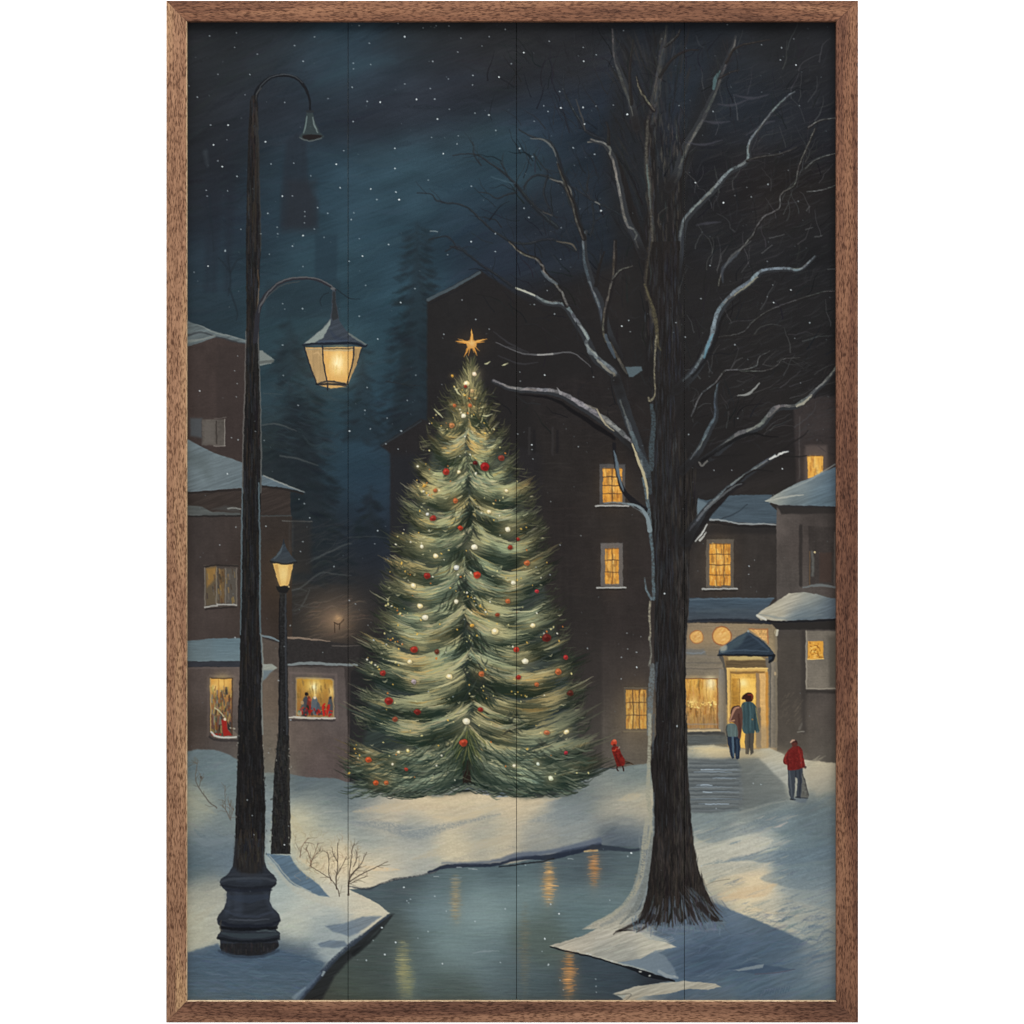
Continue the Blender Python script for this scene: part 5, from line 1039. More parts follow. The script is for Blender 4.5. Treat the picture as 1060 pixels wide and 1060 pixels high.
# branch loop over the upper window
stroke(XX_([(108,30),(112,90),(122,135),(140,180),(175,215),(205,235)]), [4,3,4,5,6,6], (30,29,32), a=.97, f=1.2, idn=bt)
stroke(XX_([(108,50),(115,85),(120,120),(132,160),(138,178)]), [1.2,3,3.4,2,.8], (96,112,122), a=.9, f=1.1)
stroke(XX_([(165,30),(185,85),(200,120),(210,160),(214,200)]), [1.4,3,3,2.4,1.4], (178,168,136), a=.95, idn=bt); stroke(XX_([(150,215),(185,225),(210,255),(220,300)]), [1.6,2.6,4,5], (124,138,142), a=.95, idn=bt)
# tiny snowy chimney cap behind the limbs
cc = pid('chimney_cap', 0, 'small snowy chimney cap between the limbs'); poly(F([(30,528),(98,528),(100,545),(60,572),(45,572)]), (80,94,100), f=1.2, idn=cc)

# ================================================================== PEOPLE
def fig(label): return pid('person', 0, label)
p1 = fig('person in long teal coat and dark hat, seen from behind at the door')
poly(S_([(315,440),(385,435),(382,520),(378,600),(355,616),(350,560),(340,612),(316,606),(312,520)]), (78,74,66), f=.9, idn=p1, curve=False); poly(S_([(318,450),(330,450),(330,610),(318,604)]), (112,98,76), a=.7, f=1.2); stroke(S_([(350,450),(350,560)]), .9, (52,50,48), a=.8)
poly(S_([(285,225),(320,200),(360,200),(390,222),(405,270),(418,360),(427,415),(420,440),(400,440),(388,425),(384,445),(345,450),(312,448),(292,420),(284,330)]), (56,80,84), f=.9, idn=p1, tex=N_V, ta=.22, curve=True)
stroke(S_([(295,230),(288,300),(295,400)]), [1,1.6,1], (104,106,92), a=.7); stroke(S_([(350,225),(355,330),(350,430)]), [1,2,1], (74,104,108), a=.5, f=1.4); stroke(S_([(395,250),(412,340),(425,420)]), [1,1.2,.8], (150,128,78), a=.8); stroke(S_([(385,300),(390,420)]), 1, (34,52,58), a=.8)
ell(*S_([(370,338)])[0], .8, .8, (150,112,60), a=.9); stroke(S_([(402,440),(412,436)]), 1.2, (96,112,108), a=.9)
poly(S_([(288,170),(300,150),(330,130),(362,135),(378,165),(372,195),(345,200),(320,198),(312,185),(292,182)]), (56,30,26), f=.8, idn=p1, curve=True); stroke(S_([(335,145),(365,150),(370,180)]), [1,2,1], (138,52,34), a=.8)
p2 = fig('smaller stooping person with brown hood and blue jeans beside the teal coat')
poly(S_([(172,465),(275,468),(275,560),(268,640),(250,652),(236,640),(232,560),(228,640),(212,648),(198,630),(188,580),(176,530)]), (36,48,66), f=.9, idn=p2); stroke(S_([(215,478),(218,560),(222,625)]), [2,2.6,1.6], (92,116,132), a=.75); stroke(S_([(250,500),(250,620)]), [1.4,1.8,1], (58,76,94), a=.8); stroke(S_([(232,490),(232,600)]), .9, (26,30,40), a=.9)
poly(S_([(172,378),(205,368),(250,372),(272,420),(275,470),(240,476),(178,474),(170,430)]), (90,108,106), f=.9, idn=p2, tex=N_V, ta=.2); stroke(S_([(172,390),(168,430),(174,470)]), 1.1, (48,54,56), a=.8)
poly(S_([(190,358),(200,300),(210,255),(240,233),(275,240),(290,275),(292,360),(285,440),(278,488),(258,484),(252,420),(240,380),(215,360)]), (96,64,54), f=.9, idn=p2, curve=True); stroke(S_([(195,350),(215,290),(240,250),(262,245)]), [1,2.4,1.6], (178,132,106), a=.85); stroke(S_([(200,290),(215,250),(240,236),(262,232)]), 1, (52,36,32), a=.9); stroke(S_([(190,355),(215,350),(228,345)]), 1.2, (206,156,116), a=.8); stroke(S_([(262,300),(270,400),(265,470)]), [2,3,2], (74,44,38), a=.7)
p3 = fig('person in red jacket with dark trousers walking up the snow')
poly(S_([(645,728),(768,722),(762,800),(758,900),(750,950),(735,958),(715,950),(724,800),(708,790),(703,900),(698,962),(678,968),(662,930),(652,850)]), (60,66,74), f=.9, idn=p3); stroke(S_([(660,745),(672,850),(680,940)]), [1.4,1.8,1], (92,100,106), a=.6); stroke(S_([(742,740),(745,850),(735,940)]), [1.4,1.8,1], (44,48,56), a=.8); stroke(S_([(712,740),(712,790)]), 1, (36,38,44), a=.8); stroke(S_([(668,962),(705,966)]), 1.3, (30,32,38), a=.9); stroke(S_([(712,948),(745,955)]), 1.6, (34,36,42), a=.9)
sk = pid('sack', p3, 'grey sack carried low at the side'); poly(S_([(764,745),(775,780),(790,850),(808,935),(800,955),(770,958),(748,948),(756,880)]), (96,96,90), f=.9, idn=sk, tex=N_FINE, ta=.2); stroke(S_([(768,770),(790,860),(806,930)]), 1, (60,60,60), a=.8); stroke(S_([(750,955),(800,956)]), 1.2, (50,54,56), a=.9)
poly(S_([(680,552),(700,545),(735,548),(760,580),(772,640),(786,712),(765,722),(700,735),(648,735),(640,700),(620,690),(610,665),(622,625),(650,580)]), (112,32,29), f=.9, idn=p3, tex=N_FINE, ta=.22, curve=True)
stroke(S_([(640,600),(625,650),(632,685)]), [1,1.6,1], (150,46,38), a=.7); stroke(S_([(690,580),(700,650),(695,725)]), [1,2.4,1], (100,22,22), a=.5, f=1.6); stroke(S_([(730,570),(750,640),(755,710)]), [1,2,1], (156,44,36), a=.6); stroke(S_([(645,640),(650,720)]), 1, (86,20,20), a=.7); ell(*S_([(787,716)])[0], 1.2, 1.4, (70,58,56), a=.9)
ell(*S_([(698,528)])[0], 3.4, 3.3, (92,46,38), f=.9, idn=p3); poly(S_([(668,518),(680,502),(700,498),(722,508),(724,526),(705,516),(690,522),(672,530)]), (62,36,34), f=.8, idn=p3); stroke(S_([(668,520),(682,506),(698,502)]), [1.4,1.8,1], (214,176,150), a=.85); ell(*S_([(688,560)])[0], 2.4, 1.4, (120,40,34), a=.7)
poly(L([(735,350),(770,352),(800,352),(790,372),(750,366)]), (88,100,112), a=.6, f=2)
p4 = fig('child in long red coat and orange red cap by the tree trunk')
for pts in (Yc([(252,695),(245,740),(262,765)]), Yc([(322,690),(335,730),(338,765)])): stroke(pts, 1.5, (52,26,22), idn=p4)
poly(Yc([(175,455),(200,435),(245,430),(285,465),(300,520),(335,580),(366,640),(348,690),(300,702),(245,700),(220,620),(192,540),(178,490)]), (116,30,24), f=.9, idn=p4, tex=N_FINE, ta=.3, curve=True)
ell(*Yc([(205,385)])[0], 3.0, 3.0, (186,64,40), f=.9, idn=p4); ell(*Yc([(212,355)])[0], 1.6, 1.3, (214,108,74), a=.9); ell(*Yc([(212,415)])[0], 1.6, 1.1, (90,26,20), a=.9)
stroke(Yc([(185,490),(215,490),(240,460)]), [1,1.6,1], (204,70,44), a=.85); stroke(Yc([(265,465),(285,440)]), 1.2, (190,150,130), a=.6); stroke(Yc([(230,560),(270,640),(290,690)]), 1.2, (76,20,18), a=.7)
stroke(Yc([(365,635),(405,650),(440,665),(470,680)]), [1.6,1.6,1.4,.7], (70,50,34), a=.9); stroke(Yc([(375,665),(420,660)]), 1.4, (30,28,26), a=.8); stroke(Yc([(20,735),(130,738),(240,735)]), [.6,1,.6], (44,50,56), a=.8)

# ================================================================== SHRUBS
def shrub(label, stems, c=(70,58,48)):
    b = pid('bare_shrub', 0, label)
    for pts, w in stems: stroke(pts, [w, w*.75, .5], c, a=.9, f=.85, idn=b); twigs(pts, 6, 8, .6, (96,86,72), .75, 1.0)
    return b
shrub('tallest leafless shrub on the near bank, right at the water', [(J([(818,760),(820,700),(845,660),(870,640)]),1.8),(J([(820,705),(880,670),(940,640),(985,618)]),1.1),(J([(822,690),(828,620),(836,560),(842,545)]),1.1),(J([(830,675),(870,630),(895,580)]),1),(J([(820,715),(850,700),(900,680)]),.8),(J([(840,640),(855,600),(850,570)]),.8)])
shrub('thin upright leafless shrub left of the tallest one', [(J([(768,735),(766,700),(772,640),(772,540)]),1.3),(J([(768,680),(790,640),(810,600)]),.8),(J([(772,620),(755,590),(748,560)]),.7),(J([(745,700),(735,660),(735,600),(728,580)]),.9),(J([(780,765),(770,730),(745,695),(700,665),(660,640)]),.9)])
shrub('small rusty twig bush beside the short lamp', [(J([(660,640),(655,600),(640,560)]),1),(J([(660,620),(680,590),(700,570)]),.8),(J([(655,640),(670,600),(690,540)]),.6),(J([(615,600),(620,560),(650,520)]),.7)], (110,84,64))
shrub('curved dead stem at the left edge', [(J([(262,392),(225,360),(190,310),(172,270),(178,220),(182,190)]),1.3),(J([(190,300),(196,262)]),.9),(J([(180,205),(165,200)]),.8)], (96,92,84))
shrub('fine twig shrub left of the tall lamp post', [(J([(322,445),(305,410),(285,380)]),1),(J([(320,435),(318,390),(322,360)]),.8),(J([(320,440),(330,410),(335,395)]),.7),(J([(300,400),(296,340),(298,300)]),.6)], (98,92,84))
ell(*J([(178,200)])[0], 3, 2.5, (104,108,102), a=.4, f=2); ell(*J([(196,263)])[0], 1.3, 1.5, (84,78,70), a=.9); ell(*J([(172,185)])[0], 2, 2, (100,100,92), a=.5, f=2)
for _ in range(90):
    x = rng.uniform(305, 372); y = rng.uniform(862, 912)-(x-305)*-.1; l = rng.uniform(3, 9); stroke([(x, y), (x+rng.normal(0, 2), y-l*.6), (x+rng.normal(1, 3), y-l)], [.7, .5, .3], jit((150,130,104), 12), a=.35, f=.9, n=3)

# ================================================================== SHORT LAMP
s1 = pid('short_street_lamp', 0, 'short street lamp with small glowing lantern, left of the fir')
poly([(289.5,612),(296.5,612),(298,700),(299,760),(301,860),(300.5,884),(280.5,884),(283.5,800),(288,760),(288.5,700)], (38,38,38), f=1, idn=s1, tex=N_V+N_FINE, ta=.3)
stroke([(295.5,615),(296,700),(297,760)], 1.6, (62,66,72), a=.7, f=1.4); stroke([(298.5,770),(299,880)], 1.6, (66,62,54), a=.6, f=1.3); stroke([(289.5,620),(289.5,760)], 1.2, (24,24,26), a=.8)
for _ in range(120):
    y = rng.uniform(760, 882); x = rng.uniform(284, 299.5); stroke([(x, y-2), (x+.4, y+3)], .9, jit((60,56,48) if rng.rand() < .5 else (26,26,26), 7), a=.5)
for _ in range(24):
    y = rng.uniform(770, 880); x = (281 if y > 800 else 286)+rng.normal(0, .7) if rng.rand() < .5 else 300+rng.normal(0, .7); ell(x, y, .6, 1.0, (150,150,138) if rng.rand() < .3 else (34,34,34), a=.7, n=7)
lt = pid('lantern', s1, 'small glowing lantern with peaked cap')
poly(G([(500,340),(585,340),(582,360),(565,432),(530,436),(515,400)]), (232,192,112), f=1, idn=lt); poly(G([(505,345),(520,345),(535,430),(525,430)]), (196,152,84), a=.8, f=1.2); poly(G([(565,345),(583,345),(563,430),(555,430)]), (204,158,88), a=.8, f=1.2); glow(*G([(545,385)])[0], 5, 8, (250,222,150), .7)
poly(G([(545,240),(556,275),(575,305),(600,328),(590,338),(540,340),(500,338),(490,326),(515,305),(532,275)]), (52,62,72), f=1, idn=s1, tex=N_D, ta=.2); stroke(G([(540,265),(528,295),(505,322)]), [1,2,1], (80,94,102), a=.7); stroke(G([(490,332),(545,342),(600,334)]), 1.8, (28,30,34), a=.9); stroke(G([(545,255),(545,238)]), [1.6,1], (40,44,50))
poly(G([(512,436),(572,436),(572,446),(560,462),(526,462),(514,448)]), (26,27,30), f=1, idn=s1); ell(*G([(568,437)])[0], .9, .8, (220,200,150), a=.9)
glow(293, 593, 20, 22, (150,120,76), .12)

# ================================================================== TALL LAMP
s2 = pid('tall_street_lamp', 0, 'tall dark street lamp with two curved arms and a heavy stepped foot')
stroke(A([(425,440),(428,400),(450,360),(490,328),(540,318),(590,326),(625,355),(645,390),(655,430),(656,470)]), [6,5,4,3.4,3.2,3,2.8,2.4,2.2], (27,29,33), idn=s2, f=1)
stroke(A([(430,400),(455,355),(492,325),(545,314),(590,322),(625,350)]), [.5,.8,.9,.9,.5], (88,96,100), a=.6); stroke(A([(430,440),(432,400),(450,372)]), .9, (84,84,80), a=.6)
shd = pid('lamp_shade', s2, 'unlit bell shaped shade hanging from the top arm')
poly(A([(640,475),(668,475),(680,520),(700,560),(716,575),(700,590),(660,596),(625,592),(606,580),(625,560),(634,520)]), (50,60,62), f=1, idn=shd); stroke(A([(643,490),(638,530),(628,562)]), [1,1.6,1], (104,122,120), a=.8); stroke(A([(668,495),(676,530),(690,560)]), [1,1.8,1], (110,124,122), a=.8); poly(A([(622,572),(660,566),(708,572),(700,584),(655,590),(625,584)]), (34,30,30), f=1.2); stroke(A([(612,582),(655,594),(706,584)]), 1.1, (92,98,98), a=.7); stroke(A([(642,470),(668,470)]), 2, (40,44,48)); ell(*A([(660,618)])[0], .9, 1.3, (40,50,56), a=.8)
POST = A([(400,470),(403,430),(412,405),(426,400),(437,450),(438,560),(443,700),(446,900),(448,1060)])+D([(445,100),(440,300),(442,500),(448,700),(452,900),(450,1060)])+G([(445,200),(446,500),(450,700),(455,820),(455,1060)])+J([(455,100),(462,240),(468,400),(465,560),(460,640),(335,640),(340,560),(342,400),(350,200),(352,0)])+G([(360,800),(362,500),(368,200),(370,0)])+D([(372,900),(385,600),(388,300),(385,0)])+A([(388,900),(392,700),(396,560)])
poly(POST, (33,32,32), f=1, idn=s2, tex=N_V+N_FINE*.5, ta=.3)
for _ in range(800):
    y = rng.uniform(110, 896); xl = np.interp(y, [110,250,400,500,640,740,890], [259,255,254,252,250,247,244]); xr = np.interp(y, [110,250,400,500,640,740,890], [266,269.5,269,270,270.5,272,274.5])
    x = rng.uniform(xl+1, xr-1); t = (x-xl)/(xr-xl)
    c = (52,44,37) if rng.rand() < .3 else ((27,26,27) if rng.rand() < .7 else (46,50,56))
    l = rng.uniform(3, 14) if y < 700 else rng.uniform(2, 6)
    stroke([(x, y-l), (x+rng.normal(0, .3), y+l)], rng.uniform(.6, 1.5), jit(c, 5), a=.45)
stroke(A([(432,470),(436,560),(440,700),(446,900),(448,1060)]), 1.2, (60,60,58), a=.6); stroke(A([(425,470),(430,700),(425,900),(424,1060)]), [1,2,2], (58,50,42), a=.5, f=1.6)
stroke(D([(440,200),(436,330),(440,500),(446,640),(450,900),(448,1060)]), [.8,1,1.2,1.4,1.4], (104,108,106), a=.7); stroke(D([(385,380),(382,600),(374,800),(372,1060)]), [.8,1.2,1.4,1.2], (106,104,100), a=.7); stroke(G([(370,20),(368,200),(366,420),(362,640)]), [1.2,1.8,1.6,1.2], (92,108,114), a=.85); stroke(G([(440,0),(445,300),(444,500),(448,640),(455,760)]), [1.4,1.8,1.8,1.6,1], (92,110,116), a=.8)
stroke(G([(450,640),(458,760),(452,860),(456,1060)]), [1,1.4,1.6,1.6], (140,146,140), a=.7); stroke(D([(436,120),(440,200),(432,300)]), 1, (120,96,70), a=.5)
for _ in range(54):
    y = rng.uniform(760, 892); x = (np.interp(y, [760,890], [246.5,243.5]) if rng.rand() < .5 else np.interp(y, [760,890], [272.5,275]))+rng.normal(0, .8); ell(x, y, .5, 1.1, (152,152,140) if rng.rand() < .35 else (36,34,33), a=.5, n=7)
# lower arm
stroke(D([(425,420),(432,340),(445,270),(480,215),(540,170),(610,155),(680,160),(735,185),(762,205)]), [5,5,4.4,3.8,3.4,3.2,3.2,3,2.6], (44,44,50), idn=s2, f=1)
stroke(D([(448,268),(482,212),(540,166),(610,151),(680,156),(735,180),(762,200)]), [.8,1.2,1.2,1.3,1.2,1.1,.8], (104,106,106), a=.7); stroke(D([(440,300),(445,270),(470,235)]), [1,1.6,1], (96,96,96), a=.6); stroke(D([(455,260),(490,220),(545,182),(610,168)]), .9, (78,76,74), a=.6)
for pts in (W_([(680,250),(640,270),(618,310),(628,355)]), W_([(750,225),(790,255),(840,290),(890,302),(930,298)])): stroke(pts, [1,1,.5], (30,38,44), a=.8, f=.8)
ln = pid('lantern', s2, 'big glowing six sided glass lantern')
glow(345, 375, 34, 32, (150,134,96), .13)
poly(W_([(500,680),(940,675),(905,800),(838,955),(820,985),(700,1000),(590,970),(545,860)]), (196,156,96), f=1, idn=ln)
poly(W_([(505,690),(630,690),(645,850),(670,945),(590,965),(550,850)]), (172,142,98), f=1.2, tex=N_V, ta=.12)
poly(W_([(640,690),(880,690),(860,810),(825,945),(740,945),(675,940),(652,850)]), (210,160,90), f=1.2)
poly(W_([(890,690),(942,680),(905,790),(848,930)]), (162,132,88), f=1.2, tex=N_V, ta=.12)
glow(*W_([(760,800)])[0], 10, 14, (248,214,136), .85); glow(*W_([(755,805)])[0], 5, 8, (255,242,194), .85)
for _ in range(60):
    u, v = rng.uniform(655, 860), rng.uniform(705, 930); x, y = W_([(u, v)])[0]; stroke([(x, y-2), (x, y+2)], 1.2, jit((228,180,100), 16), a=.25)
stroke(W_([(650,702),(875,702)]), 1.6, (176,158,120), a=.8); stroke(W_([(510,692),(620,692)]), 1.4, (150,140,118), a=.7); stroke(W_([(560,730),(600,720),(615,740)]), [.8,2,1], (206,172,124), a=.5)
FRM = (36,40,48)
for pts, w in ((W_([(635,665),(642,800),(670,945),(675,1010)]), 1.5), (W_([(884,680),(870,790),(830,950)]), 1.6), (W_([(490,670),(545,850),(590,965)]), 1.5), (W_([(948,680),(905,800)]), .8), (W_([(590,970),(640,950),(700,942),(830,965)]), 1.5), (W_([(600,972),(700,965),(820,978)]), 1.6), (W_([(645,690),(880,688)]), 1.0)):
    stroke(pts, w, FRM, a=.95, f=.8, idn=s2)
poly(W_([(590,960),(665,945),(830,958),(815,975),(700,972),(610,974)]), (112,96,76), a=.6, f=1); stroke(W_([(585,968),(700,962),(832,966)]), 1.4, (28,30,34), a=.9)
poly(W_([(720,215),(738,240),(745,340),(768,470),(820,545),(900,605),(985,655),(965,678),(880,660),(700,655),(560,665),(478,658),(540,605),(640,520),(695,450),(708,350),(708,240)]), (60,68,78), f=1, idn=s2, tex=N_D, ta=.16)
poly(W_([(700,455),(695,500),(655,570),(640,605),(560,645),(490,652),(545,605),(640,525)]), (136,146,140), f=1.2, a=.95); poly(W_([(712,240),(735,240),(742,340),(760,450),(715,470),(705,430),(715,340)]), (44,46,48), f=1.2, a=.9)
stroke(W_([(840,570),(900,610),(975,655)]), [1.5,2.4,1.4], (104,114,110), a=.85); stroke(W_([(478,662),(560,650),(700,648),(860,645),(960,668),(985,658)]), [1.4,2.2,2.6,2.8,2.6,1.2], (30,35,44), a=.97); stroke(W_([(600,632),(720,628),(840,626)]), [1,2,1], (64,82,104), a=.6, f=1.6); stroke(W_([(700,550),(740,600),(820,620)]), [2,4,2], (46,56,74), a=.5, f=2.4)
ell(*W_([(716,218)])[0], 2.4, 1.8, (90,92,94), idn=s2)
# foot
poly(V([(288,150),(437,150),(440,250),(455,310),(490,345),(512,375),(510,400),(480,420),(478,440),(472,490),(490,530),(522,560),(532,595),(520,625),(505,638),(510,650),(530,668),(530,690),(518,702),(520,745),(500,765),(440,788),(350,795),(260,785),(205,765),(200,705),(182,695),(188,675),(202,660),(205,635),(188,620),(182,590),(190,565),(220,535),(235,500),(235,440),(212,418),(197,390),(205,372),(240,345),(270,300)]), (44,49,57), f=1, idn=s2, tex=N_H*.5+N_D*.5, ta=.2)
poly(V([(288,150),(437,150),(440,270),(430,330),(380,350),(320,345),(275,300)]), (40,37,35), f=6, a=.8)
for _ in range(190):
    y = rng.uniform(862, 902); x = rng.uniform(246, 273) if y < 890 else rng.uniform(243, 275)
    stroke([(x, y-4), (x+rng.normal(0, .4), y+4)], rng.uniform(.6, 1.4), jit([(58,50,42),(27,26,27),(46,50,58),(70,66,58)][rng.choice(4, p=[.3,.4,.2,.1])], 5), a=.5*(1 if y < 890 else .5))
for pts, w in ((V([(240,460),(250,520),(235,560)]),5),(V([(455,450),(465,500),(500,560)]),4),(V([(300,440),(300,540)]),10),(V([(300,380),(420,384)]),3)): stroke(pts, w, (70,80,96), a=.35, f=5)
for pts, w, c, a in ((V([(205,385),(260,372),(360,366),(450,370),(508,382)]),[2,2.6,2.6,2],(66,72,80),.7),(V([(205,405),(280,418),(380,422),(480,410),(508,395)]),[2,3.4,3.4,2],(30,33,40),.9),(V([(235,430),(360,436),(478,428)]),3,(32,36,46),.8),
     (V([(250,470),(360,480),(460,465)]),[4,9,4],(52,62,78),.55),(V([(228,545),(300,570),(400,575),(490,550)]),[2,3,3,2],(58,66,80),.65),(V([(195,600),(260,625),(360,632),(460,628),(525,600)]),[2,4,4.6,4,2],(30,34,44),.9),(V([(250,590),(360,598),(470,590)]),[1,2,1],(88,94,104),.55),
     (V([(205,636),(300,645),(420,645),(510,638)]),3,(20,22,26),.95),(V([(210,668),(300,680),(420,682),(520,672)]),[2,5,5,2],(60,72,78),.7),(V([(400,658),(450,655),(505,660)]),[1,2,1],(88,104,106),.6),(V([(190,695),(300,712),(420,712),(522,700)]),3,(24,27,32),.9),
     (V([(215,740),(300,755),(420,752),(505,735)]),[6,12,12,6],(32,31,32),.8),(V([(240,350),(300,345),(400,350),(480,345)]),[2,4,2],(58,62,70),.5),(V([(205,600),(200,640),(212,655)]),1.3,(96,88,70),.5)):
    stroke(pts, w, c, a=a, f=1.4, dry=.15)
for _ in range(60):
    u = rng.uniform(215, 505); x, y = V([(u, rng.uniform(722, 772))])[0]; stroke([(x, y-2), (x, y+2)], .9, jit((52,50,50), 8), a=.45)
stroke(V([(195,765),(260,790),(350,800),(440,792),(520,765)]), 2.2, (44,54,68), a=.7, f=2)

# ================================================================== STARS AND SNOWFLAKES (in the topmost paint)
ST = []
for fr, lst in ((A, [(232,152,1),(345,138,.8),(338,200,.7),(434,229,.8),(402,314,1),(268,314,.7),(675,155,1),(590,193,.9),(628,258,1.2),(181,411,1),(864,110,1),(905,183,1),(840,268,1),(841,290,.7),(912,272,.8),(834,367,1.1),(896,428,1.2),(952,430,1.6),(838,512,1.2),(236,529,1.1),(311,528,1.5),(249,611,1.3),(286,703,1.4),(268,677,.9),(348,744,1.2),(468,599,1.3),(492,690,1.1),(587,689,1),(768,693,1.5),(799,636,.9),(782,793,1.3),(912,798,1.3),(937,843,1.1),(1032,842,1.4),(1014,710,1),(1015,626,.9),(540,827,1.5),(582,828,.9),(478,901,1.2),(218,803,.9),(222,828,.7),(308,806,.8),(634,892,.9),(633,912,.8),(632,940,.8),(688,876,1),(730,900,.9),(518,958,.9),(519,987,.7),(626,994,1.4),(715,1000,.8),(674,967,.7),(842,897,.9),(830,926,1.1),(864,1008,.8),(989,1031,.8),(364,968,.9),(448,987,.7),(298,1057,.9),(582,1040,.7),(1055,154,1.4),(1020,810,1.1),(660,743,.9),(305,588,.6),(549,432,.8),(732,415,.6),(381,400,.6),(145,362,.6)]),
                (B, [(77,155,1.2),(196,260,1.2),(315,161,1),(301,219,.9),(433,155,.9),(502,124,1),(580,222,1.6),(687,175,1),(830,200,.8),(832,257,1.4),(886,231,.9),(528,269,.9),(365,318,1.1),(476,325,1.5),(261,333,.8),(185,373,.8),(127,419,1.5),(204,419,1.2),(215,503,1.4),(267,461,.8),(372,477,.9),(434,486,1.4),(461,549,1),(299,608,1.1),(239,648,1.5),(562,628,1.5),(732,386,1.1),(682,471,1.1),(664,445,.9),(736,455,1.7),(831,455,1.5),(836,524,1.3),(885,447,.8),(958,443,.9),(1017,482,1.5),(788,625,1.2),(880,651,1.2),(615,660,1),(35,626,1),(36,711,1.1),(40,810,1.1),(54,842,1.4),(176,759,.9),(359,787,1.1),(907,889,1.6),(581,880,1.1),(602,918,1.2),(460,984,1.1),(357,1020,1.2),(9,1031,.8),(738,960,.9),(623,512,.7),(363,358,.8),(48,99,.9),(264,110,.8),(76,354,.9),(210,108,.7),(155,118,.7),(404,194,.6),(303,573,.7),(190,580,.7)]),
                (C, [(38,482,1.5),(604,190,1),(689,203,1.1),(685,253,1.1),(750,274,1.3),(740,165,.6),(257,445,.8),(400,470,1.1),(326,771,1.3),(444,856,1.7),(632,779,1.2),(561,832,1),(542,792,.6),(493,826,.6),(22,130,.8),(765,445,.6),(718,720,.6),(760,850,.6),(460,104,.7)]),
                (D, [(298,41,1.1),(226,104,1.3),(168,131,.7),(191,632,1.3),(150,820,.0),(307,981,1.4),(352,836,1.2),(877,62,1.5),(820,84,1.2),(892,186,1),(627,105,.8),(485,53,.8),(625,283,1.2),(541,262,.8),(549,285,.6),(865,315,1),(942,411,1.2),(1039,256,1.2),(540,437,.9),(822,799,1.6),(887,712,1.2),(897,617,1.1),(911,791,.9),(606,691,1),(1043,799,1),(463,841,.7),(978,855,1.2),(1028,876,1),(350,600,.8),(345,655,.7),(338,545,.7),(582,20,.8),(988,12,.8),(543,566,.8),(425,800,.8),(350,483,.7),(326,828,.9)]),
                (E, [(460,43,1.2),(358,0,1.2),(259,56,.9),(122,199,1),(60,257,1.2),(317,246,.9),(377,329,1),(242,392,1.1),(433,371,.9),(124,563,.8),(88,671,.8),(235,603,.6),(668,562,1.3),(711,306,1.1),(679,207,.9),(993,356,1.4),(1022,333,.8),(1028,380,.8),(563,552,.8),(564,590,.7),(614,858,1.3),(615,878,.8),(618,918,.8),(810,865,1),(875,571,1),(555,812,.9),(624,266,.9),(736,75,.6),(62,798,1.1),(5,745,.8)]),
                (F, [(388,101,1.2),(350,240,1.2),(728,204,1.3),(656,258,1.3),(653,183,.8),(629,232,.6),(243,342,1),(283,405,1.2),(491,436,1.2),(744,408,.8),(807,342,1.2),(505,746,.9),(297,814,1),(692,960,1.3),(403,966,1),(479,965,.7),(628,84,.7),(769,596,.6),(44,333,.6)]),
                (G, [(343,186,.9),(470,182,1.2),(275,262,1),(655,147,1.2),(632,88,1),(626,247,1),(616,288,1),(757,353,1.1),(843,340,0),(930,257,.8),(941,202,1),(822,496,1),(849,510,.9),(340,653,1.2),(573,602,.9),(978,682,1.2),(923,663,1),(608,68,.8),(710,715,.6),(548,690,.7),(522,835,1.2),(573,1000,1.2)]),
                (Hh, [(126,201,1.2),(855,77,.8),(896,262,1),(854,388,1),(795,356,1),(1012,697,1),(109,663,1.1),(340,880,1),(444,901,1),(984,222,.6),(170,318,.6),(85,600,.6)]),
                (J, [(390,358,1.2),(412,424,1),(420,505,.8),(548,548,1.4),(566,470,.7),(480,160,.7),(960,898,1.4),(1017,961,1.6),(972,1010,1.4),(894,1037,1.2),(1050,728,1.1)]),
                (K, [(237,728,1.3),(266,778,1),(250,785,1),(258,793,.8),(368,766,1.2),(416,828,.9),(537,871,1.2),(339,915,1.1),(297,941,.8),(143,899,1.2),(202,961,1.6),(157,1010,1.3),(399,1049,1.5),(79,1037,1.2),(664,818,1.2),(856,799,1.2),(892,840,1.5),(849,778,.9),(831,945,1.5),(643,1045,1.1),(847,1055,1.3),(820,998,.8),(720,720,.7),(109,952,.8),(751,634,.9)]),
                (L, [(55,583,2),(40,598,1.2),(570,290,.9),(603,294,1),(413,396,.9),(352,638,.8),(248,50,1)]),
                (I, [(12,736,1.1),(37,634,.8),(78,715,1.2),(78,777,1.4),(12,826,1),(195,466,1.5),(248,1025,1.2),(552,351,1.2),(550,385,.8),(575,325,.5),(40,700,.7),(95,650,.5)]),
                (N, [(58,143,1.4),(12,226,1.3),(32,113,.9),(222,100,1),(22,310,1.2),(62,357,1),(72,388,.8),(177,353,1),(178,378,1),(178,398,.9),(364,436,1.6)])):
    for u, v, b in lst:
        if b > 0: ST.append((*fr([(u, v)])[0], b))
for x, y, b in ST:
    if x < 192 or x > 867 or y > 1037: continue
    r = .27+.37*b
    ell(x, y, r*1.12, r*.9, (186,198,202), a=min(1, .4+.3*b), f=1.0, n=9, ang=rng.uniform(-.5, .5))
    if b > 1.2: ell(x, y, r*.55, r*.5, (240,244,240), a=.8, f=.9, n=8)
for _ in range(420):
    x = rng.uniform(193, 866); y = rng.uniform(24, 1030)
    if y > 800 and rng.rand() < .6: continue
    stroke([(x, y), (x+rng.uniform(-.8, .8), y+rng.uniform(-.5, .8))], .7, (120,134,140), a=rng.uniform(.12, .5), f=.9, sm=False)

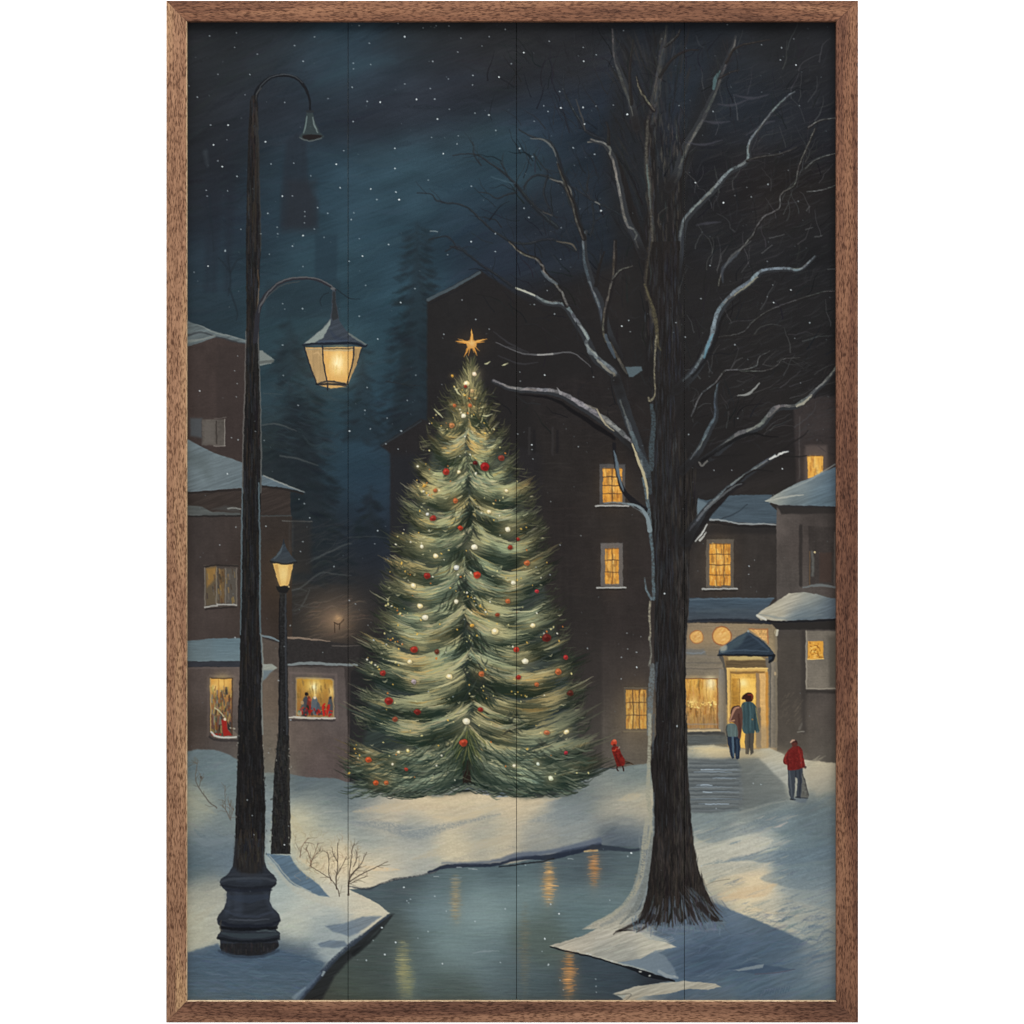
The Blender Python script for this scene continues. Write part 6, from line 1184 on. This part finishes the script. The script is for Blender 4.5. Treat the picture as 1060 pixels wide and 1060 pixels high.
# an unsteady hand: every edge in the paint wavers a little
DX = (.36*vnoise(7, 7, 31)*2+.3*vnoise(2.6, 2.6, 32)*2)*S; DY = (.36*vnoise(7, 7, 33)*2+.3*vnoise(2.6, 2.6, 34)*2)*S
jj, ii = np.mgrid[0:H, 0:W].astype(np.float32)
sx_ = np.clip(ii+DX, 0, W-1.001); sy_ = np.clip(jj+DY, 0, H-1.001); ix_ = sx_.astype(int); iy_ = sy_.astype(int); fx_ = (sx_-ix_)[..., None]; fy_ = (sy_-iy_)[..., None]
CV = (CV[iy_, ix_]*(1-fx_)+CV[iy_, ix_+1]*fx_)*(1-fy_)+(CV[iy_+1, ix_]*(1-fx_)+CV[iy_+1, ix_+1]*fx_)*fy_
ID = ID[np.rint(sy_).astype(int), np.rint(sx_).astype(int)]
del jj, ii, sx_, sy_, DX, DY
B_ = CV.copy()
for ax_ in (0, 1): B_ = (np.roll(B_, 2, ax_)+2*np.roll(B_, 1, ax_)+2*B_+2*np.roll(B_, -1, ax_)+np.roll(B_, -2, ax_))/8
CV = np.clip(CV+.55*(CV-B_), 0, 1); del B_
lum = (CV*np.array([.3, .59, .11])).sum(-1, keepdims=True)
sat = .88+.10*np.clip((lum-.3)/.3, 0, 1)
CV = lum+(CV-lum)*sat
# whole picture: faint brush grain, and the corner lettering scratched into the wet paint
CV *= (1+.035*N_FINE[..., None]+.02*N_D[..., None])
for k in range(6):
    x = 786+k*5.4; stroke([(x, 1031-k*.6), (x+2, 1026-k*.8), (x+3.2, 1029-k*.6), (x+4.6, 1025-k*.8)], .8, (66,84,102), a=.55, f=.9)
CV = np.clip(CV, 0, 1)

# ================================================================== BUILD
scene = bpy.context.scene
col = scene.collection
MM = 0.001
CXp, CYp = 530.0, 530.0                    # picture point on the camera's axis

def srgb2lin(c): return np.where(c <= .04045, c/12.92, ((c+.055)/1.055)**2.4)
E_LIGHT = 1.36                             # irradiance on the boards
LIN = (srgb2lin(CV)/E_LIGHT).astype(np.float32)

def material(name): 
    m = bpy.data.materials.new(name); m.use_nodes = True
    return m, m.node_tree.nodes, m.node_tree.links, m.node_tree.nodes['Principled BSDF']
paint, nd, lk, bs = material('oil_paint')
va = nd.new('ShaderNodeVertexColor'); va.layer_name = 'pigment'
lk.new(va.outputs['Color'], bs.inputs['Base Color'])
bs.inputs['Roughness'].default_value = .7
bs.inputs['Specular IOR Level'].default_value = 0.02
nz = nd.new('ShaderNodeTexNoise'); nz.inputs['Scale'].default_value = 420; tc = nd.new('ShaderNodeTexCoord'); lk.new(tc.outputs['Object'], nz.inputs['Vector'])
bp = nd.new('ShaderNodeBump'); bp.inputs['Strength'].default_value = .12; bp.inputs['Distance'].default_value = .0004
lk.new(nz.outputs['Fac'], bp.inputs['Height']); lk.new(bp.outputs['Normal'], bs.inputs['Normal'])

boardm, nd, lk, bs = material('board_wood'); bs.inputs['Base Color'].default_value = (.05, .045, .04, 1); bs.inputs['Roughness'].default_value = .8

root = bpy.data.objects.new('framed_print', None); col.objects.link(root)
root['label'] = 'walnut framed wooden print of a snowy night village with a glowing Christmas tree'
root['category'] = 'framed print'

SEAMS = [360.6, 534.6, 708.2]
gw = np.arange(W)/S+X0; gh = np.arange(H)/S+Y0
cellx = (gw[:-1]+gw[1:])/2
seam_cols = [int(np.argmin(np.abs(cellx-s))) for s in SEAMS]
cid = ID[:-1, :-1].copy()                   # id of each cell
plank_of = np.searchsorted(np.array(SEAMS), cellx)
bg = cid == 0
cid[bg] = (-1-np.broadcast_to(plank_of[None, :], cid.shape))[bg]
for sc in seam_cols: cid[:, sc] = -99       # the open joint between boards
# tidy: lone cells of a thing take their neighbour's id
order = np.argsort(cid, axis=None, kind='stable'); flat = cid.ravel()[order]
bounds = np.flatnonzero(np.r_[True, flat[1:] != flat[:-1]]); ends = np.r_[bounds[1:], len(flat)]
XXm = ((gw-CXp)*MM).astype(np.float32); ZZm = ((CYp-gh)*MM).astype(np.float32)

def sheet(name, cells, parent, extra=None):
    j = cells//(W-1); i = cells % (W-1)
    a = j*W+i
    quad = np.stack([a, a+W, a+W+1, a+1], 1)
    uniq, inv = np.unique(quad, return_inverse=True); inv = inv.reshape(-1, 4)
    co = np.zeros((len(uniq), 3), np.float32); co[:, 0] = XXm[uniq % W]; co[:, 2] = ZZm[uniq//W]
    colr = np.ones((len(uniq), 4), np.float32); colr[:, :3] = LIN.reshape(-1, 3)[uniq]
    nf = len(inv); mats = np.zeros(nf, np.int32)
    if extra is not None:
        ec, ef = extra; base = len(co)
        co = np.vstack([co, ec]); colr = np.vstack([colr, np.tile([.05, .045, .04, 1], (len(ec), 1))]).astype(np.float32)
        inv = np.vstack([inv, np.array(ef)+base]); mats = np.r_[mats, np.ones(len(ef), np.int32)]; nf = len(inv)
    me = bpy.data.meshes.new(name)
    me.vertices.add(len(co)); me.vertices.foreach_set('co', co.ravel())
    me.loops.add(nf*4); me.loops.foreach_set('vertex_index', inv.ravel().astype(np.int32))
    me.polygons.add(nf); me.polygons.foreach_set('loop_start', np.arange(0, nf*4, 4, dtype=np.int32))
    me.polygons.foreach_set('loop_total', np.full(nf, 4, np.int32)) if False else None
    me.materials.append(paint); me.materials.append(boardm)
    me.polygons.foreach_set('material_index', mats)
    me.update(calc_edges=True)
    at = me.color_attributes.new('pigment', 'FLOAT_COLOR', 'POINT'); at.data.foreach_set('color', colr.ravel())
    o = bpy.data.objects.new(name, me); col.objects.link(o); o.parent = parent
    return o

def boxgeo(xa, xb, ya, yb, za, zb):
    v = [(x, y, z) for x in (xa, xb) for y in (ya, yb) for z in (za, zb)]
    f = [(0,1,3,2),(4,6,7,5),(0,4,5,1),(2,3,7,6),(0,2,6,4),(1,5,7,3)]
    return np.array(v, np.float32), f

groups = {int(flat[b]): order[b:e] for b, e in zip(bounds, ends)}
xs_edges = [X0]+[None]*3+[X1]
lim = []
prev = gw[0]
for sc in seam_cols: lim.append((prev, gw[sc])); prev = gw[sc+1]
lim.append((prev, gw[-1]))
PL = ['far left board, under the tall street lamp', 'second board, carrying the left half of the fir', 'third board, between the fir and the bare tree', 'far right board, mostly bare branches over houses']
for k in range(4):
    xa, xb = lim[k]
    ex = boxgeo((xa-CXp)*MM, (xb-CXp)*MM, .0006, .012, (CYp-gh[-1])*MM, (CYp-gh[0])*MM)
    o = sheet('plank', groups[-1-k], root, ex); o['label'] = PL[k]
objs = {}
for k, (name, parent, label) in PARTS.items():
    cells = groups.get(k)
    if cells is None or len(cells) < 3: continue
    pr_ = root
    if parent: pr_ = objs.get(parent, root)
    nm = name
    # a pane's window keeps its own children one level under the house: fold third-level panes into the house's level
    o = sheet(nm, cells, pr_)
    objs[k] = o
    if label: o['label'] = label
# no deeper than thing > part > sub-part
for o in list(objs.values()):
    p = o.parent
    if p is not root and p.parent is not root: o.parent = p.parent

# backing board behind the joints
me = bpy.data.meshes.new('backing_board'); v, f = boxgeo(-.338, .338, .0125, .016, -.508, .509); me.from_pydata(v.tolist(), [], f); me.materials.append(boardm)
o = bpy.data.objects.new('backing_board', me); col.objects.link(o); o.parent = root

# ---- frame rails (mitred), built along local X, then turned
def rail_material(name, base, dark, light, seed):
    m, nd, lk, bs = material(name)
    tc = nd.new('ShaderNodeTexCoord'); mp = nd.new('ShaderNodeMapping'); lk.new(tc.outputs['Object'], mp.inputs['Vector'])
    mp.inputs['Location'].default_value = (seed, seed*1.7, seed*.3); mp.inputs['Scale'].default_value = (22, 400, 400)
    n1 = nd.new('ShaderNodeTexNoise'); n1.inputs['Scale'].default_value = 1; n1.inputs['Detail'].default_value = 6; n1.inputs['Roughness'].default_value = .65; lk.new(mp.outputs[0], n1.inputs['Vector'])
    mp2 = nd.new('ShaderNodeMapping'); lk.new(tc.outputs['Object'], mp2.inputs['Vector']); mp2.inputs['Scale'].default_value = (3, 45, 45); mp2.inputs['Location'].default_value = (seed*3, seed, 0)
    n2 = nd.new('ShaderNodeTexNoise'); n2.inputs['Scale'].default_value = 1; n2.inputs['Detail'].default_value = 3; n2.inputs['Distortion'].default_value = .6; lk.new(mp2.outputs[0], n2.inputs['Vector'])
    mp3 = nd.new('ShaderNodeMapping'); lk.new(tc.outputs['Object'], mp3.inputs['Vector']); mp3.inputs['Scale'].default_value = (210, 1150, 1150)
    n3 = nd.new('ShaderNodeTexNoise'); n3.inputs['Scale'].default_value = 1; n3.inputs['Detail'].default_value = 2; lk.new(mp3.outputs[0], n3.inputs['Vector'])
    r1 = nd.new('ShaderNodeValToRGB'); r1.color_ramp.elements[0].position = .36; r1.color_ramp.elements[1].position = .66
    r1.color_ramp.elements[0].color = (*dark, 1); r1.color_ramp.elements[1].color = (*base, 1)
    mx0 = nd.new('ShaderNodeMath'); mx0.operation = 'ADD'
    ml = nd.new('ShaderNodeMath'); ml.operation = 'MULTIPLY'; ml.inputs[1].default_value = .45; lk.new(n2.outputs['Fac'], ml.inputs[0])
    ml1 = nd.new('ShaderNodeMath'); ml1.operation = 'MULTIPLY'; ml1.inputs[1].default_value = .6; lk.new(n1.outputs['Fac'], ml1.inputs[0])
    lk.new(ml.outputs[0], mx0.inputs[0]); lk.new(ml1.outputs[0], mx0.inputs[1]); lk.new(mx0.outputs[0], r1.inputs['Fac'])
    r2 = nd.new('ShaderNodeValToRGB'); r2.color_ramp.elements[0].position = .5; r2.color_ramp.elements[1].position = .78
    r2.color_ramp.elements[0].color = (0, 0, 0, 1); r2.color_ramp.elements[1].color = (1, 1, 1, 1); lk.new(n2.outputs['Fac'], r2.inputs['Fac'])
    m1 = nd.new('ShaderNodeMix'); m1.data_type = 'RGBA'; lk.new(r2.outputs['Color'], m1.inputs['Factor']); lk.new(r1.outputs['Color'], m1.inputs[6]); m1.inputs[7].default_value = (*light, 1)
    r3 = nd.new('ShaderNodeValToRGB'); r3.color_ramp.elements[0].position = .36; r3.color_ramp.elements[1].position = .54
    r3.color_ramp.elements[0].color = (.30, .24, .21, 1); r3.color_ramp.elements[1].color = (1, 1, 1, 1); lk.new(n3.outputs['Fac'], r3.inputs['Fac'])
    m2 = nd.new('ShaderNodeMix'); m2.data_type = 'RGBA'; m2.blend_type = 'MULTIPLY'; m2.inputs['Factor'].default_value = 1; lk.new(m1.outputs[2], m2.inputs[6]); lk.new(r3.outputs['Color'], m2.inputs[7])
    lk.new(m2.outputs[2], bs.inputs['Base Color'])
    bs.inputs['Roughness'].default_value = .6; bs.inputs['Specular IOR Level'].default_value = .15
    b = nd.new('ShaderNodeBump'); b.inputs['Strength'].default_value = .35; b.inputs['Distance'].default_value = .0006; lk.new(n3.outputs['Fac'], b.inputs['Height']); lk.new(b.outputs['Normal'], bs.inputs['Normal'])
    return m
def L3(r, g, b): return tuple(float(srgb2lin(np.array(v/255.))) for v in (r, g, b))
FRONT = -.0075                               # frame stands 6 mm proud of the boards
DC = 4.0                                    # camera distance from the boards
k = (DC+FRONT)/DC                           # picture positions scale at the frame's front
ox0, ox1, oy0, oy1 = 172.0, 888.4, .4, 1058.6
ix0, ix1, iy0, iy1 = 193.4, 865.6, 22.2, 1036.2
def fx(x): return (x-CXp)*MM*k
def fz(y): return (CYp-y)*MM*k
O = [(fx(ox0), fz(oy0)), (fx(ox1), fz(oy0)), (fx(ox1), fz(oy1)), (fx(ox0), fz(oy1))]
Ii = [(fx(ix0), fz(iy0)), (fx(ix1), fz(iy0)), (fx(ix1), fz(iy1)), (fx(ix0), fz(iy1))]
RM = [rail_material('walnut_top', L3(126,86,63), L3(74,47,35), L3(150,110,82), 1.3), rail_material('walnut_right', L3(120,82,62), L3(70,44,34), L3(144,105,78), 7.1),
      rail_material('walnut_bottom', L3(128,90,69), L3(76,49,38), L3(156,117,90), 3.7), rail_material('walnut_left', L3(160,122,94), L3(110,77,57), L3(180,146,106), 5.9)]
LIP = rail_material('lit_lip', L3(206,182,146), L3(168,140,106), L3(222,200,166), 2.2)  # pale colour stands in for light caught by the inner lips
RL = ['top rail, reddish brown walnut', 'right rail, dark reddish walnut', 'bottom rail, brown walnut with its lit inner lip painted pale', 'left rail, paler tan walnut']
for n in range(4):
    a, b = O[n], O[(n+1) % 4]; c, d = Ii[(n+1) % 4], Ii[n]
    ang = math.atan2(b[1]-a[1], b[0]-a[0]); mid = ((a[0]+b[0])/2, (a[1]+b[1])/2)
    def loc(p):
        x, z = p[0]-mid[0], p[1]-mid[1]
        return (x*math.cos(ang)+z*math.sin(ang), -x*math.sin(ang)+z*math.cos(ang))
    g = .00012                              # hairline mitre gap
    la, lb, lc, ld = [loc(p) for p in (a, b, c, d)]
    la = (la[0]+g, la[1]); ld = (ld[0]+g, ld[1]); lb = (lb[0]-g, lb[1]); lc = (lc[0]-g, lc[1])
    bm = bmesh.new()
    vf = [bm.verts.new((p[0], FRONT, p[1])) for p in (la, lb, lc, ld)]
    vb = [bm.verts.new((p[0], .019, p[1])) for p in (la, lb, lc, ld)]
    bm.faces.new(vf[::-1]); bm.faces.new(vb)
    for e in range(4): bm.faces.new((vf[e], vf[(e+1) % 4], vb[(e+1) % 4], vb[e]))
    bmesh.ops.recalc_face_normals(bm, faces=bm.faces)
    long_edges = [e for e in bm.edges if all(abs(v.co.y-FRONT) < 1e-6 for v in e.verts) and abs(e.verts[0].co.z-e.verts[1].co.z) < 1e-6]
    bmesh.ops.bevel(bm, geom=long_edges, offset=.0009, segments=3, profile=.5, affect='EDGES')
    for fc in bm.faces:                     # light on the bottom and left inner lips, painted as a paler colour
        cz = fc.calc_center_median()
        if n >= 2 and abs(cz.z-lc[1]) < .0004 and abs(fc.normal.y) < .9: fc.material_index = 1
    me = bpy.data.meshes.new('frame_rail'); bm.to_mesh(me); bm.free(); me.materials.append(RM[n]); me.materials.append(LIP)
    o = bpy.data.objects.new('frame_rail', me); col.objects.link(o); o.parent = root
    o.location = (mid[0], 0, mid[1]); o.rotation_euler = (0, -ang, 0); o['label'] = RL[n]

# ---- white backdrop well behind the print
bd, nd, lk, bs = material('white_paper'); bs.inputs['Base Color'].default_value = (.93, .93, .93, 1); bs.inputs['Roughness'].default_value = .9; bs.inputs['Specular IOR Level'].default_value = .1
nz = nd.new('ShaderNodeTexNoise'); nz.inputs['Scale'].default_value = 60; bp = nd.new('ShaderNodeBump'); bp.inputs['Strength'].default_value = .03; lk.new(nz.outputs['Fac'], bp.inputs['Height']); lk.new(bp.outputs['Normal'], bs.inputs['Normal'])
me = bpy.data.meshes.new('backdrop'); v, f = boxgeo(-4, 4, 1.2, 1.24, -4, 4); me.from_pydata(v.tolist(), [], f); me.materials.append(bd)
o = bpy.data.objects.new('backdrop', me); col.objects.link(o); o['kind'] = 'structure'; o['label'] = 'plain bright white backdrop behind the print'

# ---- light
w = bpy.data.worlds.new('World'); scene.world = w; w.use_nodes = True
w.node_tree.nodes['Background'].inputs['Color'].default_value = (1, 1, 1, 1); w.node_tree.nodes['Background'].inputs['Strength'].default_value = .82
def area(name, loc, size, power):
    l = bpy.data.lights.new(name, 'AREA'); l.size = size; l.energy = power; l.shape = 'SQUARE'
    o = bpy.data.objects.new(name, l); col.objects.link(o); o.location = loc
    from mathutils import Vector
    o.rotation_euler = (Vector((0, 0, 0))-Vector(loc)).to_track_quat('-Z', 'Y').to_euler(); o['label'] = 'studio softbox'
area('softbox', (3.4, -3.4, 3.8), 2.2, 62)
# the backdrop's own wash, from above behind the print
from mathutils import Vector
l = bpy.data.lights.new('backdrop_light', 'AREA'); l.size = 3.5; l.energy = 260
o = bpy.data.objects.new('backdrop_light', l); col.objects.link(o); o.location = (0, .2, 2.6); o.rotation_euler = (Vector((0, 1.2, 0))-Vector((0, .2, 2.6))).to_track_quat('-Z', 'Y').to_euler()

# ---- camera
cam = bpy.data.cameras.new('Camera'); co = bpy.data.objects.new('Camera', cam); col.objects.link(co); scene.camera = co
co.location = (0, -DC, 0); co.rotation_euler = (math.pi/2, 0, 0)
cam.sensor_width = 36; cam.lens = 36*DC/1.060; cam.clip_end = 50
scene.view_settings.view_transform = 'Standard'; scene.view_settings.look = 'None'; scene.view_settings.exposure = 0; scene.view_settings.gamma = 1
